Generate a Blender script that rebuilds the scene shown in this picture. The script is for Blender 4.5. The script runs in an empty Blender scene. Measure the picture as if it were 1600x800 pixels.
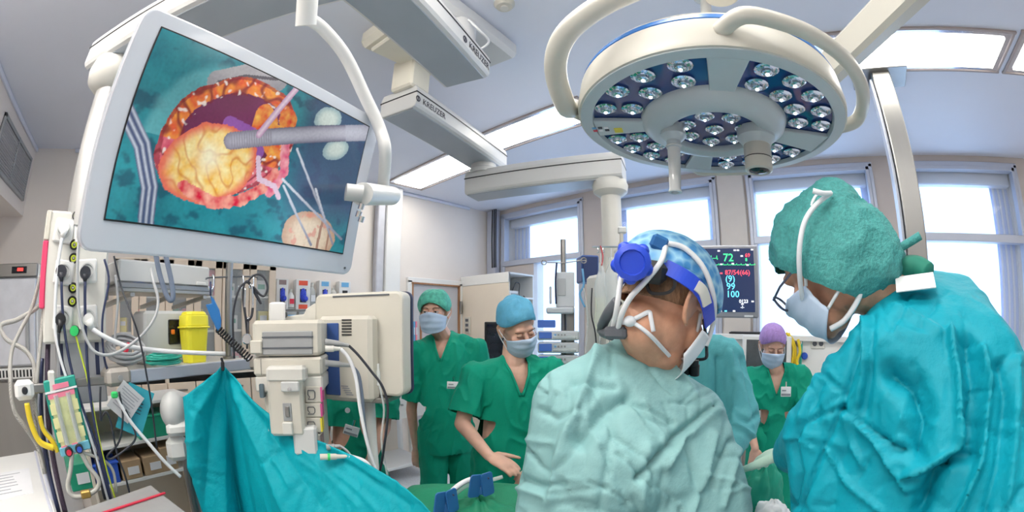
import bpy, bmesh, math, random
from math import sin, cos, pi, radians, atan2, sqrt, hypot
from mathutils import Vector as V, Matrix, noise, Quaternion
random.seed(7)
SC = bpy.context.scene
COL = SC.collection
# ------------------------------------------------------------------ camera: fisheye lens, almost level, 1.55 m above the floor
F, CY, PITCH, YAW, HC = 655.0, 533.0, -0.04, 0.733, 1.55
cam_d = bpy.data.cameras.new('camera'); cam = bpy.data.objects.new('camera', cam_d); COL.objects.link(cam)
SC.camera = cam
cam.location = (0, 0, HC); cam.rotation_euler = (pi/2 + PITCH, 0, YAW)
cam_d.type = 'PANO'; cam_d.panorama_type = 'FISHEYE_LENS_POLYNOMIAL'
cam_d.sensor_fit = 'HORIZONTAL'; cam_d.sensor_width = 36.0; cam_d.sensor_height = 18.0
cam_d.fisheye_fov = radians(220)
cam_d.fisheye_polynomial_k0 = 0.0; cam_d.fisheye_polynomial_k1 = -1.0/(F*36.0/1600.0)
cam_d.fisheye_polynomial_k2 = 0.0; cam_d.fisheye_polynomial_k3 = 0.0; cam_d.fisheye_polynomial_k4 = 0.0
cam_d.shift_y = (CY-400.0)/800.0
cam_d.clip_start = 0.02
# ------------------------------------------------------------------ world, view
w = bpy.data.worlds.new('daylight'); SC.world = w; w.use_nodes = True
w.node_tree.nodes['Background'].inputs[0].default_value = (0.72, 0.85, 1.0, 1)
w.node_tree.nodes['Background'].inputs[1].default_value = 1.6
SC.view_settings.view_transform = 'Standard'; SC.view_settings.look = 'None'
SC.view_settings.exposure = 0.38; SC.view_settings.gamma = 1.0; SC.view_settings.use_curve_mapping = False
SC.cycles.use_denoising = True
SC.cycles.max_bounces = 7; SC.cycles.diffuse_bounces = 5; SC.cycles.glossy_bounces = 4
SC.cycles.transparent_max_bounces = 8; SC.cycles.transmission_bounces = 4
SC.cycles.caustics_reflective = False; SC.cycles.caustics_refractive = False
SC.cycles.sample_clamp_indirect = 6.0
PANEL_E, BLIND_E, FILL_E = 8.5, 2.1, 17.0      # fluorescent panels, daylight on the blinds, added fill panels out of view
# ------------------------------------------------------------------ photo pixel -> direction -> place
def ray(px, py):
    dx, dy = px-800.0, CY-py; r = max(1e-6, hypot(dx, dy)); th = r/F
    a, b, c = sin(th)*dx/r, cos(th), sin(th)*dy/r
    b, c = cos(PITCH)*b-sin(PITCH)*c, sin(PITCH)*b+cos(PITCH)*c
    return V((cos(YAW)*a-sin(YAW)*b, sin(YAW)*a+cos(YAW)*b, c))
CAM = V((0, 0, HC))
def at_d(px, py, d): r = ray(px, py); return CAM + r*(d/hypot(r.x, r.y))
def at_x(px, py, x): r = ray(px, py); return CAM + r*(x/r.x)
def at_y(px, py, y): r = ray(px, py); return CAM + r*(y/r.y)
def at_z(px, py, z): r = ray(px, py); return CAM + r*((z-HC)/r.z)
def proj(p):
    d = p-CAM; x = cos(YAW)*d.x+sin(YAW)*d.y; y = -sin(YAW)*d.x+cos(YAW)*d.y; z = d.z
    y, z = cos(PITCH)*y+sin(PITCH)*z, -sin(PITCH)*y+cos(PITCH)*z
    n = sqrt(x*x+y*y+z*z); th = math.acos(max(-1, min(1, y/n))); q = hypot(x, z)+1e-9
    return (800+F*th*x/q, CY-F*th*z/q)
def frame(o, yaw):                      # yaw: direction of local +Y, anticlockwise from world +Y
    return Matrix.Translation(o) @ Matrix.Rotation(yaw, 4, 'Z')
def facing(px, py, d, turn=0.0):        # local +Y points away from the camera, +X right
    o = at_d(px, py, d); r = ray(px, py)
    return frame(o, atan2(-r.x, r.y)+turn)
def onp(M, px, py, y=0.0):              # where the pixel's ray meets the local plane y, in local coordinates
    I = M.inverted(); o = I @ CAM; d = I.to_3x3() @ ray(px, py); return o+d*((y-o.y)/d.y)
# ------------------------------------------------------------------ materials
MATS = {}
def mat(name, col, rough=0.5, metal=0.0, var=0.06, scale=12.0, bump=0.0, bscale=None, emit=None, es=1.0, trans=0.0,
        alpha=1.0, sss=0.0, coat=0.0, spec=0.5, kind='noise', stretch=(1, 1, 1), col2=None, sheen=0.0, quiet=False):
    if name in MATS: return MATS[name]
    m = bpy.data.materials.new(name); m.use_nodes = True; MATS[name] = m
    nt = m.node_tree; N = nt.nodes; L = nt.links; b = N['Principled BSDF']
    tc = N.new('ShaderNodeTexCoord'); mp = N.new('ShaderNodeMapping'); mp.inputs['Scale'].default_value = stretch
    L.new(tc.outputs['Object'], mp.inputs[0])
    if kind == 'wave':
        t = N.new('ShaderNodeTexWave'); t.inputs['Scale'].default_value = scale; t.inputs['Distortion'].default_value = 3.0
    elif kind == 'voronoi':
        t = N.new('ShaderNodeTexVoronoi'); t.inputs['Scale'].default_value = scale
    else:
        t = N.new('ShaderNodeTexNoise'); t.inputs['Scale'].default_value = scale; t.inputs['Detail'].default_value = 5.0
    L.new(mp.outputs[0], t.inputs['Vector'])
    fac = t.outputs['Distance'] if kind == 'voronoi' else t.outputs['Fac']
    rp = N.new('ShaderNodeValToRGB'); c = col; c2 = col2 or tuple(min(1, x*(1+var)) for x in c)
    c1 = c if col2 else tuple(x*(1-var) for x in c)
    rp.color_ramp.elements[0].position = 0.3; rp.color_ramp.elements[1].position = 0.7
    rp.color_ramp.elements[0].color = (*c1, 1); rp.color_ramp.elements[1].color = (*c2, 1)
    L.new(fac, rp.inputs[0]); L.new(rp.outputs[0], b.inputs['Base Color'])
    b.inputs['Roughness'].default_value = rough; b.inputs['Metallic'].default_value = metal
    b.inputs['Specular IOR Level'].default_value = spec
    if bump:
        bn = N.new('ShaderNodeBump'); bn.inputs['Strength'].default_value = bump; bn.inputs['Distance'].default_value = 0.01
        if bscale:
            t2 = N.new('ShaderNodeTexNoise'); t2.inputs['Scale'].default_value = bscale; t2.inputs['Detail'].default_value = 4.0
            L.new(mp.outputs[0], t2.inputs['Vector']); L.new(t2.outputs['Fac'], bn.inputs['Height'])
        else: L.new(fac, bn.inputs['Height'])
        L.new(bn.outputs[0], b.inputs['Normal'])
    if emit: b.inputs['Emission Color'].default_value = (*emit, 1); b.inputs['Emission Strength'].default_value = es
    if trans: b.inputs['Transmission Weight'].default_value = trans; b.inputs['IOR'].default_value = 1.3
    if alpha < 1: b.inputs['Alpha'].default_value = alpha
    if sss:
        b.inputs['Subsurface Weight'].default_value = sss; b.inputs['Subsurface Radius'].default_value = (0.01, 0.004, 0.002)
    if coat: b.inputs['Coat Weight'].default_value = coat
    if sheen: b.inputs['Sheen Weight'].default_value = sheen
    if emit and quiet: m.cycles.emission_sampling = 'NONE'
    return m
# ------------------------------------------------------------------ mesh building
class MB:
    def __init__(s, M=None): s.v = []; s.f = []; s.M = M or Matrix.Identity(4)
    def add(s, vs, fs):
        n = len(s.v); s.v += [s.M @ V(p) for p in vs]; s.f += [tuple(i+n for i in f) for f in fs]; return s
    def box(s, c, d, R=None, bev=0.0):
        x, y, z = d[0]/2, d[1]/2, d[2]/2; c = V(c)
        if bev <= 0:
            P = [V((a*x, b*y, e*z)) for a in (-1, 1) for b in (-1, 1) for e in (-1, 1)]
            Fc = [(0, 1, 3, 2), (4, 6, 7, 5), (0, 4, 5, 1), (2, 3, 7, 6), (0, 2, 6, 4), (1, 5, 7, 3)]
        else:
            t = min(bev, x*.95, y*.95, z*.95); P = []; Fc = []; idx = {}
            for a in (-1, 1):
                for b in (-1, 1):
                    for e in (-1, 1):
                        for k in range(3):
                            q = [a*(x-t), b*(y-t), e*(z-t)]; q[k] = (a*x, b*y, e*z)[k]
                            idx[(a, b, e, k)] = len(P); P.append(V(q))
            for a in (-1, 1):
                Fc.append([idx[(a, b, e, 0)] for b, e in ((-1, -1), (1, -1), (1, 1), (-1, 1))][::a])
                Fc.append([idx[(b, a, e, 1)] for b, e in ((-1, -1), (-1, 1), (1, 1), (1, -1))][::a])
                Fc.append([idx[(b, e, a, 2)] for b, e in ((-1, -1), (1, -1), (1, 1), (-1, 1))][::a])
            for a in (-1, 1):
                for b in (-1, 1):
                    Fc.append((idx[(a, b, -1, 0)], idx[(a, b, 1, 0)], idx[(a, b, 1, 1)], idx[(a, b, -1, 1)]))
                    Fc.append((idx[(a, -1, b, 0)], idx[(a, 1, b, 0)], idx[(a, 1, b, 2)], idx[(a, -1, b, 2)]))
                    Fc.append((idx[(-1, a, b, 1)], idx[(1, a, b, 1)], idx[(1, a, b, 2)], idx[(-1, a, b, 2)]))
                    for e in (-1, 1): Fc.append((idx[(a, b, e, 0)], idx[(a, b, e, 1)], idx[(a, b, e, 2)]))
        if R: P = [R @ p for p in P]
        return s.add([c+p for p in P], Fc)
    def tube(s, pts, r, n=8, caps=True, rs=None, up=None):
        pts = [V(p) for p in pts]; vs = []; fs = []; m = len(pts); prev = None
        for i, p in enumerate(pts):
            t = (pts[min(i+1, m-1)]-pts[max(i-1, 0)]).normalized()
            if prev is None:
                a = V((0, 0, 1)) if abs(t.z) < .9 else V((1, 0, 0)); u = t.cross(a).normalized()
            else: u = (prev-t*prev.dot(t)).normalized()
            prev = u; w_ = t.cross(u); rr = rs[i] if rs else r
            for k in range(n):
                a = 2*pi*k/n; vs.append(p+(u*cos(a)+w_*sin(a))*rr)
        for i in range(m-1):
            for k in range(n): fs.append((i*n+k, i*n+(k+1) % n, (i+1)*n+(k+1) % n, (i+1)*n+k))
        if caps: fs.append(tuple(range(n))[::-1]); fs.append(tuple(range((m-1)*n, m*n)))
        return s.add(vs, fs)
    def cyl(s, p0, p1, r, r1=None, n=16): return s.tube([p0, p1], r, n, True, [r, r if r1 is None else r1])
    def lathe(s, prof, o=(0, 0, 0), R=None, n=32, close=False, ends=True):
        o = V(o); vs = []; fs = []; m = len(prof)
        for (r, z) in prof:
            for k in range(n):
                p = V((r*cos(2*pi*k/n), r*sin(2*pi*k/n), z)); vs.append(o+(R @ p if R else p))
        for i in range(m-1 if not close else m):
            j = (i+1) % m
            for k in range(n): fs.append((i*n+k, i*n+(k+1) % n, j*n+(k+1) % n, j*n+k))
        if not close and ends:
            if prof[0][0] > 1e-6: fs.append(tuple(range(n))[::-1])
            if prof[-1][0] > 1e-6: fs.append(tuple(range((m-1)*n, m*n)))
        return s.add(vs, fs)
    def ell(s, c, rad, R=None, n=16, m=10):
        c = V(c); vs = []; fs = []
        rad = (rad,)*3 if isinstance(rad, (int, float)) else rad
        for i in range(m+1):
            a = pi*i/m-pi/2
            for k in range(n):
                b = 2*pi*k/n; p = V((cos(a)*cos(b)*rad[0], cos(a)*sin(b)*rad[1], sin(a)*rad[2])); vs.append(c+(R @ p if R else p))
        for i in range(m):
            for k in range(n): fs.append((i*n+k, i*n+(k+1) % n, (i+1)*n+(k+1) % n, (i+1)*n+k))
        return s.add(vs, fs)
    def cap(s, p0, r0, p1, r1, side=None, flat=1.0, n=14, m=8):     # tapered capsule, may be flattened across 'side'
        p0, p1 = V(p0), V(p1); t = p1-p0
        t = t.normalized() if t.length > 1e-6 else V((0, 0, 1))
        u = V(side) if side else (t.cross(V((0, 0, 1))) if abs(t.z) < .9 else t.cross(V((1, 0, 0))))
        u = (u-t*u.dot(t)).normalized(); w_ = t.cross(u); vs = []; fs = []
        for i in range(2*m+2):
            lo = i <= m; a = (-pi/2+pi/2*i/m) if lo else (pi/2*(i-m-1)/m)
            c, r = (p0, r0) if lo else (p1, r1)
            for k in range(n):
                b = 2*pi*k/n; vs.append(c+(u*cos(b)*cos(a)+w_*sin(b)*cos(a)*flat+t*sin(a))*r)
        for i in range(2*m+1):
            for k in range(n): fs.append((i*n+k, i*n+(k+1) % n, (i+1)*n+(k+1) % n, (i+1)*n+k))
        return s.add(vs, fs)
    def prism(s, poly, vec):            # planar polygon (3D points) pushed along vec
        n = len(poly); P = [V(p) for p in poly]; vec = V(vec)
        fs = [tuple(range(n))[::-1], tuple(range(n, 2*n))]+[(i, (i+1) % n, (i+1) % n+n, i+n) for i in range(n)]
        return s.add(P+[p+vec for p in P], fs)
    def grid(s, fn, nu, nv, thick=0.0):
        vs = [fn(i/nu, j/nv) for j in range(nv+1) for i in range(nu+1)]
        fs = [(j*(nu+1)+i, j*(nu+1)+i+1, (j+1)*(nu+1)+i+1, (j+1)*(nu+1)+i) for j in range(nv) for i in range(nu)]
        return s.add(vs, fs)
    def build(s, name, m, parent=None, smooth=False, sub=0, solid=0.0, bevel=0.0, auto=True):
        me = bpy.data.meshes.new(name)
        lo = V([min(p[i] for p in s.v) for i in range(3)]); hi = V([max(p[i] for p in s.v) for i in range(3)])
        c = (lo+hi)/2; c.z = lo.z
        me.from_pydata([p-c for p in s.v], [], s.f); me.validate(); me.materials.append(m if not isinstance(m, str) else MATS[m])
        bm = bmesh.new(); bm.from_mesh(me); bmesh.ops.remove_doubles(bm, verts=bm.verts, dist=1e-6)
        bmesh.ops.recalc_face_normals(bm, faces=bm.faces); bm.to_mesh(me); bm.free()
        return link(name, me, c, parent, smooth, sub, solid, bevel)
def link(name, me, c, parent=None, smooth=False, sub=0, solid=0.0, bevel=0.0):
    o = bpy.data.objects.new(name, me); COL.objects.link(o)
    if parent: o.parent = parent; o.location = V(c)-world_loc(parent)
    else: o.location = c
    if bevel: b = o.modifiers.new('bevel', 'BEVEL'); b.width = bevel; b.segments = 2; b.limit_method = 'ANGLE'; b.angle_limit = radians(40)
    if solid: q = o.modifiers.new('solid', 'SOLIDIFY'); q.thickness = solid; q.offset = 0
    if sub: q = o.modifiers.new('sub', 'SUBSURF'); q.levels = sub; q.render_levels = sub
    if smooth:
        for p in me.polygons: p.use_smooth = True
        if smooth == 'auto':
            try: me.set_sharp_from_angle(angle=radians(38))
            except Exception: pass
    return o
def world_loc(o):
    p = V(o.location)
    while o.parent: o = o.parent; p += o.location
    return p
def tag(o, label, cat, group=None, kind=None):
    if label: o['label'] = label
    if cat: o['category'] = cat
    if group: o['group'] = group
    if kind: o['kind'] = kind
    return o
def thing(name, label, cat, loc, group=None):
    o = bpy.data.objects.new(name, None); COL.objects.link(o); o.location = loc; o.empty_display_size = .1
    return tag(o, label, cat, group)
def struct(o): o['kind'] = 'structure'; return o
def text(name, body, size, M, m, parent=None, ext=0.0006, align='CENTER', bold=0.0):
    cu = bpy.data.curves.new(name, 'FONT'); cu.body = body; cu.size = size; cu.extrude = ext; cu.offset = bold; cu.resolution_u = 2
    cu.align_x = align; cu.align_y = 'CENTER'
    t = bpy.data.objects.new('tmp', cu); COL.objects.link(t); dg = bpy.context.evaluated_depsgraph_get()
    me = bpy.data.meshes.new_from_object(t.evaluated_get(dg)); bpy.data.objects.remove(t); bpy.data.curves.remove(cu)
    me.transform(M); me.materials.clear(); me.materials.append(m); me.name = name
    c = sum((v.co for v in me.vertices), V())/max(1, len(me.vertices)); me.transform(Matrix.Translation(-c))
    return link(name, me, c, parent)
STAND = Matrix.Rotation(pi/2, 4, 'X')      # lays text (XY) upright facing local -Y
def spline(pts, n=6):
    P = [V(p) for p in pts]; out = []
    for i in range(len(P)-1):
        a, b, c, d = P[max(i-1, 0)], P[i], P[i+1], P[min(i+2, len(P)-1)]
        for k in range(n):
            t = k/n; out.append(.5*((2*b)+(c-a)*t+(2*a-5*b+4*c-d)*t*t+(3*b-a-3*c+d)*t**3))
    return out+[P[-1]]
def copy_tree(o, parent=None, off=None):
    c = o.copy(); COL.objects.link(c); c.parent = parent
    if off is not None: c.location = V(c.location)+V(off)
    for ch in o.children: copy_tree(ch, c)
    return c
# ================================================================== materials
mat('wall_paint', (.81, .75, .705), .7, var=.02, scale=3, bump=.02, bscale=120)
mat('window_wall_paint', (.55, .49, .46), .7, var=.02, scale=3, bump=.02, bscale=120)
mat('ceiling_paint', (.73, .76, .86), .55, var=.015, scale=2)
mat('vinyl_floor', (.66, .67, .69), .35, var=.12, scale=60)
mat('aluminium', (.50, .53, .62), .42, .3, var=.03, scale=4)
mat('steel', (.33, .325, .315), .36, 1.0, var=.06, scale=6, stretch=(1, 1, .08))
mat('chrome', (.80, .81, .83), .12, 1.0, var=.03)
mat('white_enamel', (.78, .78, .77), .32, var=.02, scale=5)
mat('cream_plastic', (.60, .575, .51), .4, var=.03, scale=6)
mat('warm_white', (.66, .65, .61), .4, var=.03, scale=6)
mat('grey_white', (.60, .61, .61), .4, var=.03, scale=6)
mat('grey_plastic', (.34, .35, .36), .5, var=.04)
mat('dark_grey', (.10, .11, .13), .5, var=.1)
mat('black', (.015, .016, .02), .45, var=.2)
mat('black_gloss', (.012, .013, .018), .1, var=.2)
mat('rubber_cable', (.025, .028, .04), .5, var=.15)
mat('navy_cable', (.03, .04, .10), .45, var=.15)
mat('grey_cable', (.45, .46, .48), .5, var=.06)
mat('white_cable', (.78, .79, .82), .45, var=.03)
mat('hose_grey', (.40, .39, .37), .6, var=.25, scale=160, kind='wave', bump=.3)
mat('yellow_hose', (.85, .62, .03), .45, var=.06)
mat('green_plastic', (.02, .34, .20), .4, var=.1)
mat('bright_green', (.03, .55, .14), .4, var=.1)
mat('yellow_green', (.62, .74, .05), .4, var=.08)
mat('red_plastic', (.70, .03, .07), .4, var=.06)
mat('pink_strip', (.78, .06, .16), .45, var=.04)
mat('pink_label', (.86, .25, .36), .5, var=.05)
mat('yellow_plastic', (.86, .78, .04), .38, var=.05, scale=5, spec=.6)
mat('teal_gel', (.03, .42, .33), .3, var=.2, scale=40)
mat('beige_wood', (.74, .62, .50), .45, var=.03, scale=3, stretch=(1, 1, .1))
mat('beige_panel', (.78, .69, .58), .45, var=.02, scale=3)
mat('brown_wood', (.36, .18, .09), .45, var=.25, scale=8, stretch=(6, 6, .5))
mat('door_grey', (.52, .53, .57), .5, var=.03)
mat('cardboard', (.42, .30, .18), .8, var=.1)
mat('paper', (.80, .81, .84), .7, var=.02)
mat('paper_grey', (.50, .52, .55), .7, var=.04)
mat('blue_card', (.03, .36, .47), .6, var=.08)
mat('blue_plastic', (.03, .10, .55), .35, var=.12)
mat('clip_blue', (.02, .13, .36), .35, var=.12)
mat('royal_blue', (.02, .07, .62), .35, var=.10)
mat('navy_panel', (.04, .09, .28), .3, var=.15)
mat('glove_blue', (.03, .07, .62), .45, var=.4, scale=90, bump=.4)
mat('orange_red', (.80, .10, .05), .5, var=.05)
mat('sky_blue', (.16, .44, .74), .5, var=.05)
mat('taupe', (.30, .22, .22), .5, var=.05)
mat('label_ink', (.04, .04, .06), .6, var=.05)
mat('ink_grey', (.28, .30, .34), .6, var=.05)
mat('magenta', (.60, .08, .28), .5, var=.1)
mat('glass', (.9, .95, .97), .05, trans=.0, alpha=.18, var=.0)
mat('clear_plastic', (.80, .85, .86), .12, alpha=.38, var=.04)
mat('bag_fluid', (.72, .74, .58), .2, alpha=.75, var=.05)
mat('panel_light', (1, .97, .90), .5, emit=(1, .955, .86), es=PANEL_E, var=0)
mat('added_fill_light', (1, .97, .90), .5, emit=(1, .955, .88), es=FILL_E, var=0)  # this and the next two: glow of the fill panels added out of view
mat('added_fill_bright', (1, .97, .90), .5, emit=(1, .955, .88), es=FILL_E*1.9, var=0)
mat('added_fill_dim', (1, .97, .90), .5, emit=(1, .965, .90), es=FILL_E*.42, var=0)
mat('reflector', (.62, .66, .76), .12, .9, var=.05)
mat('blind', (.92, .95, .97), .6, emit=(.40, .64, 1.0), es=BLIND_E, var=0)
mat('reveal', (.30, .40, .72), .5, var=.05, emit=(.40, .52, .90), es=.0)
mat('outer_white', (.80, .88, .97), .5, var=.03)
# ================================================================== room shell
XB, YW, H, YL, XR = -4.04, 4.06, 3.1, -2.3, 3.7
YD = -1.46                                              # face of the boxed-in duct on the left
struct(MB().box(((XB+XR)/2, (YL+YW)/2, -.05), (XR-XB+.6, YW-YL+.6, .1)).build('floor', 'vinyl_floor'))
ceil = struct(MB().box(((XB+XR)/2, (YL+YW)/2, H+.06), (XR-XB+.6, YW-YL+.6, .12)).build('ceiling', 'ceiling_paint'))
struct(MB().box((XB-.1, (YL+YW)/2, H/2), (.2, YW-YL+.4, H)).build('wall_back', 'wall_paint'))
struct(MB().box(((XB+XR)/2, YL-.1, H/2), (XR-XB+.4, .2, H)).build('wall_left', 'wall_paint'))
struct(MB().box((XR+.1, (YL+YW)/2, H/2), (.2, YW-YL+.4, H)).build('wall_right', 'wall_paint'))
# window wall with four openings, sills at 1.0 m
WINS = [(-3.81, -2.58), (-2.18, -.99), (-.61, .61), (1.05, 2.23)]
SILL, TOPZ, TRZ = .98, 3.0, 2.35
ww = MB(); edges = [XB-.2]+[e for w_ in WINS for e in w_]+[XR+.2]
for i in range(0, len(edges), 2):
    ww.box(((edges[i]+edges[i+1])/2, YW+.12, H/2), (edges[i+1]-edges[i], .24, H))
for a, b in WINS:
    ww.box(((a+b)/2, YW+.12, SILL/2), (b-a, .24, SILL)); ww.box(((a+b)/2, YW+.12, (H+TOPZ)/2), (b-a, .24, H-TOPZ))
ww.box((-3.55, YW+.12, (SILL+TRZ)/2), (.52, .24, TRZ-SILL))          # solid panel below the transom beside the corner
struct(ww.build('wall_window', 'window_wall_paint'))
for i, (a, b) in enumerate(WINS):
    wd = thing('window_%d' % (i+1), None, None, ((a+b)/2, YW, SILL)); wd['kind'] = 'structure'
    t = .035; y = YW+.03
    for nm, c, d in (('frame_rail', ((a+b)/2, y, TOPZ-t/2), (b-a, .10, t)), ('frame_rail', ((a+b)/2, y, SILL+t/2), (b-a, .10, t)),
                     ('frame_stile', (a+t/2, y, (SILL+TOPZ)/2), (t, .10, TOPZ-SILL)), ('frame_stile', (b-t/2, y, (SILL+TOPZ)/2), (t, .10, TOPZ-SILL)),
                     ('transom', ((a+b)/2, y-.005, TRZ), (b-a, .10, .07))):
        MB().box(c, d, bev=.004).build(nm, 'aluminium', wd)
    MB().box(((a+b)/2, YW-.008, TOPZ+.018), (b-a+.08, .02, .045), bev=.004).build('casing', 'aluminium', wd)
    for sx in (a-.018, b+.018): MB().box((sx, YW-.008, (SILL+TOPZ)/2), (.036, .02, TOPZ-SILL+.05), bev=.004).build('casing', 'aluminium', wd)
    for z0, z1 in ((SILL, TRZ), (TRZ, TOPZ)):
        MB().box(((a+b)/2, YW+.07, (z0+z1)/2), (b-a-.05, .008, z1-z0-.04)).build('pane', 'glass', wd)
    # head box of the roller blind, blind cloth, coloured reveal strips
    MB().box(((a+b)/2, YW+.16, TOPZ-.07), (b-a-.06, .10, .14), bev=.01).build('blind_box', 'aluminium', wd)
    la, lb = (.30, .05) if i == 0 else ((.10, .12) if i == 1 else ((.03, .09) if i == 2 else (.05, .26)))
    MB().box(((a+la+b-lb)/2, YW+.20, (SILL+TOPZ-.1)/2), (b-lb-a-la, .006, TOPZ-.1-SILL)).build('blind_cloth', 'blind', wd)
    for sx, wdt in ((a+la/2, la), (b-lb/2, lb)):
        if wdt > .02:
            MB().box((sx, YW+.235, (SILL+TOPZ)/2), (wdt+.05, .008, TOPZ-SILL)).build('side_screen', 'reveal' if wdt > .06 else 'outer_white', wd)
    if i in (0, 3):
        base = a if i == 0 else b-.26
        for k in range(4): MB().box((base+.055+k*.065, YW+.222, (SILL+TOPZ)/2), (.022, .012, TOPZ-SILL)).build('fin', 'aluminium', wd)
struct(MB().box((-.80, YW-.02, H/2), (.27, .045, H), bev=.006).build('trim_1', mat('pilaster', (.60, .56, .53), .6, var=.02)))
struct(MB().box((XB+.02, 1.3, H-.02), (.025, YW-1.3+1.9, .035), bev=.004).build('trim_2', 'ceiling_paint'))
# boxed-in duct with grille
duct = struct(MB().box(((XB+1.2)/2, (YL+YD)/2, (2.5+H)/2), (1.2-XB, YD-YL, H-2.5)).build('wall_bulkhead', 'wall_paint'))
struct(MB().box(((XB+1.2)/2, YD+.012, H-.018), (1.2-XB, .022, .034), bev=.004).build('trim_3', 'ceiling_paint'))
gx0, gx1, gz0, gz1 = -3.93, -3.02, 2.60, 2.97
gr = thing('air_grille', 'grey louvred ventilation grille set in the boxed-in duct', 'grille', ((gx0+gx1)/2, YD, gz0))
MB().box(((gx0+gx1)/2, YD+.004, (gz0+gz1)/2), (gx1-gx0, .006, gz1-gz0)).build('backing', 'black', gr)
for c, d in ((((gx0+gx1)/2, YD+.012, gz0+.015), (gx1-gx0, .022, .03)), (((gx0+gx1)/2, YD+.012, gz1-.015), (gx1-gx0, .022, .03)),
             ((gx0+.015, YD+.012, (gz0+gz1)/2), (.03, .022, gz1-gz0)), ((gx1-.015, YD+.012, (gz0+gz1)/2), (.03, .022, gz1-gz0)),
             (((gx0+gx1)/2, YD+.014, (gz0+gz1)/2), (.022, .022, gz1-gz0))):
    MB().box(c, d, bev=.003).build('frame_bar', 'grey_plastic', gr)
n = 15; dz = (gz1-gz0-.09)/(n-1)
sl = MB().box(((gx0+gx1)/2, YD+.014, gz0+.045), (gx1-gx0-.05, .012, .009), R=Matrix.Rotation(.5, 3, 'X')).build('louvre', mat('louvre_grey', (.50, .50, .52), .45), gr)
for k in range(1, n):
    c = sl.copy(); COL.objects.link(c); c.location.z += k*dz
# ------------------------------------------------------------------ recessed fluorescent ceiling lights, plus added fill panels
def ceiling_light(x0, x1, y0, y1, label, m='panel_light', group=None):
    cx, cy = (x0+x1)/2, (y0+y1)/2
    L_ = thing('ceiling_light', label, 'ceiling light', (cx, cy, H), group)
    for c, d in (((cx, y0, H-.006), (x1-x0+.03, .02, .014)), ((cx, y1, H-.006), (x1-x0+.03, .02, .014)),
                 ((x0, cy, H-.006), (.02, y1-y0, .014)), ((x1, cy, H-.006), (.02, y1-y0, .014))):
        MB().box(c, d, bev=.002).build('frame_bar', 'brown_trim', L_)
    e = .055
    for c, d in (((cx, y0+e/2, H-.004), (x1-x0-.02, e, .006)), ((cx, y1-e/2, H-.004), (x1-x0-.02, e, .006))):
        MB().box(c, d).build('reflector', 'reflector', L_)
    for sx in (x0+e/2, x1-e/2): MB().box((sx, cy, H-.004), (e, y1-y0-2*e, .006)).build('reflector', 'reflector', L_)
    MB().box((cx, cy, H-.012), (x1-x0-2*e, y1-y0-2*e, .012), bev=.004).build('diffuser', m, L_)
mat('brown_trim', (.40, .34, .33), .5, var=.05)
ceiling_light(-3.82, -2.62, 2.24, 2.70, 'recessed fluorescent ceiling light close to the door wall')
ceiling_light(-2.58, -1.38, 2.18, 2.56, 'recessed fluorescent ceiling light beside the surgical lamp, half behind a pendant beam')
ceiling_light(-1.25, .10, 2.14, 2.55, 'recessed fluorescent ceiling light hidden above the surgical lamp')
ceiling_light(.20, 1.52, 2.12, 2.56, 'long recessed fluorescent ceiling light in front of the steel column')
ceiling_light(1.58, 2.9, 2.10, 2.56, 'recessed fluorescent ceiling light over the far right window')
for x, y, lb in ((-1.45, -1.2, 'in front of the boxed-in duct, nearest the grille'), (.05, -1.2, 'in front of the boxed-in duct, farther from the grille'), (-1.25, .2, 'between the big screen and the surgical lamp'), (.15, .2, 'straight above the turquoise surgeon')):  # four fill panels added outside the view to brighten the room
    ceiling_light(x, x+1.3, y, y+.42, 'added unseen ceiling fill light '+lb, 'added_fill_bright' if x < -1.4 else 'added_fill_light' if x < -1 else 'added_fill_dim')
sd = thing('ceiling_detector', 'small round cream detector fixed to the ceiling', 'detector', (-1.105, 1.173, H))
MB().lathe([(0, 0), (.05, 0), (.05, -.012), (.038, -.03), (.0, -.034)], (-1.105, 1.173, H), n=24).build('housing', 'cream_plastic', sd, 'auto')
MB().lathe([(.02, 0), (.02, -.008), (0, -.009)], (-1.105, 1.173, H-.032), n=16).build('button', 'warm_white', sd, 'auto')
# ------------------------------------------------------------------ door, boxes on the back wall
dr = thing('door_1', None, None, (XB, 3.09, 0)); dr['kind'] = 'structure'
MB().box((XB+.012, 3.09, 1.02), (.03, .74, 2.02), bev=.003).build('door_leaf', 'door_grey', dr)
for y in (2.70, 3.48): MB().box((XB+.022, y, 1.03), (.05, .06, 2.06), bev=.004).build('door_jamb', 'white_enamel', dr); MB().box((XB+.03, y+(.035 if y < 3 else -.035), 1.02), (.05, .018, 2.03)).build('edge_strip', 'brown_wood', dr)
MB().box((XB+.022, 3.09, 2.065), (.05, .84, .06), bev=.004).build('door_head', 'white_enamel', dr)
MB().box((XB+.03, 3.09, 2.03), (.05, .74, .018)).build('edge_strip', 'brown_wood', dr)
MB().box((XB+.03, 3.0, 1.55), (.012, .30, .62), bev=.003).build('vision_panel', 'brown_wood', dr)
MB().box((XB+.037, 3.0, 1.55), (.006, .25, .57)).build('vision_glass', 'door_grey', dr)
MB().box((XB+.06, 3.455, 1.76), (.05, .028, .16), bev=.004).build('hinge', 'steel', dr)
struct(MB().box((XB+.06, 2.42, H/2), (.12, .20, H), bev=.01).build('trim_4', 'white_enamel'))
struct(MB().box((XB+.05, 2.27, H/2), (.08, .10, H), bev=.01).build('trim_5', mat('trunk_grey', (.55, .56, .62), .5)))
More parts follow.
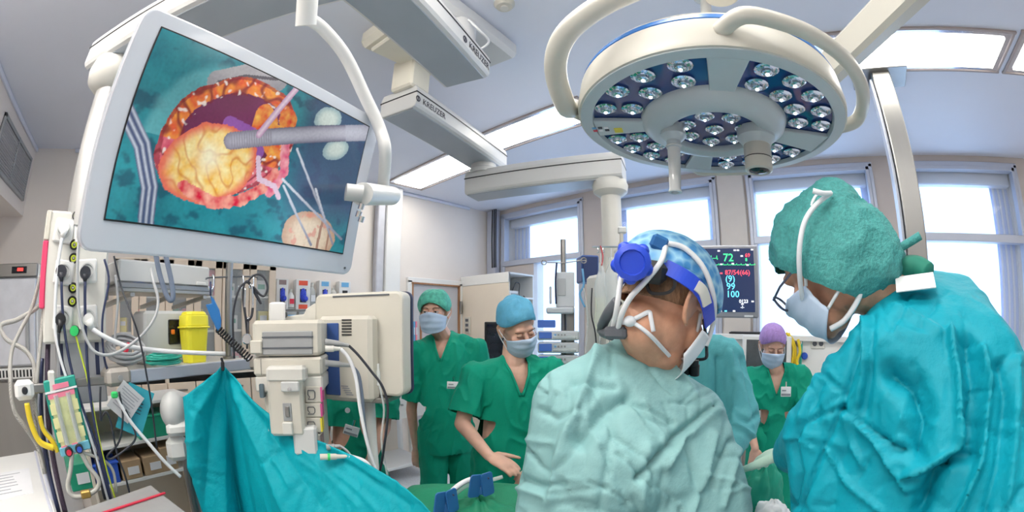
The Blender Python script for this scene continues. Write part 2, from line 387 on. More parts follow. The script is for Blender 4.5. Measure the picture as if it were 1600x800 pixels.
# cable duct in the corner with three cables
struct(MB().box((XB+.10, YW-.06, H/2), (.16, .10, H), bev=.006).build('trim_6', 'aluminium'))
for k, dx in enumerate((.0, .035, .065)):
    p = [(XB+.15+dx, YW-.13, H-.005), (XB+.145+dx+.01*sin(k), YW-.135, 2.7), (XB+.15+dx, YW-.13, 2.30)]
    tag(MB().tube(spline(p, 5), .009, 6).build('wall_cable', 'black', None, True), 'thin black cable running down the corner duct', 'cable', 'cables on the corner duct')
# ================================================================== ceiling pendants
mat('beam_white', (.64, .645, .65), .35, var=.02, scale=4)
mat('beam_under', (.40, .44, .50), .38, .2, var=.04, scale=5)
mat('beam_cream', (.74, .71, .62), .4, var=.02)
def beam(root, a, b, wd, z0, z1, txt=None, side=1):
    a, b = V((*a, 0)), V((*b, 0)); d = (b-a); L_ = d.length
    M = Matrix.Translation((a.x, a.y, z0)) @ Matrix.Rotation(atan2(-d.x, d.y), 4, 'Z')       # local +Y along the beam
    h = z1-z0
    prof = [(-wd*.5, .02), (-wd*.46, .006), (-wd*.40, 0), (wd*.40, 0), (wd*.46, .006), (wd*.5, .02), (wd*.5, h*.8), (wd*.44, h), (-wd*.44, h), (-wd*.5, h*.8)]
    MB(M).prism([(x, 0, z) for x, z in prof], (0, L_, 0)).build('beam', 'beam_white', root, bevel=.006)
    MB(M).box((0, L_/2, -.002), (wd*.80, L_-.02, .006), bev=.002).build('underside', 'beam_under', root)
    for s in (-1, 1): MB(M).box((s*wd*.5, L_/2, h*.66), (.004, L_+.004, .007)).build('stripe', 'black', root)
    for y in (0, L_): MB(M).box((0, y, h*.66), (wd*.99, .004, .007)).build('stripe', 'black', root)
    if txt is not None:
        T = M @ Matrix.Translation((wd*.5+.0015 if side > 0 else -wd*.5-.0015, txt, h*.36)) @ Matrix.Rotation(pi/2*side, 4, 'Z') @ STAND
        text('lettering', 'KREUZER', h*.36, T, MATS['label_ink'], root, .0005)
        RT = T @ Matrix.Translation((-h*1.05, 0, 0))
        g = MB(RT); g.lathe([(h*.08, 0), (h*.13, 0), (h*.13, .001), (h*.08, .001)], n=16, close=True); g.box((0, 0, .0005), (h*.05, h*.2, .001)); g.build('emblem', 'label_ink', root)
    return M, L_
def pivot(root, x, y, z0, z1, r=.085, name='pivot'):
    MB().lathe([(r, z0), (r, z0+(z1-z0)*.35), (r*.86, z0+(z1-z0)*.5), (r*.86, z1)], (x, y, 0), n=28).build(name, 'beam_white', root, 'auto')
# pendant that carries the socket tower
pa = thing('ceiling_pendant', 'white two-beam ceiling pendant carrying the socket tower beside the big screen', 'ceiling pendant', (-1.33, 1.07, H))
MB(frame(V((-1.43, 1.13, 2.99)), .13)).box((0, 0, .055), (.38, .66, .11), bev=.025).build('ceiling_cover', 'beam_white', pa)
MB().cyl((-1.33, 1.07, 2.85), (-1.33, 1.07, 3.0), .10, n=28).build('drop_tube', 'beam_white', pa, 'auto')
MB().tube(spline([(-1.23, 1.06, 2.99), (-1.20, 1.10, 2.93), (-1.21, 1.18, 2.90), (-1.27, 1.17, 2.87)], 5), .006, 6).build('cable_loop', 'white_cable', pa, True)
beam(pa, (-1.365, 1.185), (-.955, .12), .25, 2.72, 2.86, .12, -1)
pivot(pa, -.997, .229, 2.68, 2.73)
beam(pa, (-1.768, -.428), (-.90, .311), .235, 2.54, 2.685)
# column under the left end
CA = V((-1.672, -.343))
MB().lathe([(.0, 2.545), (.115, 2.545), (.125, 2.50), (.118, 2.46), (.085, 2.43), (.068, 2.42)], (CA.x, CA.y, 0), n=36).build('collar', 'warm_white', pa, 'auto')
MB().box((CA.x+.10, CA.y+.06, 2.50), (.05, .08, .06), bev=.015).build('brake_block', 'beam_white', pa)
mat('satin_column', (.62, .62, .62), .3, .55, var=.02)
MB().cyl((CA.x, CA.y, 1.90), (CA.x, CA.y, 2.45), .066, n=36).build('column', 'satin_column', pa, 'auto')
# second pendant: carries the column in front of the window
pb = thing('ceiling_pendant', 'white ceiling pendant with two lettered beams reaching towards the window', 'ceiling pendant', (-1.6, 1.02, H))
MB(frame(V((-1.60, 1.03, 2.98)), .1)).box((0, 0, .06), (.36, .50, .12), bev=.03).build('ceiling_cover', 'beam_cream', pb)
MB(frame(V((-1.60, 1.03, 2.97)), .1)).box((0, 0, .0), (.26, .40, .03), bev=.01).build('cover_rim', 'beam_cream', pb)
MB(frame(V((-1.725, 1.10, 2.79)), .28)).box((0, 0, .10), (.15, .16, .20), bev=.012).build('drop_box', 'beam_cream', pb)
beam(pb, (-1.745, 1.045), (-2.045, 2.05), .25, 2.66, 2.80, .16, 1)
pivot(pb, -2.0, 1.93, 2.585, 2.67, .10)
B3 = V((-1.185, 2.215))
beam(pb, (-2.10, 1.91), (-1.10, 2.25), .20, 2.43, 2.60)
MB().lathe([(0, 2.435), (.10, 2.435), (.112, 2.40), (.105, 2.36), (.075, 2.335), (.06, 2.33)], (B3.x, B3.y, 0), n=32).build('collar', 'warm_white', pb, 'auto')
MB().cyl((B3.x, B3.y, 1.75), (B3.x, B3.y, 2.35), .062, n=32).build('column', 'warm_white', pb, 'auto')
MB(frame(V((B3.x, B3.y, 1.0)), -.5)).box((0, 0, .42), (.26, .24, .85), bev=.02).build('supply_head', 'warm_white', pb)
# stainless steel column with ceiling plate
sc_ = thing('steel_column', 'flat brushed stainless steel column hanging from a square ceiling plate', 'column', (.63, 2.62, H))
Ms = frame(V((.63, 2.62, 0)), -.05)
MB(Ms).box((0, 0, 3.085), (.38, .26, .02), bev=.004).build('ceiling_plate', 'steel', sc_)
MB(Ms).box((0, -.005, 2.45), (.125, .16, 1.27), bev=.006).build('post', 'steel', sc_)
MB(Ms).box((-.075, .02, 2.45), (.02, .13, 1.20), bev=.004).build('cover_strip', 'aluminium', sc_)
MB(Ms).box((-.03, -.09, 1.86), (.05, .04, .10), bev=.008).build('bracket', 'white_enamel', sc_)
for k, (x, z) in enumerate(((.02, 1.83), (.05, 1.84), (.035, 1.80))): MB(Ms).cyl((x, -.09, z), (x+.005, -.10, z-.06), .012).build('hook', 'dark_grey' if k % 2 else 'chrome', sc_)
# ================================================================== surgical lamp
LC = V((-.222, 1.011, 2.055)); EX = V((.741, .669, -.053)); EY = V((-.669, .743, .02)); EZ = V((.053, .021, .998))
LM = Matrix.Translation(LC) @ Matrix((EX, EY, EZ)).transposed().to_4x4()
mat('lamp_shell', (.60, .585, .53), .32, var=.02, scale=3)
mat('lamp_face', (.50, .56, .60), .3, var=.03, scale=4)
mat('lamp_blue', (.03, .16, .50), .25, var=.03)
mat('lamp_glass', (.010, .045, .20), .06, var=.3, scale=3, coat=.6)
mat('lens', (.80, .84, .92), .08, .95, var=.05)
mat('lens_core', (.95, .96, 1.0), .2, emit=(.9, .95, 1), es=2.2, var=0, quiet=True)
lp = thing('surgical_lamp', 'large round surgical lamp with clusters of glass lenses above the operating table', 'surgical lamp', LC)
MB(LM).lathe([(.335, .0), (.350, .004), (.353, .02), (.345, .078), (.338, .083)], n=96, ends=False).build('rim_shell', 'lamp_shell', lp, 'auto')
MB(LM).lathe([(.341, .078), (.3445, .082), (.341, .094), (.330, .098)], n=96, ends=False).build('blue_ring', 'lamp_blue', lp, 'auto')
MB(LM).lathe([(.336, .094), (.325, .112), (.24, .145), (.10, .16), (0, .16)], n=96, ends=False).build('top_shell', 'lamp_shell', lp, 'auto')
MB(LM).lathe([(0, .012), (.336, .012), (.336, .02), (0, .02)], n=64).build('glass_disc', 'lamp_glass', lp)
MB(LM).lathe([(.312, .010), (.316, -.002), (.345, .0), (.347, .010)], n=96, close=True).build('face_ring', 'lamp_face', lp, 'auto')
def sector(r0, r1, a0, a1, z0, z1, n=12):
    mb = MB(LM); v = []
    for k in range(n+1):
        a = radians(a0+(a1-a0)*k/n)
        for r, z in ((r0, z0), (r1, z0), (r1, z1), (r0, z1)): v.append((r*cos(a), r*sin(a), z))
    f = [(0, 1, 2, 3), (4*n+3, 4*n+2, 4*n+1, 4*n)]
    for k in range(n):
        for j in range(4): f.append((4*k+j, 4*(k+1)+j, 4*(k+1)+(j+1) % 4, 4*k+(j+1) % 4))
    return mb.add(v, f)
SPK = [(-110, 7.5), (-12, 9.5), (74, 7.5), (157, 8)]
for a, hw in SPK:
    v = []; mb = MB(LM)
    for r, ww_ in ((.13, radians(hw)*1.55), (.20, radians(hw)*1.15), (.316, radians(hw)*1.05)):
        for s in (-1, 1):
            for z in (-.001, .012): v.append((r*cos(radians(a)+s*ww_), r*sin(radians(a)+s*ww_), z))
    mb.add(v, [(0, 1, 3, 2), (8, 10, 11, 9), (0, 2, 6, 4), (4, 6, 10, 8), (1, 5, 7, 3), (5, 9, 11, 7), (0, 4, 5, 1), (4, 8, 9, 5), (2, 3, 7, 6), (6, 7, 11, 10)])
    mb.build('spoke', 'lamp_face', lp, bevel=.003)
MB(LM).lathe([(.192, .012), (.187, -.002), (.168, -.016), (.152, -.023), (.132, -.025), (.118, -.019), (.113, -.006), (.116, .004)], n=72, ends=False).build('hub_ring', 'lamp_face', lp, 'auto')
MB(LM).lathe([(0, -.003), (.116, -.003), (.116, .003), (0, .003)], n=48).build('hub_glass', 'lamp_glass', lp)
def lens(r, a, z, s=1.0):
    x, y = r*cos(radians(a)), r*sin(radians(a))
    o = MB(LM).lathe([(.024*s, z), (.026*s, z-.004), (.022*s, z-.006), (.021*s, z-.002), (.014*s, z-.004), (.012*s, z-.012), (.009*s, z-.014), (0, z-.0145)], (x, y, 0), n=14).build('lens', 'lens', lp, 'auto')
    MB(LM).ell((x, y, z-.014), .0045*s, n=8, m=6).build('lens_core', 'lens_core', o)
for i in range(4):
    a0 = SPK[i][0]+SPK[i][1]; a1 = SPK[(i+1) % 4][0]-SPK[(i+1) % 4][1]
    if a1 < a0: a1 += 360
    for r, n in ((.285, 4 if a1-a0 < 80 else 5), (.222, 3 if a1-a0 < 80 else 4)):
        for k in range(n): lens(r, a0+(a1-a0)*(k+.65)/(n+.3), .011, 1.05)
for k in range(7): lens(.077, 20+k*51.4, -.003, .95)
lens(0, 0, -.003, .95)
# sterile handle and camera module
hx, hy = -.106, .03
MB(LM).lathe([(.030, -.005), (.034, -.035), (.026, -.045), (.0185, -.050), (.0185, -.070)], (hx, hy, 0), n=24).build('handle_socket', 'lamp_face', lp, 'auto')
mat('clear_handle', (.72, .74, .74), .15, alpha=.85, var=.03)
MB(LM).lathe([(.0185, -.062), (.021, -.064), (.0165, -.07), (.0145, -.18), (.0175, -.186), (.0165, -.189), (.010, -.189), (.009, -.182), (0, -.182)], (hx, hy, 0), n=24).build('handle', 'clear_handle', lp, 'auto')
cx_, cy_ = .098, -.045
MB(LM).lathe([(.050, -.005), (.050, -.030), (.040, -.042), (.037, -.05)], (cx_, cy_, 0), n=32).build('camera_socket', 'lamp_face', lp, 'auto')
cm = MB(LM).lathe([(.036, -.045), (.036, -.085), (.0365, -.086), (.036, -.088), (.036, -.116), (.030, -.120), (.027, -.116), (.0, -.113)], (cx_, cy_, 0), n=32).build('camera_module', 'lamp_shell', lp, 'auto')
MB(LM).lathe([(.026, -.1175), (.015, -.1215), (0, -.1225)], (cx_, cy_, 0), n=24).build('camera_lens', 'black_gloss', cm, 'auto')
MB(LM).lathe([(.0366, -.085), (.0366, -.0875)], (cx_, cy_, 0), n=32, ends=False).build('camera_seam', 'black', cm)
# labels on the left spoke
mb = MB(LM @ Matrix.Rotation(radians(157), 4, 'Z'))
mb.box((.255, -.012, -.002), (.022, .026, .002)); mb.build('yellow_sticker', mat('sticker_yellow', (.80, .66, .05), .5), lp)
for k in range(6): MB(LM @ Matrix.Rotation(radians(157), 4, 'Z')).box((.285+.016*(k % 3), .008-.016*(k//3), -.002), (.011, .009, .002)).build('sticker', ('paper', 'label_ink', 'sky_blue', 'label_ink', 'paper', 'red_plastic')[k] and MATS[('paper', 'label_ink', 'sky_blue', 'label_ink', 'paper', 'red_plastic')[k]], lp)
# rail handle round the right of the rim
def rimpt(a, r, z): return LM @ V((r*cos(radians(a)), r*sin(radians(a)), z))
pts = [rimpt(-112, .345, .045), rimpt(-108, .385, .046)]+[rimpt(-104+k*8.7, .40, .046) for k in range(9)]+[rimpt(-30, .385, .03), rimpt(-27, .345, .02)]
MB().tube(spline(pts, 4), .018, 12).build('rail_handle', 'lamp_shell', lp, True)
pts = [rimpt(30, .345, .03), rimpt(34, .375, .02)]+[rimpt(40+k*8, .385, .02) for k in range(5)]+[rimpt(78, .345, .03)]
MB().tube(spline(pts, 4), .014, 10).build('rail_handle', 'lamp_shell', lp, True)
# yoke and arms
def yk(px, py, r): return CAM+ray(px, py)*r
a_ = rimpt(160, .345, .045)
ypts = [a_, rimpt(160, .372, .06), yk(884, 165, 1.12), yk(868, 110, 1.06), yk(880, 60, 1.02), yk(925, 18, 1.0), yk(990, -15, 1.0), yk(1060, -35, 1.02), yk(1120, -30, 1.1)]
MB().tube(spline(ypts, 6), .027, 16).build('yoke', 'lamp_shell', lp, True)
J = yk(1120, -30, 1.1)
MB().cyl(J-V((0, 0, .05)), J+V((0, 0, .06)), .042, n=24).build('yoke_joint', 'lamp_shell', lp, 'auto')
MB().tube([J, V((J.x-.02, J.y-.02, H-.03))], .03, 16).build('suspension_tube', 'lamp_shell', lp, 'auto')
MB().lathe([(.11, H-.05), (.10, H-.07), (.03, H-.08)], (J.x-.02, J.y-.02, .05), n=28).build('ceiling_canopy', 'lamp_shell', lp, 'auto')
q0, q1 = LM @ V((.02, .06, .14)), at_z(1102, -8, H-.02)
MB().tube([q0, q1], .024, 14).build('inner_arm', 'lamp_shell', lp, 'auto')
MB().lathe([(.07, 0), (.065, -.03), (.03, -.045), (0, -.045)], (q1.x, q1.y, H), n=24).build('ceiling_canopy', 'lamp_shell', lp, 'auto')
# spring arm of the neighbouring lamp
e0, e1 = yk(1285, 118, 1.62), yk(1405, 0, 1.42); d_ = (e1-e0); e2 = e0+d_*((H-.06-e0.z)/d_.z)
sa = thing('spring_arm', 'straight white box-section arm slanting to the ceiling behind the surgical lamp', 'lamp arm', V((e2.x, e2.y, H)))
qd = d_.normalized(); R_ = V((0, 1, 0)).rotation_difference(qd).to_matrix()
MB().box((e0+e2)/2, (.075, (e2-e0).length, .10), R=R_, bev=.014).build('arm', 'lamp_shell', sa)
MB().lathe([(.09, 0), (.09, -.04), (.05, -.07), (0, -.07)], (e2.x, e2.y, H), n=24).build('ceiling_canopy', 'lamp_shell', sa, 'auto')
MB().ell(e0, .05, n=16, m=10).build('elbow', 'lamp_shell', sa, True)
# ================================================================== big surgical screen
MC = V((-.845, .175, 1.896)); MX = V((-.355, .935, .008)); MY = V((-.919, -.35, .182)); MZ = V((.173, .057, .983))
MM = Matrix.Translation(MC) @ Matrix((MX, MY, MZ)).transposed().to_4x4()
ms = thing('surgical_screen', 'large white-framed display showing open heart surgery hung on a bent white arm', 'screen', MC-MZ*.22)
def rrect(w_, h, r, n=6):
    out = []
    for cx, cz, a0 in ((w_/2-r, h/2-r, 0), (-w_/2+r, h/2-r, 90), (-w_/2+r, -h/2+r, 180), (w_/2-r, -h/2+r, 270)):
        for k in range(n+1): a = radians(a0+90*k/n); out.append((cx+r*cos(a), cz+r*sin(a)))
    return out
mat('screen_bezel', (.66, .69, .76), .25, var=.01, coat=.3)
MB(MM).prism([(x, -.004, z-.010) for x, z in rrect(.69, .425, .028)], (0, .035, 0)).build('bezel', 'screen_bezel', ms, bevel=.004)
MB(MM).prism([(x, .03, z-.01) for x, z in rrect(.60, .34, .05)], (0, .03, 0)).build('back_shell', 'white_enamel', ms, bevel=.008)
MB(MM).box((0, -.0045, .0), (.606, .003, .3435)).build('black_border', 'black', ms)
MB(MM).cyl((.318, -.0045, -.205), (.318, -.006, -.205), .003, n=12).build('power_led', 'dark_grey', ms)
W0, H0 = .600, .3375
def lerp(a, b, t): return tuple(x+(y-x)*t for x, y in zip(a, b))
def sst(a, b, x): t = max(0, min(1, (x-a)/(b-a))); return t*t*(3-2*t)
def segd(p, a, b):
    ax, ay = a; bx, by = b; px, py = p; dx, dy = bx-ax, by-ay; L2 = dx*dx+dy*dy
    t = max(0, min(1, ((px-ax)*dx+(py-ay)*dy)/L2)); return hypot(px-ax-t*dx, py-ay-t*dy), t
def poly_d(p, pts): return min(segd(p, pts[i], pts[i+1])[0] for i in range(len(pts)-1))
def picture(u, v):
    x, y = u*1.778, v                                     # x 0..1.78, y 0..1
    N1 = noise.fractal(V((x*5, y*5, 0)), 1.0, 2.0, 4); N2 = noise.fractal(V((x*16, y*16, 3)), 1.0, 2.0, 3); N3 = noise.noise(V((x*3, y*3, 9)))
    c = lerp((.005, .16, .22), (.02, .33, .38), .5+.45*N1+.1*N2)          # teal drape
    c = lerp(c, (.003, .07, .12), .75*sst(.12, .5, noise.fractal(V((x*7+4, y*9, 5)), 1.0, 2.0, 4)))
    d = abs(hypot(x-.62, y-.42)-.46)                      # paler folded edge of the drape
    if u < .40 and v > .45: c = lerp(c, (.16, .52, .55), .65*sst(.10, .03, d+.03*N1))
    if u > .58: c = lerp(c, (.05, .07, .16), .85*sst(.58, .72, u)*sst(.05, .35, v))      # dark instruments to the right
    # metal retractor pieces along the top
    if poly_d((x, y), [(.46, .83), (.62, .93), (.85, 1.0)]) < .075+.01*N1: c = lerp((.46, .44, .45), (.30, .29, .32), .5+.6*N1)
    if poly_d((x, y), [(.46, .83), (.62, .93), (.85, 1.0)]) < .010: c = (.10, .09, .11)
    # the opening: dark red with purple depth
    ex, ey = x-.66, y-.56; ca, sa_ = cos(.55), sin(.55); a, b = ex*ca+ey*sa_, -ex*sa_+ey*ca
    q = hypot(a/.50, b/.34)+.05*N1
    if q < 1.0:
        c = lerp((.12, .012, .04), (.25, .03, .16), .5+.5*N3)
        if q > .74: c = lerp((.82, .10, .03), (.95, .36, .05), .5+.9*N2+.3*N1) if v > .45 else lerp((.66, .05, .12), (.85, .25, .30), .5+N2)
        if q > .94: c = lerp(c, (.30, .015, .03), .7)
        if q > .70: c = lerp(c, (.22, .01, .02), .85*sst(.84, .98, 1-abs(noise.noise(V((x*9+2, y*8, 4)))))); c = lerp(c, (1, .93, .85), .8*sst(.30, .5, noise.noise(V((x*30, y*30, 6)))))
    for pp, r in (((.86, .72), .10), ((.95, .63), .09), ((1.02, .78), .07)):
        if hypot(x-pp[0], y-pp[1]) < r*(1+.3*N1): c = lerp((.80, .09, .02), (.95, .45, .08), .5+N2)
    if poly_d((x, y), [(.62, .62), (.80, .60), (.86, .52)]) < .05: c = lerp(c, (.34, .12, .50), .75)
    if poly_d((x, y), [(1.06, .62), (1.10, .45), (1.02, .30)]) < .035+.01*N2: c = lerp((.75, .12, .22), (.90, .38, .42), .5+N2)
    # heart
    hx_, hy_ = x-.57, y-.38; a, b = hx_*.94+hy_*.34, -hx_*.34+hy_*.94
    q = hypot(a/.325, b/.225)+.09*N1+.03*N2
    if q < 1.0:
        c = lerp((.90, .50, .07), (.98, .84, .40), .5+.7*N2+.5*N1); c = lerp(c, (.62, .20, .04), .7*sst(.86, 1.0, 1-abs(noise.noise(V((x*11, y*9, 2))))))
        c = lerp(c, (.93, .90, .66), .8*sst(.5, .0, hypot(a+.02, b-.03)/.30)); c = lerp(c, (.82, .16, .10), sst(.72, 1.0, q))
    if poly_d((x, y), [(.42, .22), (.62, .16), (.80, .20), (.95, .30), (1.03, .42)]) < .035+.012*N2: c = lerp((.72, .06, .08), (.92, .40, .30), .5+N2)
    if poly_d((x, y), [(.88, .48), (.92, .36), (1.05, .34), (1.10, .28)]) < .018: c = (.78, .58, .72)
    # corrugated grey suction tube
    dd, t = segd((x, y), (.66, .53), (1.78, .95))
    wdt = .052+.012*t
    if dd < wdt:
        sh = 1-(dd/wdt)**2; c = lerp((.14, .13, .20), (.52, .52, .60), sh)
        if t < .25: c = lerp(c, (.30, .28, .34), .5+.5*sin(t*420))
        if t > .8: c = lerp(c, (.55, .57, .66), .5)
    dd, t = segd((x, y), (.84, .62), (1.02, 1.0))
    if dd < .022: c = lerp((.55, .30, .50), (.86, .70, .80), 1-dd/.022)
    # gloved hands
    for pp, rx, ry, rot in (((1.36, .90), .13, .09, .5), ((1.50, .72), .13, .075, .5)):
        a, b = (x-pp[0])*cos(rot)+(y-pp[1])*sin(rot), -(x-pp[0])*sin(rot)+(y-pp[1])*cos(rot)
        q = hypot(a/rx, b/ry)+.10*N1
        if q < 1 and dd > .0 and segd((x, y), (.66, .53), (1.78, .95))[0] > .062: c = lerp((.66, .76, .70), (.34, .48, .50), sst(.4, 1, q))
    q = hypot((x-1.42)/.25, (y-.08)/.16)+.08*N1
    if q < 1:
        c = lerp((.88, .72, .52), (.60, .38, .24), sst(.45, 1.0, q)); c = lerp(c, (.80, .30, .22), .7*sst(.25, .5, N2))
        if poly_d((x, y), [(1.52, .20), (1.50, -.1)]) < .012 or poly_d((x, y), [(1.60, .16), (1.60, -.1)]) < .010: c = (.45, .24, .15)
    for a, b in (((1.10, .40), (1.74, .10)), ((1.16, .62), (1.55, .20)), ((1.12, .36), (1.45, .02)), ((1.40, .40), (1.66, .05))):
        dd, t = segd((x, y), a, b)
        if dd < .009: c = lerp((.70, .74, .82), (.25, .26, .34), t)
    # glass-like tube bottom left
    dd = poly_d((x, y), [(-.02, .52), (.12, .38), (.22, .18), (.24, -.05)])
    if dd < .05: c = lerp((.66, .72, .82), (.04, .07, .18), abs(sin(dd*90)))
    g = .86+.28*noise.noise(V((x*2.2, y*2.2, 11)))+.10*noise.noise(V((x*60, y*60, 1)))
    return tuple(q*g for q in c)
def make_picture():
    nu, nv = 300, 168; me = bpy.data.meshes.new('picture')
    vs = [((i/nu-.5)*W0, 0, (j/nv-.5)*H0) for j in range(nv+1) for i in range(nu+1)]
    fs = [(j*(nu+1)+i, j*(nu+1)+i+1, (j+1)*(nu+1)+i+1, (j+1)*(nu+1)+i) for j in range(nv) for i in range(nu)]
    me.from_pydata(vs, [], fs); ca = me.color_attributes.new('screen_colour', 'FLOAT_COLOR', 'POINT')
    buf = []
    for j in range(nv+1):
        for i in range(nu+1): buf += [*(max(0, min(1, q)) for q in picture(i/nu, j/nv)), 1.0]
    ca.data.foreach_set('color', buf)
    m = bpy.data.materials.new('screen_picture'); m.use_nodes = True; nt = m.node_tree; b = nt.nodes['Principled BSDF']
    at = nt.nodes.new('ShaderNodeAttribute'); at.attribute_name = 'screen_colour'
    b.inputs['Base Color'].default_value = (.01, .01, .012, 1); b.inputs['Roughness'].default_value = .18
    nt.links.new(at.outputs['Color'], b.inputs['Emission Color']); b.inputs['Emission Strength'].default_value = .74
    m.cycles.emission_sampling = 'NONE'; me.materials.append(m); R3 = MM.to_3x3().to_4x4(); me.transform(R3)
    return link('picture', me, MM @ V((0, -.0065, 0)), ms)
make_picture()
# bent arm that carries it
R1 = MM @ V((.352, .02, -.02))
apts = [yk(484, -30, 1.12), yk(481, 22, 1.12)]
MB().cyl(yk(486, -60, 1.14), yk(478, 40, 1.12), .026, n=24).build('arm_joint', 'white_enamel', ms, 'auto')
tj = yk(486, -60, 1.14); MB().tube([tj, tj+V((-.01, 0, .08)), V((-.93, .285, 2.50)), V((-.93, .285, 2.55))], .022, 16).build('drop_tube', 'white_enamel', ms, 'auto')
pe = R1+V((.04, .035, .0)); pk = yk(598, 300, (R1-CAM).length+.05)
tp = [yk(480, 28, 1.12), yk(505, 45, 1.14), yk(540, 88, 1.15), yk(570, 150, 1.15), yk(593, 200, 1.14), yk(602, 240, 1.12), pk+V((0, 0, .0))]
MB().tube(spline(tp, 6), .0165, 14).build('bent_arm', 'white_enamel', ms, True)
MB().cyl(yk(566, 303, .99), yk(612, 306, (pk-CAM).length), .027, n=24).build('swivel', 'white_enamel', ms, 'auto')
MB().cyl(yk(566, 303, .99), yk(540, 300, .985), .02, n=16).build('swivel_pin', 'grey_white', ms, 'auto')
for k, (px, py) in enumerate(((566, 318), (562, 330), (566, 338))): MB().cyl(yk(px, py, .99), yk(px-3, py+9, .99), .007, n=10).build('lever', 'chrome', ms, 'auto')
# ================================================================== socket tower (part of the left pendant) and its shelf
TM = facing(120, 430, 1.66)
def tp_(px, py, y=0.0): return onp(TM, px, py, y)
a, b = tp_(80, 328), tp_(166, 534)
pw, ph = b.x-a.x, a.z-b.z; pc = V(((a.x+b.x)/2, .07, (a.z+b.z)/2))
pan = MB(TM).box(pc, (pw, .14, ph), bev=.008).build('supply_panel', 'warm_white', pa)
q = tp_(77, 400, 0); MB(TM).box((a.x-.004, .02, (tp_(77, 376).z+tp_(70, 482).z)/2), (.022, .05, tp_(77, 376).z-tp_(70, 482).z), bev=.004).build('red_strip', 'pink_strip', pan)
MB(TM).box((a.x-.004, .02, (tp_(77, 328).z+tp_(70, 376).z)/2), (.022, .05, tp_(77, 329).z-tp_(70, 376).z), bev=.004).build('edge_strip', 'cream_plastic', pan)
for i, (px, py, s) in enumerate(((100, 361, 1), (100, 426, 1), (136, 424, 1), (98, 497, 1), (137, 496, 1), (131, 362, 1))):
    c = tp_(px, py)
    so = MB(TM @ Matrix.Translation((c.x, -.004, c.z)) @ Matrix.Rotation(.10 if px < 120 else -.08, 4, 'Y')).box((0, 0, 0), (.078, .012, .082), bev=.006).build('socket_outlet', 'white_enamel', pan)
    MB(TM).lathe([(.026, 0), (.028, .004), (.023, .004), (.021, -.004), (0, -.004)], (c.x, -.011, c.z), R=Matrix.Rotation(pi/2, 3, 'X'), n=22).build('socket_well', 'grey_white', so if False else pan, 'auto')
for px, py in ((120, 338), (116, 383), (115, 404), (114, 450), (113, 471), (117, 517)):
    c = tp_(px, py)
    j = MB(TM).lathe([(.0165, 0), (.0185, .006), (.015, .008), (.013, .002), (0, .002)], (c.x, -.002, c.z), R=Matrix.Rotation(pi/2, 3, 'X'), n=20).build('earth_jack', 'black', pan, 'auto')
    MB(TM).lathe([(.006, .0), (.0115, .0), (.0115, .006), (.006, .006)], (c.x, -.003, c.z), R=Matrix.Rotation(pi/2, 3, 'X'), n=14, close=True).build('jack_ring', 'yellow_green', pan)
    MB(TM).cyl((c.x, -.003, c.z), (c.x, -.011, c.z), .004, n=10).build('jack_pin', 'chrome', pan)
# lower column with dark slots and a rail
a2, b2 = tp_(86, 534, .03), tp_(166, 596, .03)
lc_ = MB(TM).box(((a2.x+b2.x)/2, .09, (a2.z+b2.z)/2-.03), (b2.x-a2.x, .12, a2.z-b2.z+.08), bev=.005).build('lower_column', mat('tower_grey', (.55, .56, .60), .4, .2), pa)
for px in (96, 152): c = tp_(px, 560, .03); MB(TM).box((c.x, .03, c.z), (.016, .004, .11)).build('slot', 'navy_cable', lc_)
r0, r1 = tp_(72, 596, -.02), tp_(165, 600, -.02)
MB(TM).box(((r0.x+r1.x)/2, -.02, (r0.z+r1.z)/2), (r1.x-r0.x, .012, .028), bev=.003).build('mounting_rail', 'steel', pa)
# big equipment shelf on the tower
S0, S1 = at_z(196, 579, 1.41), at_z(395, 560, 1.41)
sd_ = S1-S0; sy = atan2(sd_.y, sd_.x); SM = Matrix.Translation(S0) @ Matrix.Rotation(sy, 4, 'Z'); SL = sd_.length     # local x along the front edge, +y away
sh = MB(SM).box((SL/2, .19, -.012), (SL, .38, .024), bev=.004).build('shelf', 'warm_white', pa)
MB(SM).box((SL/2, -.006, -.022), (SL, .016, .046), bev=.004).build('shelf_rail', 'aluminium', sh)
MB(SM).box((-.035, .02, -.018), (.10, .10, .062), bev=.014).build('corner_bumper', mat('bumper', (.40, .37, .34), .6), sh)
MB(SM).box((SL+.01, .02, -.018), (.08, .10, .062), bev=.014).build('corner_bumper', 'bumper', sh)
MB(SM).cyl((-.035, -.032, -.02), (-.035, -.036, -.02), .010, n=16).build('bumper_screw', 'grey_plastic', sh)
def shp(px, y=0.0, z=0.0):     # a point on the shelf top under pixel column px
    o = onp(SM, px, 560, y); return V((o.x, y, z))
# equipment pole standing on the shelf, with cross rail and hooks
pl = thing('equipment_pole', 'bare steel pole standing on the equipment shelf', 'pole', SM @ shp(358, .09))
c = shp(358, .09); MB(SM).cyl((c.x, c.y, 0), (c.x, c.y, .62), .017, n=18).build('tube', 'steel', pl, 'auto')
MB(SM).lathe([(.03, 0), (.03, .01), (.014, .014)], (c.x, c.y, 0), n=18).build('foot', 'steel', pl, 'auto')
k0, k1 = onp(SM, 322, 433, .085), onp(SM, 402, 433, .085)
MB(SM).tube(spline([(k0.x, .085, k0.z-.01), (k0.x+.03, .085, k0.z), (k1.x-.03, .085, k1.z), (k1.x, .085, k1.z-.008)], 4), .0035, 8).build('cross_rail', 'dark_grey', pl, True)
for px in (332, 378, 394):
    h = onp(SM, px, 432, .085); MB(SM).tube(spline([(h.x, .085, h.z+.006), (h.x, .075, h.z-.004), (h.x-.004, .072, h.z-.05), (h.x-.022, .072, h.z-.055), (h.x-.028, .072, h.z-.045)], 4), .004, 8).build('hook', 'chrome', pl, True)
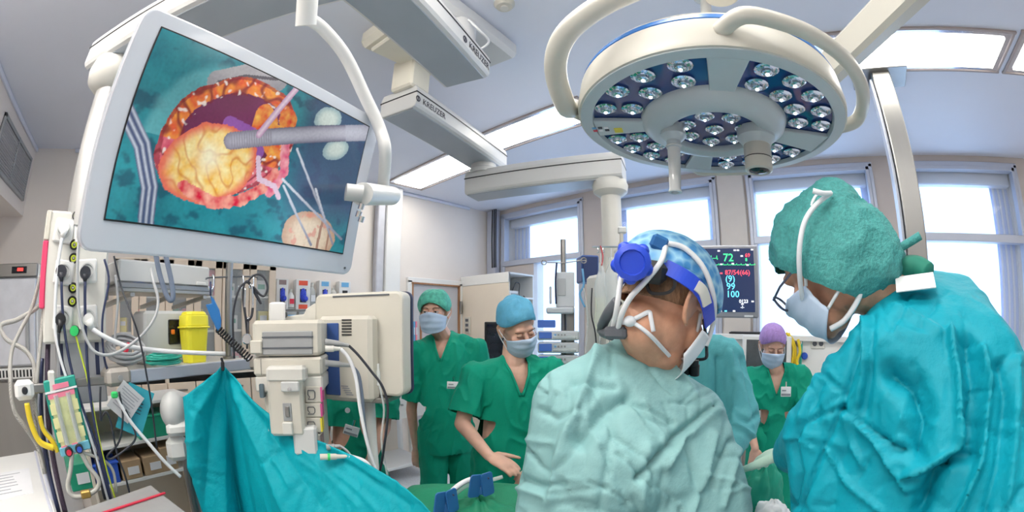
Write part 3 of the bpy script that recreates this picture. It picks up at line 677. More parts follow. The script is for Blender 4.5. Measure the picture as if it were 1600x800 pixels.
# yellow sharps bin
o = shp(304, .07); BM = SM @ Matrix.Translation(o)
sb = thing('sharps_bin', 'bright yellow sharps bin with a flared lid on the equipment shelf', 'sharps bin', BM @ V((0, 0, 0)))
def frustum(mb, w0, d0, w1, d1, z0, z1, r=.2):
    v = []
    for w_, d, z in ((w0, d0, z0), (w1, d1, z1)):
        for k in range(16):
            a = 2*pi*k/16; cx, sx = cos(a), sin(a); e = .45
            v.append((abs(cx)**e*(1 if cx > 0 else -1)*w_/2, abs(sx)**e*(1 if sx > 0 else -1)*d/2, z))
    f = [(i, (i+1) % 16, (i+1) % 16+16, i+16) for i in range(16)]+[tuple(range(16))[::-1], tuple(range(16, 32))]
    return mb.add(v, f)
frustum(MB(BM), .092, .075, .116, .092, 0, .140).build('bin', 'yellow_plastic', sb, bevel=.004)
frustum(frustum(MB(BM), .132, .108, .132, .108, .138, .146), .120, .096, .116, .092, .146, .19).build('lid', 'yellow_plastic', sb, bevel=.004)
frustum(MB(BM), .108, .085, .09, .07, .19, .205).build('lid_cap', 'yellow_plastic', sb, bevel=.005)
# grey medical device behind the bin
o = shp(256, .15); DM = SM @ Matrix.Translation(o)
gd = thing('bedside_device', 'grey-white boxy device with black display and orange knob beside the yellow bin', 'medical device', DM @ V((0, 0, 0)))
MB(DM).box((0.02, .05, .105), (.24, .14, .21), bev=.012).build('casing', 'grey_white', gd)
MB(DM).box((0.02, -.021, .055), (.225, .004, .003)).build('seam', 'grey_plastic', gd)
MB(DM).box((.045, -.022, .125), (.06, .008, .10), bev=.008).build('display', 'black_gloss', gd)
MB(DM).box((.035, -.03, .125), (.016, .012, .02), bev=.003).build('knob', mat('orange', (.9, .22, .02), .4), gd)
# coil of grey cable and green tube lying on the shelf
def coil(M, c, r, n, tr, tilt, seed):
    rnd = random.Random(seed); p = []
    for k in range(n*14):
        a = 2*pi*k/14; rr = r*(1+.16*sin(a*.37+seed)+rnd.uniform(-.03, .03))
        p.append(M @ V((c[0]+rr*cos(a), c[1]+rr*.55*sin(a), c[2]+.004*k/14*1.5+tilt*(sin(a)*.5+.5)*r+rnd.uniform(-.002, .002))))
    return MB().tube(p, tr, 7)
o = shp(197, .06); tag(coil(SM, (o.x, .07, .012), .075, 7, .006, 1.0, 3).build('cable_coil', 'grey_cable', None, True), 'loose coil of grey cable piled on the equipment shelf', 'cable')
MB_ = MB(SM).box((o.x+.0, .05, .07), (.016, .016, .05), R=Matrix.Rotation(.5, 3, 'Y'), bev=.003); tag(MB_.build('red_cable_tag', 'red_plastic'), 'small red tag stuck in the grey cable coil', 'tag')
o = shp(258, .02); tag(coil(SM, (o.x, .03, .006), .072, 6, .0045, .12, 5).build('tubing_coil', 'teal_gel', None, True), 'flat coil of green tubing on the shelf before the yellow bin', 'tubing')
# upper tray with a grey box behind the lower edge of the screen
UM = SM @ Matrix.Translation((0, .16, 0))
u0, u1 = onp(UM, 178, 452), onp(UM, 330, 446)
ut = thing('upper_tray', 'steel instrument tray bracketed to the tower under the big screen', 'tray', UM @ V(((u0.x+u1.x)/2, .05, u0.z)))
mat('tray_steel', (.42, .41, .38), .35, .8, var=.05)
MB(UM).box(((u0.x+u1.x)/2, .09, u0.z), (u1.x-u0.x, .22, .018), bev=.003).build('tray_plate', 'tray_steel', ut)
MB(UM).box(((u0.x+u1.x)/2, -.02, u0.z+.016), (u1.x-u0.x, .01, .02), bev=.002).build('tray_lip', 'steel', ut)
for k in (0.15, .55, .9): x = u0.x+(u1.x-u0.x)*k; MB(UM).prism([(x, -.01, u0.z-.01), (x+.02, -.01, u0.z-.01), (x-.06, .16, u0.z-.05), (x-.08, .16, u0.z-.05)], (0, 0, -.015)).build('bracket', 'tray_steel', ut)
MB(UM).box((u0.x-.05, .12, u0.z-.02), (.12, .05, .03), bev=.004).build('clamp_arm', 'tray_steel', ut)
v0, v1 = onp(UM, 184, 434), onp(UM, 329, 398)
ub = thing('tray_device', 'light grey slab-shaped device lying on the upper steel tray', 'medical device', UM @ V(((v0.x+v1.x)/2, .08, u0.z+.01)))
zz = u0.z+.009
MB(UM).box(((v0.x+v1.x)/2, .08, zz+.062), (v1.x-v0.x, .17, .09), bev=.008).build('casing', 'grey_white', ub)
MB(UM).box(((v0.x+v1.x)/2, .08, zz+.009), (v1.x-v0.x-.03, .16, .018)).build('base', 'grey_plastic', ub)
MB(UM).box((v1.x-.05, -.008, zz+.03), (.05, .012, .016), bev=.003).build('latch', 'white_enamel', ub)
MB(UM).box((v0.x+.10, -.006, zz+.012), (.06, .01, .014)).build('port', 'navy_panel', ub)
# ------------------------------------------------------------------ cables and hoses
def cable(name, pts, r, m, label, cat='cable', n=8, group=None):
    p = [at_d(*q) for q in pts]; return tag(MB().tube(spline(p, 6), r, n).build(name, m, None, True), label, cat, group)
D = 1.62
def plug(px, py, m, big=1.0, ang=0):
    c = tp_(px, py); return MB(TM @ Matrix.Translation((c.x, -.028, c.z)) @ Matrix.Rotation(ang, 4, 'Y')).lathe([(.021*big, .02), (.022*big, .0), (.016*big, -.016), (.0, -.018)], R=Matrix.Rotation(-pi/2, 3, 'X') @ Matrix.Rotation(pi, 3, 'X'), n=16)
def power_lead(name, px, py, pm, pts, r, m, label):
    t = thing(name, label, 'power lead', TM @ tp_(px, py))
    plug(px, py, None).build('plug', pm, t, 'auto')
    c = TM @ (tp_(px, py, -.04)); MB().tube([c, at_d(*pts[0])], r*1.7, 8, True, [r*2.2, r*1.1]).build('strain_relief', pm, t, True)
    MB().tube(spline([at_d(*q) for q in pts], 6), r, 8).build('lead', m, t, True)
power_lead('power_lead', 100, 359, 'white_enamel', [(97, 372, D), (90, 420, D), (86, 490, D), (88, 530, D), (104, 590, D), (126, 640, D), (146, 700, D), (172, 790, D)], .0068, 'white_cable', 'white plug and lead in the topmost left socket of the tower')
power_lead('power_lead', 96, 426, 'rubber_cable', [(96, 440, D), (99, 500, D), (110, 570, D), (130, 640, D), (155, 710, D), (170, 780, D)], .0055, 'navy_cable', 'round black plug with dark lead in the middle left socket')
power_lead('power_lead', 133, 428, 'rubber_cable', [(133, 440, D), (134, 520, D), (138, 590, D), (146, 650, D), (160, 720, D), (176, 790, D)], .0058, 'navy_cable', 'black plug with thick dark lead in the middle right socket')
power_lead('power_lead', 95, 500, 'black', [(92, 520, D), (93, 550, D), (106, 595, D), (128, 660, D), (150, 720, D), (164, 780, D)], .0060, 'rubber_cable', 'angled black plug in the lowest left socket')
power_lead('power_lead', 138, 500, 'white_enamel', [(144, 514, D), (165, 527, D), (200, 541, 1.64), (250, 548, 1.66), (300, 551, 1.68), (352, 553, 1.70)], .0085, 'white_cable', 'white plug with thick white lead lying along the shelf')
t = thing('earth_lead', 'green earthing plug with a yellow-green lead', 'earth lead', TM @ tp_(117, 517))
plug(116, 517, None, .8).build('plug', 'bright_green', t, 'auto')
MB().tube(spline([at_d(*q) for q in [(117, 520, D), (124, 545, D), (136, 590, D), (146, 640, D), (158, 700, D), (182, 785, D)]], 6), .0035, 8).build('lead', 'yellow_green', t, True)
cable('tower_cable', [(127, 360, 1.60), (122, 390, 1.6), (121, 440, 1.6), (124, 490, 1.6), (135, 530, 1.6), (152, 552, 1.6), (180, 552, 1.62), (215, 530, 1.62), (240, 500, 1.62), (247, 470, 1.64), (240, 440, 1.66), (236, 420, 1.70)], .0058, 'grey_cable', 'light grey cable looping from the tower up to the tray device')
cable('tray_cable', [(243, 395, 1.55), (250, 430, 1.55), (262, 465, 1.55), (270, 466, 1.55), (268, 440, 1.55), (258, 395, 1.55)], .0095, mat('slate_cable', (.16, .20, .28), .45), 'thick slate-blue cable loop hanging below the big screen')
cable('hanging_cable', [(163, 405, 1.63), (170, 440, 1.63), (160, 500, 1.63), (163, 560, 1.63), (172, 585, 1.63)], .0045, 'navy_cable', 'dark cable dropping beside the tower panel to the shelf end')
cable('hanging_cable', [(178, 400, 1.66), (190, 450, 1.66), (205, 490, 1.58), (218, 530, 1.58), (228, 580, 1.58), (238, 640, 1.60), (245, 700, 1.62)], .0035, 'rubber_cable', 'thin black cable crossing in front of the grey coil')
cable('hanging_cable', [(180, 430, 1.70), (184, 470, 1.70), (180, 520, 1.70), (178, 560, 1.70)], .0055, 'grey_cable', 'grey cable bundle behind the tower panel', n=8)
# thick corrugated gas hoses at the far left
cable('gas_hose', [(64, 430, 1.75), (50, 480, 1.75), (30, 520, 1.72), (18, 550, 1.70), (16, 590, 1.66), (22, 640, 1.64), (40, 668, 1.64), (60, 700, 1.66), (70, 740, 1.66)], .0085, 'hose_grey', 'corrugated grey gas hose looping out widest left of the tower', 'hose')
cable('gas_hose', [(68, 415, 1.78), (66, 470, 1.76), (30, 498, 1.74), (2, 508, 1.74), (10, 530, 1.72), (40, 548, 1.70), (54, 575, 1.68), (52, 620, 1.66), (58, 680, 1.64)], .0085, 'hose_grey', 'corrugated grey gas hose sweeping sideways past the fridge', 'hose')
cable('gas_hose', [(70, 470, 1.72), (64, 530, 1.70), (58, 590, 1.66), (56, 640, 1.64), (70, 672, 1.64), (98, 700, 1.62)], .0085, 'hose_grey', 'corrugated grey gas hose running into the wall clamp', 'hose')
cable('tower_hose', [(76, 520, 1.72), (74, 600, 1.68), (76, 660, 1.66), (84, 720, 1.64), (102, 800, 1.62)], .011, mat('plum_cable', (.06, .04, .07), .5, var=.3, scale=150, kind='wave', bump=.3), 'dark plum braided hose hanging below the tower', 'hose')
cable('tower_hose', [(66, 560, 1.72), (64, 620, 1.70), (70, 700, 1.68), (92, 800, 1.66)], .009, 'navy_cable', 'navy hose hanging below the tower', 'hose')
cable('tower_hose', [(60, 615, 1.70), (60, 680, 1.70), (76, 760, 1.68), (92, 810, 1.66)], .010, mat('pale_lilac', (.58, .60, .70), .5), 'pale lilac hose hanging below the wall clamp', 'hose')
cable('gas_hose', [(42, 630, 1.60), (48, 660, 1.60), (62, 690, 1.60), (84, 700, 1.60)], .011, 'yellow_hose', 'yellow gas hose curving down towards the flow meter', 'hose')
cable('gas_hose', [(62, 650, 1.62), (68, 672, 1.62), (82, 690, 1.62), (90, 706, 1.62)], .009, 'yellow_hose', 'shorter yellow gas hose behind the grey hose', 'hose')
# clamp with round screw
CM = facing(38, 610, 1.60); cl = thing('rail_clamp', 'white rail clamp with a round black screw on the tower rail', 'clamp', at_d(38, 622, 1.60))
MB(CM).box((0, .02, 0), (.075, .05, .062), bev=.014).build('body', 'white_enamel', cl)
MB(CM).lathe([(.012, 0), (.012, .006), (.008, .008), (0, .008)], (.002, -.006, .0), R=Matrix.Rotation(pi/2, 3, 'X'), n=16).build('screw', 'black', cl, 'auto')
MB(CM).box((.075, .02, .0), (.09, .022, .03), bev=.004).build('jaw', 'steel', cl)
MB(CM).box((.11, .02, .01), (.028, .04, .085), bev=.006).build('grip', 'warm_white', cl)
# flow meter with two glass tubes
FM = facing(104, 650, 1.60) @ Matrix.Rotation(-.12, 4, 'Y'); c0, c1 = onp(FM, 76, 600), onp(FM, 132, 700)
fw, fh = .125, .245; fm = thing('flow_meter', 'green-framed gas flow meter with two glass tubes and pink labels', 'flow meter', FM @ V((0, 0, -fh/2)))
MB(FM).box((0, .02, 0), (fw, .03, fh), bev=.004).build('frame', mat('meter_green', (.02, .33, .26), .4), fm)
MB(FM).box((0, .003, -.012), (fw*.80, .006, fh*.72), bev=.002).build('scale_plate', mat('meter_plate', (.62, .66, .36), .4, var=.2, scale=22), fm)
for sx in (-1, 1):
    g = MB(FM).cyl((sx*.024, -.008, -fh*.36), (sx*.024, -.008, fh*.30), .0095, n=14).build('glass_tube', 'clear_plastic', fm, 'auto')
    MB(FM).cyl((sx*.024, -.008, -fh*.34), (sx*.024, -.008, fh*.28), .003, n=8).build('float_rod', 'ink_grey', g)
    for k in range(3): MB(FM).box((sx*.044, -.001, -.06+k*.045), (.022, .004, .034)).build('scale_card', mat('card_yellow', (.82, .80, .42), .5), fm)
MB(FM).box((.002, .002, fh*.40), (.062, .006, .016)).build('pink_label', 'pink_label', fm); MB(FM).box((-.002, .002, fh*.29), (.105, .006, .016)).build('pink_label', 'pink_label', fm)
MB(FM).box((0, .0, fh*.345), (fw, .006, .006)).build('white_strip', 'paper', fm)
MB(FM).box((0, .0, -fh*.44), (fw*.96, .012, .030), bev=.003).build('valve_bar', mat('valve_blue', (.16, .47, .62), .4), fm)
for sx, m in ((-.026, 'red_plastic'), (.016, 'blue_plastic')):
    k = MB(FM).lathe([(.0155, 0), (.0155, .016), (.012, .022), (.0, .022)], (sx, -.005, -fh*.45), R=Matrix.Rotation(pi/2, 3, 'X'), n=18).build('valve_knob', 'black', fm, 'auto')
    MB(FM).lathe([(.010, .0), (.010, .003), (0, .003)], (sx, -.026, -fh*.45), R=Matrix.Rotation(pi/2, 3, 'X'), n=14).build('knob_cap', m, k, 'auto')
    MB(FM).box((sx-.012, -.001, -fh*.395), (.024, .008, .012)).build('pink_label', 'pink_label', fm)
cable('meter_tube', [(113, 706, 1.59), (110, 735, 1.59), (106, 760, 1.59), (114, 775, 1.59), (134, 774, 1.59), (150, 765, 1.59), (154, 750, 1.59), (138, 728, 1.59), (126, 706, 1.59)], .0088, mat('clear_hose', (.55, .54, .50), .3, var=.1), 'thick translucent tube looped under the flow meter', 'tubing')
tag(MB(facing(134, 772, 1.58)).box((0, 0, 0), (.038, .024, .026), bev=.004).build('tube_connector', mat('brass', (.62, .42, .12), .35, .6)), 'brass connector clamped on the tube loop', 'connector')
cable('drain_tube', [(125, 706, 1.6), (150, 714, 1.62), (168, 724, 1.64), (178, 740, 1.64), (182, 770, 1.64)], .006, mat('clear_hose', (.6, .6, .6)), 'grey drain tube slanting from the flow meter', 'tubing')
cable('loop_cable', [(157, 604, 1.58), (157, 655, 1.58), (160, 650, 1.58), (166, 644, 1.58), (173, 660, 1.58), (184, 712, 1.58), (196, 745, 1.58), (207, 790, 1.58)], .004, 'rubber_cable', 'black cable bent in a sharp loop below the shelf corner')
cable('loop_cable', [(186, 612, 1.58), (192, 650, 1.58), (186, 690, 1.58), (168, 712, 1.58), (176, 716, 1.58), (205, 695, 1.58), (212, 680, 1.58), (205, 660, 1.58), (196, 640, 1.58)], .004, 'rubber_cable', 'black cable hanging in a wide loop under the leaflets')
cable('white_tube', [(182, 620, 1.58), (205, 660, 1.58), (232, 692, 1.58), (256, 720, 1.58), (282, 745, 1.58)], .0065, 'white_cable', 'stiff white tube slanting down below the shelf corner', 'tubing')
tag(MB(facing(179, 617, 1.575)).box((0, 0, 0), (.026, .016, .022), bev=.005).build('green_clip', 'bright_green'), 'small bright green clip under the shelf corner', 'clip')
# leaflets hanging under the shelf
lm_ = facing(208, 635, 1.62) @ Matrix.Rotation(.45, 4, 'Y')
lf = thing('leaflet', 'turquoise printed leaflet hanging under the equipment shelf', 'leaflet', lm_ @ V((0, 0, -.07)))
MB(lm_).box((.01, 0, -.01), (.105, .002, .165)).build('sheet', 'blue_card', lf)
for k in range(4): MB(lm_).box((.005, -.0018, .02-.012*k), (.06, .001, .003)).build('print_line', 'label_ink', lf)
lm2 = facing(196, 628, 1.605) @ Matrix.Rotation(.75, 4, 'Y')
lf2 = thing('leaflet', 'grey typed card hanging in front of the turquoise leaflet', 'leaflet', lm2 @ V((0, 0, -.05)))
MB(lm2).box((0, 0, 0), (.10, .002, .11)).build('sheet', 'paper_grey', lf2)
for k in range(8): MB(lm2).box((.0, -.0018, .04-.010*k), (.075-.02*(k % 3 == 2), .001, .003)).build('print_line', 'ink_grey', lf2)
# blue face mask paddle with coiled cord, stethoscope
PM = facing(345, 490, 1.66); bp = thing('blue_paddle', 'blue oval hand control hanging from a hook with coiled cord', 'hand control', at_d(345, 520, 1.66))
MB(PM).prism([(onp(PM, x, y).x, 0, onp(PM, x, y).z) for x, y in ((328, 460), (331, 474), (321, 476), (330, 498), (334, 505), (339, 518), (345, 516), (346, 500), (343, 484), (335, 468))], (0, .02, 0)).build('body', mat('paddle_blue', (.02, .16, .45), .3), bp, bevel=.004)
MB().tube([at_d(329, 462, 1.66), at_d(329, 440, 1.66)], .004, 8).build('strap', 'navy_cable', bp, True)
hel = []
A, B_ = at_d(341, 514, 1.66), at_d(392, 562, 1.60); dv = B_-A; ux = dv.normalized(); uy = ux.cross(V((0, 0, 1))).normalized(); uz = ux.cross(uy)
for k in range(15*12+1): a = 2*pi*k/12; hel.append(A+dv*(k/180)+(uy*cos(a)+uz*sin(a))*.013)
MB().tube(hel, .0032, 6).build('coiled_cord', 'black', bp, True)
st = thing('stethoscope', 'black stethoscope hanging over the hooks of the cross rail', 'stethoscope', at_d(390, 540, 1.62))
MB().tube(spline([at_d(*q, 1.62) for q in [(387, 531), (384, 500), (380, 470), (381, 446), (388, 440), (400, 458), (408, 475), (400, 462), (388, 442), (376, 448), (368, 470), (364, 500), (366, 560)]], 6), .0042, 8).build('tubing', 'rubber_cable', st, True)
MB().tube(spline([at_d(*q, 1.615) for q in [(386, 442), (394, 432), (405, 429), (414, 436), (418, 450), (413, 462), (406, 460), (396, 448)]], 6), .0042, 8).build('tubing_loop', 'rubber_cable', st, True)
MB().tube(spline([at_d(*q, 1.61) for q in [(383, 450), (382, 480), (383, 494), (388, 498), (393, 492), (395, 475), (394, 450), (391, 444)]], 6), .0036, 8).build('ear_tubes', 'chrome', st, True)
MB().tube(spline([at_d(*q, 1.608) for q in [(382, 480), (384, 496), (388, 500), (393, 494), (395, 481)]], 6), .005, 8).build('spring', 'rubber_cable', st, True)
MB().cyl(at_d(388, 500, 1.61), at_d(386, 545, 1.61), .004, n=8).build('stem', 'rubber_cable', st, True)
MB(facing(386, 530, 1.61)).lathe([(.018, 0), (.02, .006), (.016, .01), (0, .01)], n=18, R=Matrix.Rotation(pi/2, 3, 'X')).build('chest_piece', 'chrome', st, 'auto')
# ================================================================== module rack and the back of the patient monitor
RM = facing(452, 600, 1.46, -.22)
def rp(px, py, y=0.0): return onp(RM, px, py, y)
def rbox(x0, y0, x1, y1, yf, dep, name, m, par, bev=.006):
    a, b = rp(x0, y0, yf), rp(x1, y1, yf)
    return MB(RM).box(((a.x+b.x)/2, yf+dep/2, (a.z+b.z)/2), (abs(b.x-a.x), dep, abs(a.z-b.z)), bev=bev).build(name, m, par)
rk = thing('module_rack', 'cream anaesthesia module rack with stacked plug-in modules above the teal drape', 'medical device', RM @ V((0, .1, rp(450, 760).z)))
top = rbox(393, 501, 502, 556, .0, .26, 'top_unit', 'cream_plastic', rk, .012)
rbox(409, 518, 489, 554, -.004, .01, 'grey_panel', 'grey_plastic', top, .003)
for y in (526, 543): rbox(409, y, 489, y+1.2, -.006, .006, 'panel_groove', 'dark_grey', top, 0)
rbox(390, 532, 409, 553, -.012, .03, 'corner_block', 'cream_plastic', top, .004)
rbox(420, 555, 470, 560, .02, .20, 'foot_plate', 'dark_grey', rk, 0)
u2 = rbox(395, 559, 504, 587, .0, .26, 'second_unit', 'cream_plastic', rk, .008)
rbox(407, 560, 408.2, 586, -.003, .006, 'seam', 'dark_grey', u2, 0)
u3 = rbox(398, 588, 505, 612, .004, .25, 'third_unit', 'warm_white', rk, .006)
cr = rbox(412, 612, 506, 712, .02, .20, 'rack_body', 'cream_plastic', rk, .006)
for i, (y0, y1) in enumerate(((604, 629), (630, 652), (653, 676), (679, 698), (700, 720))):
    m_ = rbox(476, y0, 503, y1, .0, .05, 'plug_module', 'cream_plastic', rk, .003)
    if i < 3:
        pts = [(481, y0+6), (490, y0+6), (492, y0+9), (492, y1-8), (490, y1-5), (481, y1-5), (484, (y0+y1)/2+4), (481, (y0+y1)/2)]
        P = [rp(x, y, -.002) for x, y in pts]; MB(RM).tube([V((p.x, -.002, p.z)) for p in P]+[V((P[0].x, -.002, P[0].z))], .0016, 6).build('latch_outline', 'dark_grey', m_)
    rbox(500, y0+1, 504, y1-1, -.0015, .052, 'coloured_edge', ('magenta', 'magenta', 'sticker_yellow', 'taupe', 'grey_plastic')[i], m_, 0)
fr_ = rbox(415, 573, 477, 682, -.045, .07, 'front_holder', 'cream_plastic', rk, .010)
rbox(414, 573, 477, 598, -.05, .08, 'holder_top', 'warm_white', rk, .010)
rbox(438, 597, 467, 612, -.058, .02, 'release_handle', 'grey_white', fr_, .003); c = rp(452, 608, -.06); MB(RM).lathe([(.006, 0), (.006, .004), (0, .004)], (c.x, -.058, c.z), R=Matrix.Rotation(pi/2, 3, 'X'), n=14).build('key_lock', 'chrome', fr_, 'auto')
rbox(441, 630, 457, 658, -.048, .01, 'connector_recess', 'grey_plastic', fr_, .002); rbox(445, 635, 453, 652, -.052, .01, 'connector', 'steel', fr_, .002)
rbox(440, 660, 458, 680, -.055, .03, 'flap', 'warm_white', fr_, .004)
rbox(456, 668, 497, 712, -.04, .08, 'lower_tray', 'grey_white', rk, .008)
mat('smoke_plastic', (.10, .16, .20), .3, alpha=.8)
rbox(404, 600, 413, 622, -.005, .03, 'smoked_holder', 'smoke_plastic', rk, .003)
# post that carries the rack down to the floor
c = rp(455, 700, .13); MB(RM).box((c.x, .13, (-HC+.55)/2+.0), (.09, .09, .02), bev=.003).build('post_collar', 'steel', rk)
zf = -(RM @ V((0, 0, 0))).z
MB(RM).cyl((c.x, .13, zf), (c.x, .13, rp(455, 760, .13).z+.02), .035, n=20).build('post', 'steel', rk, 'auto')
for k in range(5):
    a = 2*pi*k/5; MB(RM).tube([(c.x, .13, zf+.09), (c.x+.20*cos(a), .13+.20*sin(a), zf+.06)], .02, 8).build('foot_arm', 'grey_plastic', rk); MB(RM).cyl((c.x+.20*cos(a), .11+.20*sin(a), zf+.03), (c.x+.20*cos(a), .15+.20*sin(a), zf+.03), .03, n=14).build('castor', 'black', rk)
# plugs and leads on the right side of the rack
def lead(name, p0, p1, pts, r, m, pm, label):
    t = thing(name, label, 'cable', at_d(*pts[-1])); a, b = at_d(*p0), at_d(*p1)
    MB().tube([a, a+(b-a)*.55, a+(b-a)*.6, b], .01, 12, True, [.0105, .0105, .008, .006]).build('plug', pm, t, 'auto')
    MB().tube(spline([at_d(*p1)]+[at_d(*q) for q in pts], 6), r, 8).build('lead', m, t, True); return t
lead('monitor_lead', (508, 534, 1.42), (545, 540, 1.42), [(560, 555, 1.42), (580, 580, 1.42), (598, 605, 1.42), (606, 640, 1.42), (600, 700, 1.42), (592, 745, 1.44)], .0045, 'rubber_cable', 'grey_plastic', 'dark lead from the upper plug curving over the monitor back')
lead('monitor_lead', (508, 545, 1.40), (532, 545, 1.40), [(545, 560, 1.40), (556, 590, 1.40), (563, 640, 1.40), (576, 700, 1.40), (600, 770, 1.40)], .0062, 'white_cable', 'warm_white', 'pale lead from the white plug hanging straight down')
lead('monitor_lead', (508, 567, 1.42), (548, 571, 1.42), [(560, 585, 1.42), (566, 620, 1.42), (572, 680, 1.42), (592, 755, 1.42)], .0055, mat('slate_cable', (.2, .25, .3)), 'grey_plastic', 'slate lead from the lower plug')
lead('monitor_lead', (510, 699, 1.40), (532, 697, 1.40), [(545, 708, 1.40), (555, 730, 1.40), (562, 760, 1.40)], .0045, 'grey_cable', 'grey_plastic', 'grey lead from the lowest rack plug')
lead('monitor_lead', (500, 714, 1.36), (545, 713, 1.36), [(570, 722, 1.36), (580, 738, 1.36), (578, 752, 1.36)], .009, 'white_cable', 'cream_plastic', 'thick cream probe cable with green band bending over the drape')
tag(MB().cyl(at_d(512, 714, 1.358), at_d(516, 714, 1.358), .0125, n=14).build('green_band', 'bright_green', None, 'auto'), 'green band ring on the cream probe plug', 'ring')
# monitor seen from behind
NM = facing(572, 540, 1.60, -.50)
def np_(px, py, y=0.0): return onp(NM, px, py, y)
mn = thing('patient_monitor', 'large cream patient monitor seen from behind with blue panel', 'monitor', NM @ V((0, .05, np_(570, 628).z)))
a, b = np_(512, 466), np_(622, 452); zc0, zc1 = np_(620, 620).z, np_(600, 455).z
x0, x1 = np_(492, 540).x, np_(629, 540).x
MB(NM).prism([(x+(x0+x1)/2, .0, z+(zc0+zc1)/2) for x, z in rrect(x1-x0, zc1-zc0, .028)], (0, .085, 0)).build('rear_shell', 'cream_plastic', mn, bevel=.010)
MB(NM).prism([(x+(x0+x1)/2, .085, z+(zc0+zc1)/2) for x, z in rrect(x1-x0+.008, zc1-zc0+.008, .03)], (0, .014, 0)).build('front_bezel', mat('bezel_navy', (.03, .04, .09), .4), mn, bevel=.003)
h0, h1 = np_(497, 500, -.06), np_(583, 628, -.06); hz0 = np_(560, 628, -.06).z; hz1 = np_(560, 493, -.06).z
hs = MB(NM).box(((h0.x+h1.x)/2, -.03, (hz0+hz1)/2), (h1.x-h0.x, .07, hz1-hz0), bev=.014).build('rear_hump', 'cream_plastic', mn)
g0 = np_(506, 505, -.068); g1 = np_(532, 618, -.068)
MB(NM).box(((g0.x+g1.x)/2, -.067, (g0.z+g1.z)/2), (g1.x-g0.x, .006, g0.z-g1.z), bev=.003).build('blue_panel', 'navy_panel', hs)
for k in range(6):
    q0, q1 = np_(534, 500+k*4.6, -.067), np_(549, 500+k*4.6, -.067); MB(NM).box(((q0.x+q1.x)/2, -.066, q0.z), (q1.x-q0.x, .004, .0045)).build('vent_slot', 'black', hs)
for k in range(5):
    q = np_(534+k*2, 603+k*3.4, -.067); MB(NM).box((q.x+.012, -.066, q.z), (.03, .002, .003)).build('print_line', 'ink_grey', hs)
q0, q1 = np_(520, 470, -.001), np_(608, 457, -.001); MB(NM).box(((q0.x+q1.x)/2, -.001, (q0.z+q1.z)/2+.004), (q1.x-q0.x, .004, .006)).build('vent_slot', 'dark_grey', mn)
q0, q1 = np_(583, 505, -.02), np_(586, 600, -.02); MB(NM).box((q0.x, -.012, (q0.z+q1.z)/2), (.012, .03, q0.z-q1.z), bev=.003).build('groove', 'beam_cream', mn)
w0, w1 = np_(440, 486, .02), np_(505, 472, .02)
mat('cream_handle', (.70, .68, .62), .4)
MB(NM).prism([(np_(x, y, .01).x, .01, np_(x, y, .01).z) for x, y in ((440, 503), (448, 494), (462, 492), (474, 491), (478, 482), (490, 474), (504, 472), (516, 480), (516, 505))], (0, .06, 0)).build('carry_handle', 'cream_handle', mn, bevel=.006)
# monitor stand
zb = -(NM @ V((0, 0, 0))).z; xm = (x0+x1)/2
MB(NM).box((xm+.02, .03, zc0-.012), (.24, .14, .02), bev=.004).build('stand_plate', 'steel', mn)
MB(NM).cyl((xm+.03, .04, zb+.05), (xm+.03, .04, zc0-.015), .022, n=16).build('stand_tube', 'white_enamel', mn, 'auto')
MB(NM).box((xm+.03, .10, zb+.03), (.30, .30, .05), bev=.02).build('stand_base', 'grey_plastic', mn)
tg = thing('syringe', 'clear plastic syringe tip clipped beside the monitor back', 'syringe', at_d(592, 585, 1.44))
MB().tube([at_d(591, 568, 1.44), at_d(591, 578, 1.44), at_d(591, 580, 1.44), at_d(592, 602, 1.44)], .005, 10, True, [.004, .004, .007, .007]).build('barrel', 'clear_plastic', tg, 'auto')
MB().tube(spline([at_d(592, 600, 1.44), at_d(600, 640, 1.44), at_d(596, 690, 1.44), at_d(606, 745, 1.44)], 6), .004, 8).build('tubing', 'clear_plastic', tg, True)
# paper box behind the rack
o_ = facing(433, 490, 1.75); bx = thing('tissue_box', 'plain white upright box behind the module rack', 'box', o_ @ V((0, .04, -.10)))
MB(o_).box((0, .05, -.03), (.07, .05, .15), bev=.006).build('carton', 'white_enamel', bx)
MB(o_).box((.0, .05, .046), (.05, .03, .004), bev=.001).build('slit_rim', 'paper', bx)
# ================================================================== teal drape hung from the shelf
mat('teal_drape', (.0, .36, .44), .6, var=.08, scale=5, bump=.35, bscale=50, spec=.25)
tpx = [(280, 800, 1.40), (281, 720, 1.42), (280, 650, 1.46), (286, 627, 1.49), (310, 603, 1.55), (335, 582, 1.62), (347, 572, 1.66), (358, 580, 1.64), (380, 606, 1.58), (405, 632, 1.53), (440, 658, 1.48), (490, 685, 1.42), (550, 713, 1.34), (610, 745, 1.26), (660, 785, 1.18), (690, 830, 1.12), (700, 900, 1.08)]
top_ = spline([at_d(*q) for q in tpx[3:]], 8); nT = len(top_)-1
cp = thing('drape_clip', 'black clip pinching the teal drape to the shelf rail', 'clip', at_d(348, 575, 1.63))
MB(facing(348, 572, 1.63)).box((0, 0, 0), (.014, .03, .035), bev=.004).build('jaw', 'black', cp)
MB().tube([at_d(348, 566, 1.63), at_d(346, 560, 1.62)], .005, 8).build('handle', 'black', cp)
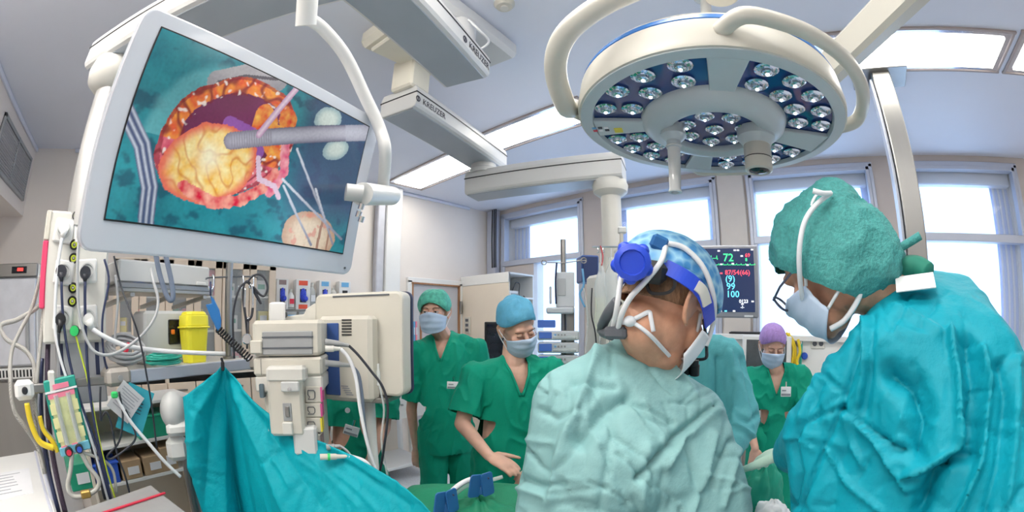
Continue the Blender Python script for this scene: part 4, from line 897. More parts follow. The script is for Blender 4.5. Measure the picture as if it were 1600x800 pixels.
# cream suction canister behind the drape
KM = facing(272, 660, 1.62); kc = thing('suction_canister', 'cream plastic canister bracket half hidden behind the drape', 'canister', KM @ V((0, .04, -.20)))
MB(KM).ell((.0, .05, .035), (.052, .05, .07), n=20, m=12).build('bowl', 'grey_white', kc, True)
MB(KM).box((.015, .05, -.03), (.10, .09, .05), bev=.015).build('cradle', 'white_enamel', kc)
MB(KM).box((.0, .06, -.11), (.09, .07, .09), bev=.02).build('lower_shell', 'white_enamel', kc)
MB(KM).cyl((.03, .06, -1.2), (.03, .06, -.15), .02, n=14).build('post', 'steel', kc)
MB(KM).box((.03, .06, -KM.translation.z+.02), (.24, .24, .04), bev=.01).build('base', 'grey_plastic', kc)
# ================================================================== cupboards on the back wall
CX = XB+.36
def cy(px): return at_x(px, 500, CX).y
units = [(cy(176), cy(258)), (cy(258), cy(346)), (cy(346), cy(430))]
ZT, ZM = 2.10, 1.22
mat('cabinet_dark', (.30, .32, .36), .5)
rnd = random.Random(4)
wheres = ('nearest the fridge', 'behind the yellow bin', 'beside the glove boxes')
for i, (a, b) in enumerate(units):
    c = thing('glazed_cupboard', 'beige wall cupboard with glass doors '+wheres[i], 'cupboard', (XB+.18, (a+b)/2, 0)); m = (a+b)/2
    MB().box((XB+.02, m, ZT/2), (.02, b-a, ZT)).build('back_panel', 'cabinet_dark', c)
    for y in (a+.009, b-.009): MB().box((XB+.18, y, ZT/2), (.35, .018, ZT), bev=.002).build('side_panel', 'beige_panel', c)
    MB().box((XB+.18, m, ZT-.009), (.36, b-a, .022), bev=.002).build('top_panel', 'beige_panel', c)
    for z in (ZM, 1.52, 1.80): MB().box((XB+.18, m, z), (.33, b-a-.04, .018)).build('shelf', 'white_enamel', c)
    dl = MB().box((CX, m, ZM-.02), (.02, b-a, .06)).build('rail', 'beige_panel', c)
    t = .062
    for s0, s1 in ((a, m), (m, b)):
        d = MB().box((CX+.005, (s0+s1)/2, ZT-t/2-.01), (.022, s1-s0-.006, t), bev=.003).build('door', 'beige_wood', c)
        MB().box((CX+.005, (s0+s1)/2, ZM+t/2), (.022, s1-s0-.006, t), bev=.003).build('door_rail', 'beige_wood', d)
        for y in (s0+t/2+.003, s1-t/2-.003): MB().box((CX+.005, y, (ZT+ZM)/2), (.022, t, ZT-ZM-.02), bev=.003).build('door_stile', 'beige_wood', d)
        MB().box((CX+.003, (s0+s1)/2, (ZT+ZM)/2), (.005, s1-s0-2*t, ZT-ZM-2*t)).build('door_pane', 'glass', d)
        for z0, h in ((.10, .34), (.46, .34), (.82, .30)):
            w = MB().box((CX+.005, (s0+s1)/2, z0+h/2), (.022, s1-s0-.008, h), bev=.004).build('drawer', 'beige_wood', c)
            MB().box((CX+.025, (s0+s1)/2, z0+h*.8), (.012, .10, .014), bev=.003).build('drawer_pull', 'steel', w)
    for z in (ZM, 1.52, 1.80):
        y = a+.05; k = 0
        while y < b-.12:
            w_ = rnd.uniform(.06, .14); h = rnd.uniform(.10, .22); mm = rnd.choice(['paper', 'green_plastic', 'paper', 'sticker_yellow', 'pink_label', 'paper_grey', 'sky_blue', 'teal_gel'])
            p = thing('supply_pack', {'paper': 'white', 'green_plastic': 'green', 'sticker_yellow': 'yellow', 'pink_label': 'pink', 'paper_grey': 'grey', 'sky_blue': 'light blue', 'teal_gel': 'sea green'}[mm]+' supply pack on the '+{ZM: 'lower', 1.52: 'middle', 1.80: 'upper'}[z]+' shelf of the cupboard '+wheres[i], 'pack', (XB+.2, y+w_/2, z+.009), 'supply packs in the cupboards')
            MB().box((XB+.22, y+w_/2, z+.009+h/2), (.18, w_-.006, h), bev=.004).build('carton', mm, p)
            MB().box((XB+.312, y+w_/2, z+.009+h*.6), (.003, w_*.6, h*.3)).build('pack_label', 'paper' if mm != 'paper' else 'green_plastic', p)
            y += w_+rnd.uniform(.01, .06)
# open shelving with boxes in front of the cupboards (below the tower shelf)
OM = facing(225, 690, 2.35, .25)
os_ = thing('open_shelving', 'white open shelving below the tower shelf', 'shelving', V((OM.translation.x, OM.translation.y, 0)))
zf = -OM.translation.z
for z in (zf+.10, onp(OM, 225, 748).z, onp(OM, 225, 690).z, onp(OM, 225, 630).z): MB(OM).box((.0, .17, z), (.66, .34, .02), bev=.003).build('shelf_board', 'white_enamel', os_)
zt_ = onp(OM, 225, 628).z
for x in (-.33, .33): MB(OM).box((x, .17, (zf+zt_)/2), (.02, .35, zt_-zf), bev=.003).build('side_board', 'beige_panel', os_)
MB(OM).box((0, .345, (zf+zt_)/2), (.66, .01, zt_-zf)).build('back_board', 'beige_panel', os_)
def shelf_box(px, w_, h, z, m, label, y=.10, lab=True, name='storage_box', cat='box'):
    x = onp(OM, px, 700).x; t = thing(name, label, cat, OM @ V((x, y, z)))
    MB(OM).box((x, y, z+h/2), (w_, .2, h), bev=.004).build('body', m, t)
    if lab: MB(OM).box((x+.01, y-.102, z+h*.45), (w_*.55, .004, h*.4)).build('label_card', 'paper', t)
    else: MB(OM).box((x, y, z+h+.004), (w_+.012, .21, .012), bev=.003).build('rim', m, t)
z1, z2 = onp(OM, 225, 748).z+.01, onp(OM, 225, 690).z+.01
shelf_box(200, .12, .10, z1, 'cardboard', 'brown cardboard box with white label, at the drawer end of the open shelf'); shelf_box(236, .12, .10, z1, 'cardboard', 'brown cardboard box with white label in the middle of the open shelf')
shelf_box(262, .10, .13, z1, 'cardboard', 'taller brown cardboard box beside the teal drape')
shelf_box(160, .14, .10, z1, 'blue_plastic', 'blue plastic bin on the open shelf', lab=False, name='storage_bin', cat='bin')
shelf_box(118, .13, .13, z1, 'green_plastic', 'dark green plastic bin behind the flow meter', lab=True, name='storage_bin', cat='bin')
shelf_box(247, .20, .11, z2, 'green_plastic', 'green plastic bin on the upper open shelf', lab=False, name='storage_bin', cat='bin')
# ------------------------------------------------------------------ fridge, cart, grey box
fx, fy0, fy1 = -3.25, -2.0, -.985
fg = thing('medical_fridge', 'tall white and steel medicine fridge with a small red display', 'fridge', ((XB+fx)/2, (fy0+fy1)/2, 0))
MB().box(((XB+fx)/2, (fy0+fy1)/2, 1.0), (fx-XB-.02, fy1-fy0, 2.0), bev=.012).build('cabinet', 'white_enamel', fg)
d = MB().box((fx+.015, (fy0+fy1)/2, 1.62), (.04, fy1-fy0-.02, .56), bev=.008).build('upper_door', mat('fridge_grey', (.62, .64, .70), .35, .2), fg)
MB().box((fx+.045, fy1-.07, 1.55), (.03, .03, .26), bev=.006).build('door_handle', 'grey_plastic', d)
MB().box((fx+.012, (fy0+fy1)/2, 1.955), (.03, fy1-fy0-.02, .085), bev=.004).build('control_strip', 'steel', fg)
cs_ = MB().box((fx+.029, fy1-.16, 1.955), (.01, .13, .045), bev=.002).build('display', 'black_gloss', fg); MB().box((fx+.035, fy1-.15, 1.957), (.003, .05, .02)).build('digits', mat('led_red', (.6, .02, .02), emit=(1, .05, .04), es=1.5, quiet=True), cs_)
MB().box((fx+.012, (fy0+fy1)/2, 1.29), (.03, fy1-fy0-.02, .07), bev=.003).build('vent_strip', 'white_enamel', fg)
for k in range(12): MB().box((fx+.029, fy1-.06-k*.03, 1.29), (.004, .014, .045)).build('vent_slot', 'black', fg)
d = MB().box((fx+.015, (fy0+fy1)/2, .98), (.04, fy1-fy0-.02, .52), bev=.006).build('lower_door', 'steel', fg)
MB().box((fx+.03, (fy0+fy1)/2, .71), (.04, fy1-fy0-.02, .03), bev=.003).build('kick_rail', 'dark_grey', fg)
# white document trolley at the lower left
p0, p1, p2 = at_z(-40, 712, 1.0), at_z(60, 705, 1.0), at_z(100, 830, 1.0)
wt = thing('document_trolley', 'white trolley with a paper form on its lid, below the fridge', 'trolley', ((p0.x+p2.x)/2, (p0.y+p2.y)/2, 0))
qd = (p1-p2).normalized(); qs = V((-qd.y, qd.x, 0)); WM = Matrix.Translation(p2) @ Matrix((qs*-1, qd, V((0, 0, 1)))).transposed().to_4x4()   # local y along the right edge away
Lr = (p1-p2).length
if (WM.to_3x3() @ V((1, 0, 0))).dot(p0-p1) < 0: WM = WM @ Matrix.Scale(-1, 4, (1, 0, 0))
MB(WM).box((.30, Lr/2, -.012), (.60, Lr, .03), bev=.008).build('lid', 'white_enamel', wt)
MB(WM).box((.30, Lr/2, -.46), (.54, Lr-.06, .86), bev=.01).build('body', 'white_enamel', wt)
MB(WM).box((.02, Lr/2, -.02), (.02, Lr+.02, .05), bev=.006).build('edge_bumper', mat('pale_lilac', (.6, .6, .7)), wt)
for sx in (.08, .52):
    for sy2 in (.08, Lr-.08): MB(WM).cyl((sx-.015, sy2, -.945), (sx+.015, sy2, -.945), .05, n=14).build('castor', 'black', wt)
pf = thing('paper_form', 'white paper form with faint writing lying on the white trolley', 'paper', WM @ V((.2, Lr*.55, .005)))
MB(WM).box((.22, Lr*.55, .0045), (.30, .34, .003)).build('sheet', 'paper', pf)
for k in range(7): MB(WM).box((.22+(.02 if k % 2 else 0), Lr*.55+.12-k*.04, .0065), (.20-.03*(k % 3), .005, .001)).build('writing', 'ink_grey', pf)
# grey box with red stripe near the camera
gq = [at_z(*q, 1.02) for q in ((112, 800), (236, 757), (300, 806), (170, 870))]
gb = thing('grey_case', 'grey metal case with a red stripe across its lid', 'case', sum(gq, V())/4-V((0, 0, 1.02)))
MB().prism([q for q in gq], (0, 0, -.06)).build('lid', 'grey_plastic' if False else mat('case_grey', (.42, .42, .43), .4, .3), gb, bevel=.006)
ctr = sum(gq, V())/4
MB().prism([ctr+(q-ctr)*.94-V((0, 0, .06)) for q in gq], (0, 0, -.94)).build('cabinet', 'case_grey', gb, bevel=.006)
s0, s1 = at_z(150, 806, 1.022), at_z(258, 771, 1.022); s2 = (s1-s0).normalized().cross(V((0, 0, 1)))*.006
MB().prism([s0-s2, s1-s2, s1+s2, s0+s2], (0, 0, .004)).build('red_stripe', 'red_plastic', gb)
# ================================================================== glove boxes, bottles and bins on the back wall
gx = XB
def wally(px): return at_x(px, 460, XB+.06).y
zt, zb_ = at_x(470, 437, XB+.06).z, at_x(470, 484, XB+.06).z
for px0, px1, cm_, lb, glove in ((431, 449, 'taupe', 'glove box with brown labels', True), (461, 483, 'orange_red', 'glove box with orange labels', True), (497, 515, 'sky_blue', 'glove box with light blue label and drooping glove', True), (528, 546, 'sky_blue', 'glove box with light blue label and small opening', False)):
    y0, y1 = wally(px0), wally(px1); m = (y0+y1)/2; h = zt-zb_
    g = thing('glove_box', 'white wall-mounted '+lb, 'glove box', (XB, m, zb_), 'glove dispensers on the wall')
    MB().box((XB+.045, m, (zt+zb_)/2), (.09, y1-y0, h), bev=.004).build('holder', 'white_enamel', g)
    MB().box((XB+.091, m, zt-.035), (.004, (y1-y0)*.62, .045)).build('upper_label', cm_, g)
    MB().box((XB+.091, m, zb_+h*.46), (.004, (y1-y0)*.44, h*.44), bev=.001).build('opening', 'black', g)
    if glove: MB().ell((XB+.095, m, zb_+h*.48), (.02, (y1-y0)*.22, h*.23), n=12, m=8).ell((XB+.105, m+(y1-y0)*.12, zb_+h*.36), (.022, (y1-y0)*.20, h*.10), n=10, m=6).build('glove', 'glove_blue', g, True)
    if cm_ != 'sky_blue': MB().box((XB+.091, m, zb_+.028), (.004, (y1-y0)*.62, .042)).build('lower_label', cm_, g)
for px, pt, pbm, m, lb in ((455, 452, 480, 'white_enamel', 'white bottle with red label'), (488, 442, 478, 'clear_plastic', 'tall clear bottle'), (521, 450, 466, 'warm_white', 'small white dispenser bottle')):
    y = wally(px); z0, z1 = at_x(px, pbm, XB+.06).z, at_x(px, pt, XB+.06).z; hh = z1-z0
    t = thing('wall_bottle', lb+' in a holder between glove boxes', 'bottle', (XB+.05, y, z0))
    MB().lathe([(.035, 0), (.037, .01), (.037, hh*.62), (.015, hh*.8), (.012, hh*.86)], (XB+.05, y, z0), n=18).build('bottle', m, t, 'auto')
    MB().lathe([(.015, hh*.84), (.015, hh), (0, hh)], (XB+.05, y, z0), n=14).build('cap', 'warm_white', t, 'auto')
    MB().box((XB+.089, y, z0+hh*.32), (.003, .045, hh*.28)).build('bottle_label', 'red_plastic' if px == 455 else 'paper', t)
    MB().box((XB+.03, y, z0-.01), (.06, .08, .02), bev=.003).build('holder', 'grey_white', t)
for k, (px0, px1) in enumerate(((431, 443), (446, 461), (464, 478), (481, 497))):
    y0, y1 = wally(px0), wally(px1); z1, z0 = at_x(450, 487, XB+.1).z, at_x(450, 520, XB+.1).z
    t = thing('wall_bin', 'clear wall bin below the glove boxes, number %s from the cupboard' % ('one', 'two', 'three', 'four')[k], 'bin', (XB+.05, (y0+y1)/2, z0))
    MB().box((XB+.06, (y0+y1)/2, (z0+z1)/2), (.12, y1-y0, z1-z0), bev=.004).build('tub', 'clear_plastic', t)
    MB().box((XB+.05, (y0+y1)/2, z0+.05), (.08, (y1-y0)*.8, .08), bev=.01).build('contents', 'paper', t); MB().box((XB+.122, (y0+y1)/2, z1-.04), (.003, y1-y0-.02, .02)).build('rim', 'sky_blue', t)
# ================================================================== side table by the door wall
tb = thing('instrument_table', 'pale instrument table on castors beside the door wall', 'table', (-3.65, 1.95, 0))
TX0, TX1, TY0, TY1, TZ = -4.0, -3.35, 1.35, 2.47, .90
MB().box(((TX0+TX1)/2, (TY0+TY1)/2, TZ-.02), (TX1-TX0, TY1-TY0, .04), bev=.006).build('table_top', 'white_enamel', tb)
d = MB().box((TX1-.02, (TY0+TY1)/2, TZ-.15), (.03, TY1-TY0-.06, .20), bev=.004).build('drawer', 'warm_white', tb); MB().cyl((TX1, 2.15, TZ-.11), (TX1+.02, 2.15, TZ-.11), .01, n=12).build('knob', 'steel', d)
MB().box((TX0+.1, (TY0+TY1)/2, .45), (.03, TY1-TY0-.1, .55)).build('rear_panel', 'beige_panel', tb)
MB().box(((TX0+TX1)/2, (TY0+TY1)/2, .16), (TX1-TX0-.04, TY1-TY0-.04, .03), bev=.004).build('lower_rail', 'white_enamel', tb)
for x in (TX0+.04, TX1-.04):
    for y in (TY0+.04, TY1-.04):
        MB().box((x, y, .49), (.035, .035, .80), bev=.003).build('leg', 'white_enamel', tb); cs2 = MB().cyl((x, y-.016, .045), (x, y+.016, .045), .045, n=18).build('castor', 'black', tb, 'auto'); MB().cyl((x, y-.018, .045), (x, y+.018, .045), .02, n=12).build('wheel_hub', 'grey_white', cs2)
for k in range(6):
    a = [V((TX1-.15+rnd.uniform(-.08, .08), 2.05+rnd.uniform(-.15, .2), TZ+.02+.05*abs(sin(j*1.3+k)))) for j in range(7)]
    tag(MB().tube(spline(a, 5), .005, 6).build('table_lead', ('rubber_cable', mat('copper_wire', (.5, .2, .1)), 'rubber_cable')[k % 3], None, True), ('black', 'copper red', 'black')[k % 3]+' lead tangled on the instrument table', 'cable', 'leads on the instrument table')
nb = thing('charger_box', 'black charger box standing among leads on the instrument table', 'charger', (TX1-.2, 2.2, TZ))
MB().box((TX1-.2, 2.22, TZ+.09), (.12, .14, .18), bev=.012).build('casing', 'black', nb); MB().box((TX1-.138, 2.22, TZ+.12), (.006, .09, .05), bev=.002).build('label_plate', 'ink_grey', nb)
nb2 = thing('charger_box', 'dark blue charger box beside the black one', 'charger', (TX1-.15, 2.0, TZ))
MB().box((TX1-.16, 2.02, TZ+.08), (.10, .12, .16), bev=.012).build('casing', 'navy_panel', nb2); MB().box((TX1-.108, 2.02, TZ+.10), (.006, .07, .05), bev=.002).build('label_plate', 'ink_grey', nb2)
# binder rack beside the door
br = thing('binder_shelf', 'narrow white wall shelf holding coloured folders beside the door', 'shelf', (XB+.1, 2.58, 1.25))
MB().box((XB+.14, 2.60, 1.26), (.26, .16, .02), bev=.003).build('shelf_board', 'white_enamel', br); MB().box((XB+.14, 2.53, 1.45), (.26, .012, .38)).build('end_board', 'white_enamel', br)
for k, (m, nm) in enumerate((('green_plastic', 'green'), ('sticker_yellow', 'yellow'), ('paper', 'white'), ('sky_blue', 'light blue'), ('pink_label', 'pink'))):
    f = thing('folder', nm+' folder standing on the narrow wall shelf', 'folder', (XB+.14, 2.55+k*.025, 1.27), 'folders by the door')
    MB().box((XB+.14, 2.55+k*.025, 1.43), (.22, .018, .31), bev=.003).build('cover', m, f); MB().box((XB+.252, 2.55+k*.025, 1.48), (.003, .012, .08)).build('spine_label', 'paper', f)
# open white cabinet in the corner
kx0, kx1, ky0, ky1, kz = XB+.02, -3.2, 3.5, 3.95, 2.15
kb = thing('corner_cabinet', 'tall white cabinet with beige side and open shelves in the corner', 'cabinet', ((kx0+kx1)/2, (ky0+ky1)/2, 0))
MB().box(((kx0+kx1)/2, ky0+.01, kz/2), (kx1-kx0, .02, kz), bev=.003).build('side_board', 'beige_panel', kb)
MB().box(((kx0+kx1)/2, ky0+.008, kz-.06), (kx1-kx0, .03, .12), bev=.003).build('header_board', 'white_enamel', kb)
MB().box(((kx0+kx1)/2, ky1-.01, kz/2), (kx1-kx0, .02, kz), bev=.003).build('side_board', 'white_enamel', kb)
MB().box((kx0+.02, (ky0+ky1)/2, kz/2), (.02, ky1-ky0, kz)).build('back_board', 'white_enamel', kb)
for z in (.08, .6, 1.1, 1.5, 1.86, kz-.01): MB().box(((kx0+kx1)/2, (ky0+ky1)/2, z), (kx1-kx0, ky1-ky0-.02, .02), bev=.002).build('shelf_board', 'white_enamel', kb)
tag(MB().tube(spline([(kx1-.05, ky0+.10, 1.90), (kx1-.02, ky0+.14, 2.03), (kx1-.03, ky0+.22, 2.02), (kx1-.02, ky0+.2, 1.89), (kx1+.01, ky0+.25, 1.84), (kx1+.02, ky0+.36, 1.72), (kx1+.01, ky0+.40, 1.78), (kx1-.04, ky0+.30, 1.89)], 6), .006, 7).build('cabinet_cable', 'rubber_cable', None, True), 'black cable spilling out of the corner cabinet', 'cable')
nn = thing('switch_box', 'white network box on the top shelf of the corner cabinet', 'box', (kx1-.12, ky0+.14, 1.87)); MB().box((kx1-.13, ky0+.13, 1.905), (.2, .18, .07), bev=.006).build('casing', 'white_enamel', nn); MB().box((kx1-.029, ky0+.13, 1.90), (.003, .12, .02)).build('port_row', 'grey_plastic', nn)
ws = thing('wall_socket_strip', 'grey three-way socket strip on the wall beside the cabinet', 'socket', (XB, 3.60, 1.4)); p = at_y(731, 508, 3.49)
MB().box((p.x, 3.485, p.z), (.10, .02, .20), bev=.004).build('plate', 'cream_plastic', ws)
for k in range(3): MB().box((p.x, 3.472, p.z+.06-.06*k), (.05, .008, .035), bev=.003).build('socket_well', 'dark_grey', ws)
# computer trolley behind the seated woman's shoulder
QM = facing(782, 540, 3.25, .25); ct = thing('computer_trolley', 'grey trolley with a small black screen in front of the corner cabinet', 'trolley', V((QM.translation.x, QM.translation.y, 0))); zf = -QM.translation.z
MB(QM).box((0, 0, .02), (.25, .03, .33), bev=.006).build('screen', 'black', ct); MB(QM).box((0, -.017, .02), (.22, .004, .29)).build('display', 'black_gloss', ct)
MB(QM).cyl((0, .05, zf+.05), (0, .05, -.02), .025, n=14).build('post', 'steel', ct); MB(QM).box((0, .05, zf+.04), (.34, .34, .05), bev=.015).build('base', 'grey_plastic', ct); MB(QM).box((0, .05, -.30), (.34, .30, .025), bev=.006).build('tray', 'grey_white', ct)
# ================================================================== infusion stand, bags, supply rail in front of the window
IM = facing(872, 500, 2.5); ip = thing('infusion_stand', 'infusion stand with stacked syringe pumps before the window', 'infusion stand', V((IM.translation.x, IM.translation.y, 0))); zf = -IM.translation.z
def ii(px, py, y=0.0): return onp(IM, px, py, y)
p = ii(880, 372); MB(IM).tube([(p.x, .05, zf+.05), (p.x, .05, ii(880, 372).z)], .017, 12).build('pole', 'steel', ip, 'auto')
for k in range(5): a = 2*pi*k/5+.3; MB(IM).tube([(p.x, .05, zf+.08), (p.x+.28*cos(a), .05+.28*sin(a), zf+.05)], .014, 8).build('foot_arm', 'grey_plastic', ip); MB(IM).ell((p.x+.28*cos(a), .05+.28*sin(a), zf+.03), .03, n=10, m=8).build('castor', 'black', ip, True)
a, b = ii(850, 410), ii(912, 407)
def ring(c, r): return [V((c.x+r*cos(t*pi/8), 0, c.z+r*sin(t*pi/8))) for t in range(17)]
MB(IM).tube(ring(V((a.x, 0, a.z)), .014)+[V((p.x, .03, a.z)), V((b.x-.02, .0, b.z))]+ring(V((b.x, 0, b.z)), .016), .004, 6).build('hook_bar', 'steel', ip, True)
mat('pump_white', (.66, .69, .73), .4, var=.02); mat('pump_screen', (.03, .07, .22), .15, emit=(.05, .12, .4), es=.5, quiet=True)
def ibox(x0, y0, x1, y1, yf, dep, nm, m, par=None, bev=.005):
    q, r = ii(x0, y0, yf), ii(x1, y1, yf); return MB(IM).box(((q.x+r.x)/2, yf+dep/2, (q.z+r.z)/2), (abs(r.x-q.x), dep, abs(q.z-r.z)), bev=bev).build(nm, m, par or ip)
u = ibox(868, 425, 898, 480, -.02, .06, 'upper_pump', 'pump_white'); ibox(871, 435, 884, 462, -.024, .01, 'pump_label', 'paper_grey', u, .002); ibox(858, 447, 862, 475, -.01, .03, 'pump_bracket', 'pump_white', u)
for i, (y0, y1) in enumerate(((493, 514), (517, 532), (535, 552), (555, 572), (576, 596))):
    u = ibox(840 if i else 853, y0 if i else 480, 905 if i else 897, y1 if i else 490, -.05, .11, 'syringe_pump', 'pump_white', None, .008)
    if i in (1, 2, 3, 4):
        ibox(842, y0+2, 862, y1-3, -.056, .012, 'pump_screen', 'pump_screen', u, .002)
        for k in range(4): ibox(866+k*5, y0+5, 869+k*5, y0+8, -.054, .008, 'key', 'sky_blue' if k == 0 else 'grey_plastic', u, .001)
        q, r = ii(864, y1-5, -.06), ii(900, y1-5, -.06); MB(IM).cyl((q.x, -.062, q.z), (r.x, -.062, r.z), .010, n=12).build('syringe_barrel', 'clear_plastic', u, 'auto')
ibox(884, 480, 897, 600, -.0, .06, 'rack_spine', 'steel')
ibox(840, 500, 868, 512, -.056, .07, 'top_pump_display', 'pump_screen', None, .004)
sj = tag(MB().tube(spline([at_d(870, 410, 2.44), at_d(868, 440, 2.44), at_d(869, 475, 2.44)], 5), .006, 7).build('infusion_line', 'navy_cable', None, True), 'dark line hanging from the hook bar of the infusion stand', 'infusion line')
# blue-black box beside the bags
XM = facing(922, 420, 2.75, .3); vb = thing('wall_speaker', 'dark blue boxy speaker mounted in front of the window', 'speaker', XM @ V((0, 0, -.09)))
MB(XM).box((0, .06, 0), (.12, .14, .18), bev=.008).build('cabinet', 'navy_panel', vb); MB(XM).box((0, -.012, 0), (.10, .006, .16), bev=.003).build('grille', mat('speaker_blue', (.02, .04, .13), .7), vb); MB(XM).tube([(0, .13, 0), (.10, .18, .03), V(XM.inverted() @ V((B3.x, B3.y, 1.82)))], .014, 8).build('bracket', 'steel', vb)
# rail with fluid bags on the pendant column
YM = facing(950, 400, 2.3)
rl = thing('bag_rail', 'chrome rail with hooks holding infusion bags on the pendant column', 'rail', YM @ V((0, 0, 0)))
def yy(px, py, y=0): return onp(YM, px, py, y)
MB(YM).tube([yy(925, 386), yy(1010, 386)], .006, 8).build('bar', 'chrome', rl); MB(YM).box(yy(972, 386)+V((0, .03, 0)), (.04, .06, .05), bev=.005).build('clamp', 'chrome', rl)
q = yy(972, 360); MB(YM).tube([yy(971, 480), yy(971, 365)], .011, 10).build('upright', 'cream_plastic', rl, 'auto'); MB(YM).box(q, (.05, .03, .04), bev=.008).build('top_knob', 'grey_white', rl)
MB(YM).tube([yy(972, 386)+V((0, .03, 0)), YM.inverted() @ V((B3.x, B3.y, yy(972, 386).z+YM.translation.z))], .012, 8).build('arm', 'chrome', rl)
for px in (934, 942, 990): h = yy(px, 386); MB(YM).tube(spline([h, h+V((0, -.012, -.01)), h+V((.006, -.012, -.03)), h+V((-.006, -.01, -.035))], 4), .0025, 6).build('hook', 'chrome', rl)
def bag(x0, y0, x1, y1, m, label):
    t = thing('infusion_bag', label, 'infusion bag', YM @ (yy((x0+x1)/2, y1)))
    A, B2 = yy(x0, y0), yy(x1, y1); w_, h = B2.x-A.x, A.z-B2.z
    def f(u, v):
        s = sin(pi*u)**.5*sin(pi*min(.98, max(.02, v)))**.4; pinch = .35+.65*sst(0, .35, v) if v < .35 else 1-.25*sst(.8, 1, v)
        return V((A.x+w_*.5+(u-.5)*w_*pinch+.004*sin(v*13), -.022*s+.003*noise.noise(V((u*6, v*8, x0))), A.z-h*v))
    MB(YM).grid(f, 14, 20).build('front_film', 'clear_plastic', t, True)
    MB(YM).grid(lambda u, v: V((f(u, v).x, -f(u, v).y+.004, f(u, v).z)), 14, 20).build('rear_film', 'clear_plastic', t, True)
    MB(YM).grid(lambda u, v: V((f(u, .5+.45*v).x, -.008, f(u, .5+.45*v).z)), 8, 8).build('fluid', m, t, True)
    MB(YM).tube([yy((x0+x1)/2, y0-14), yy((x0+x1)/2, y0)], .003, 6).build('loop', 'white_cable', t)
    MB(YM).tube(spline([yy((x0+x1)/2, y1), yy((x0+x1)/2-3, y1+30), yy((x0+x1)/2+4, y1+70)], 5), .003, 6).build('drip_line', 'clear_plastic', t, True)
bag(929, 410, 948, 520, 'bag_fluid', 'bulging clear bag of yellowish fluid hung beside the surgeon'); bag(944, 402, 966, 500, 'clear_plastic', 'clear fluid bag hung behind the yellowish one')
cable('red_line', [(938, 384, 2.28), (942, 400, 2.28), (940, 415, 2.28)], .004, mat('dull_red', (.5, .08, .10), .5), 'short red line hooked on the bag rail', 'infusion line', 6)
cable('infusion_line', [(910, 420, 2.4), (912, 445, 2.4), (906, 460, 2.4), (914, 480, 2.4)], .006, 'sky_blue', 'light blue line knotted beside the dark speaker', 'infusion line', 6)
cable('infusion_line', [(925, 450, 2.35), (924, 490, 2.35), (930, 520, 2.35), (933, 560, 2.35)], .004, 'rubber_cable', 'black line hanging between the pumps and the bags', 'infusion line', 6)
cable('infusion_line', [(912, 450, 2.38), (918, 500, 2.38), (914, 555, 2.38)], .005, 'clear_plastic', 'clear line hanging between the pumps and the bags', 'infusion line', 6)
# ================================================================== vital signs display
VM = facing(1128, 440, 2.35, .05); vd = thing('vital_signs_display', 'flat display with green, red and cyan vital signs behind the surgeon', 'screen', VM @ V((0, 0, -.22)))
def vv(px, py, y=0.0): return onp(VM, px, py, y)
A, B2 = vv(1066, 384), vv(1186, 497); w_, h = B2.x-A.x, A.z-B2.z; cx, cz = (A.x+B2.x)/2, (A.z+B2.z)/2
mat('display_frame', (.30, .31, .35), .4, .2); mat('display_dark', (.006, .010, .03), .15, emit=(.018, .030, .080), es=1.0, quiet=True)
MB(VM).box((cx, .025, cz), (w_, .05, h), bev=.008).build('frame', 'display_frame', vd)
MB(VM).box((cx, -.001, cz+.006), (w_-.045, .004, h-.05)).build('panel', 'display_dark', vd)
def em(n, c, s=1.0): return mat(n, c, .5, emit=c, es=s, var=0, quiet=True)
eg, er, ec, ew = em('signal_green', (.05, .75, .25)), em('signal_red', (.75, .06, .10)), em('signal_cyan', (.12, .62, .85)), em('signal_white', (.75, .78, .85))
def vt(s, px, py, size, m): text('readout', s, size, VM @ Matrix.Translation(vv(px, py, -.004)) @ STAND, m, vd, .0003, bold=.0006)
vt('72', 1138, 403, .060, eg); vt('87/54', 1144, 426, .036, er); vt('(66)', 1164, 426, .036, er); vt('(9)', 1141, 436, .050, ec); vt('99', 1142, 448, .050, ec); vt('100', 1145, 460, .050, ec)
vt('69', 1168, 399, .03, er); vt('8', 1166, 406, .024, eg); vt('0123', 1162, 471, .026, ew); vt('-?-', 1160, 480, .022, ew)
def trace(y, amp, m, n=70, x0=1072, x1=1122, per=9.0):
    P = []
    for k in range(n+1):
        x = x0+(x1-x0)*k/n; ph = (x % per)/per; s = 1.0 if .42 < ph < .5 else (-.35 if .5 <= ph < .57 else .12*sin(ph*9))
        P.append(vv(x, y-amp*s, -.004))
    MB(VM).tube(P, .0014, 4).build('trace', m, vd)
trace(404, 5, eg); trace(414, 2.5, eg, 90, 1090, 1180, 7); trace(428, 2, er, 40, 1072, 1124, 14); trace(452, 5, ec, 30, 1104, 1124, 16); trace(465, 5, ec, 30, 1104, 1124, 12); trace(440, 3, ec, 30, 1104, 1122, 18)
for px, py, m in ((1159, 400, ew), (1168, 414, ew), (1127, 413, ew), (1145, 412, ew), (1160, 475, ew), (1127, 427, er), (1126, 486, ew), (1134, 486, ec), (1147, 486, ew), (1176, 471, ew), (1094, 393, ew), (1099, 393, ew), (1123, 392, ew), (1148, 391, ew), (1153, 391, ew), (1175, 390, ew)): MB(VM).box(vv(px, py, -.004), (.014, .001, .008)).build('icon', m, vd)
MB(VM).box(vv(1170, 494, -.004), (.05, .004, .010), bev=.001).build('badge', 'paper', vd)
dB = V((B3.x, B3.y, 0)); e = VM @ V((cx, .06, cz)); MB().tube([e, e+V((-.05, .12, 0)), V((B3.x+.05, B3.y, e.z-.02))], .02, 10).build('support_arm', 'grey_white', vd)
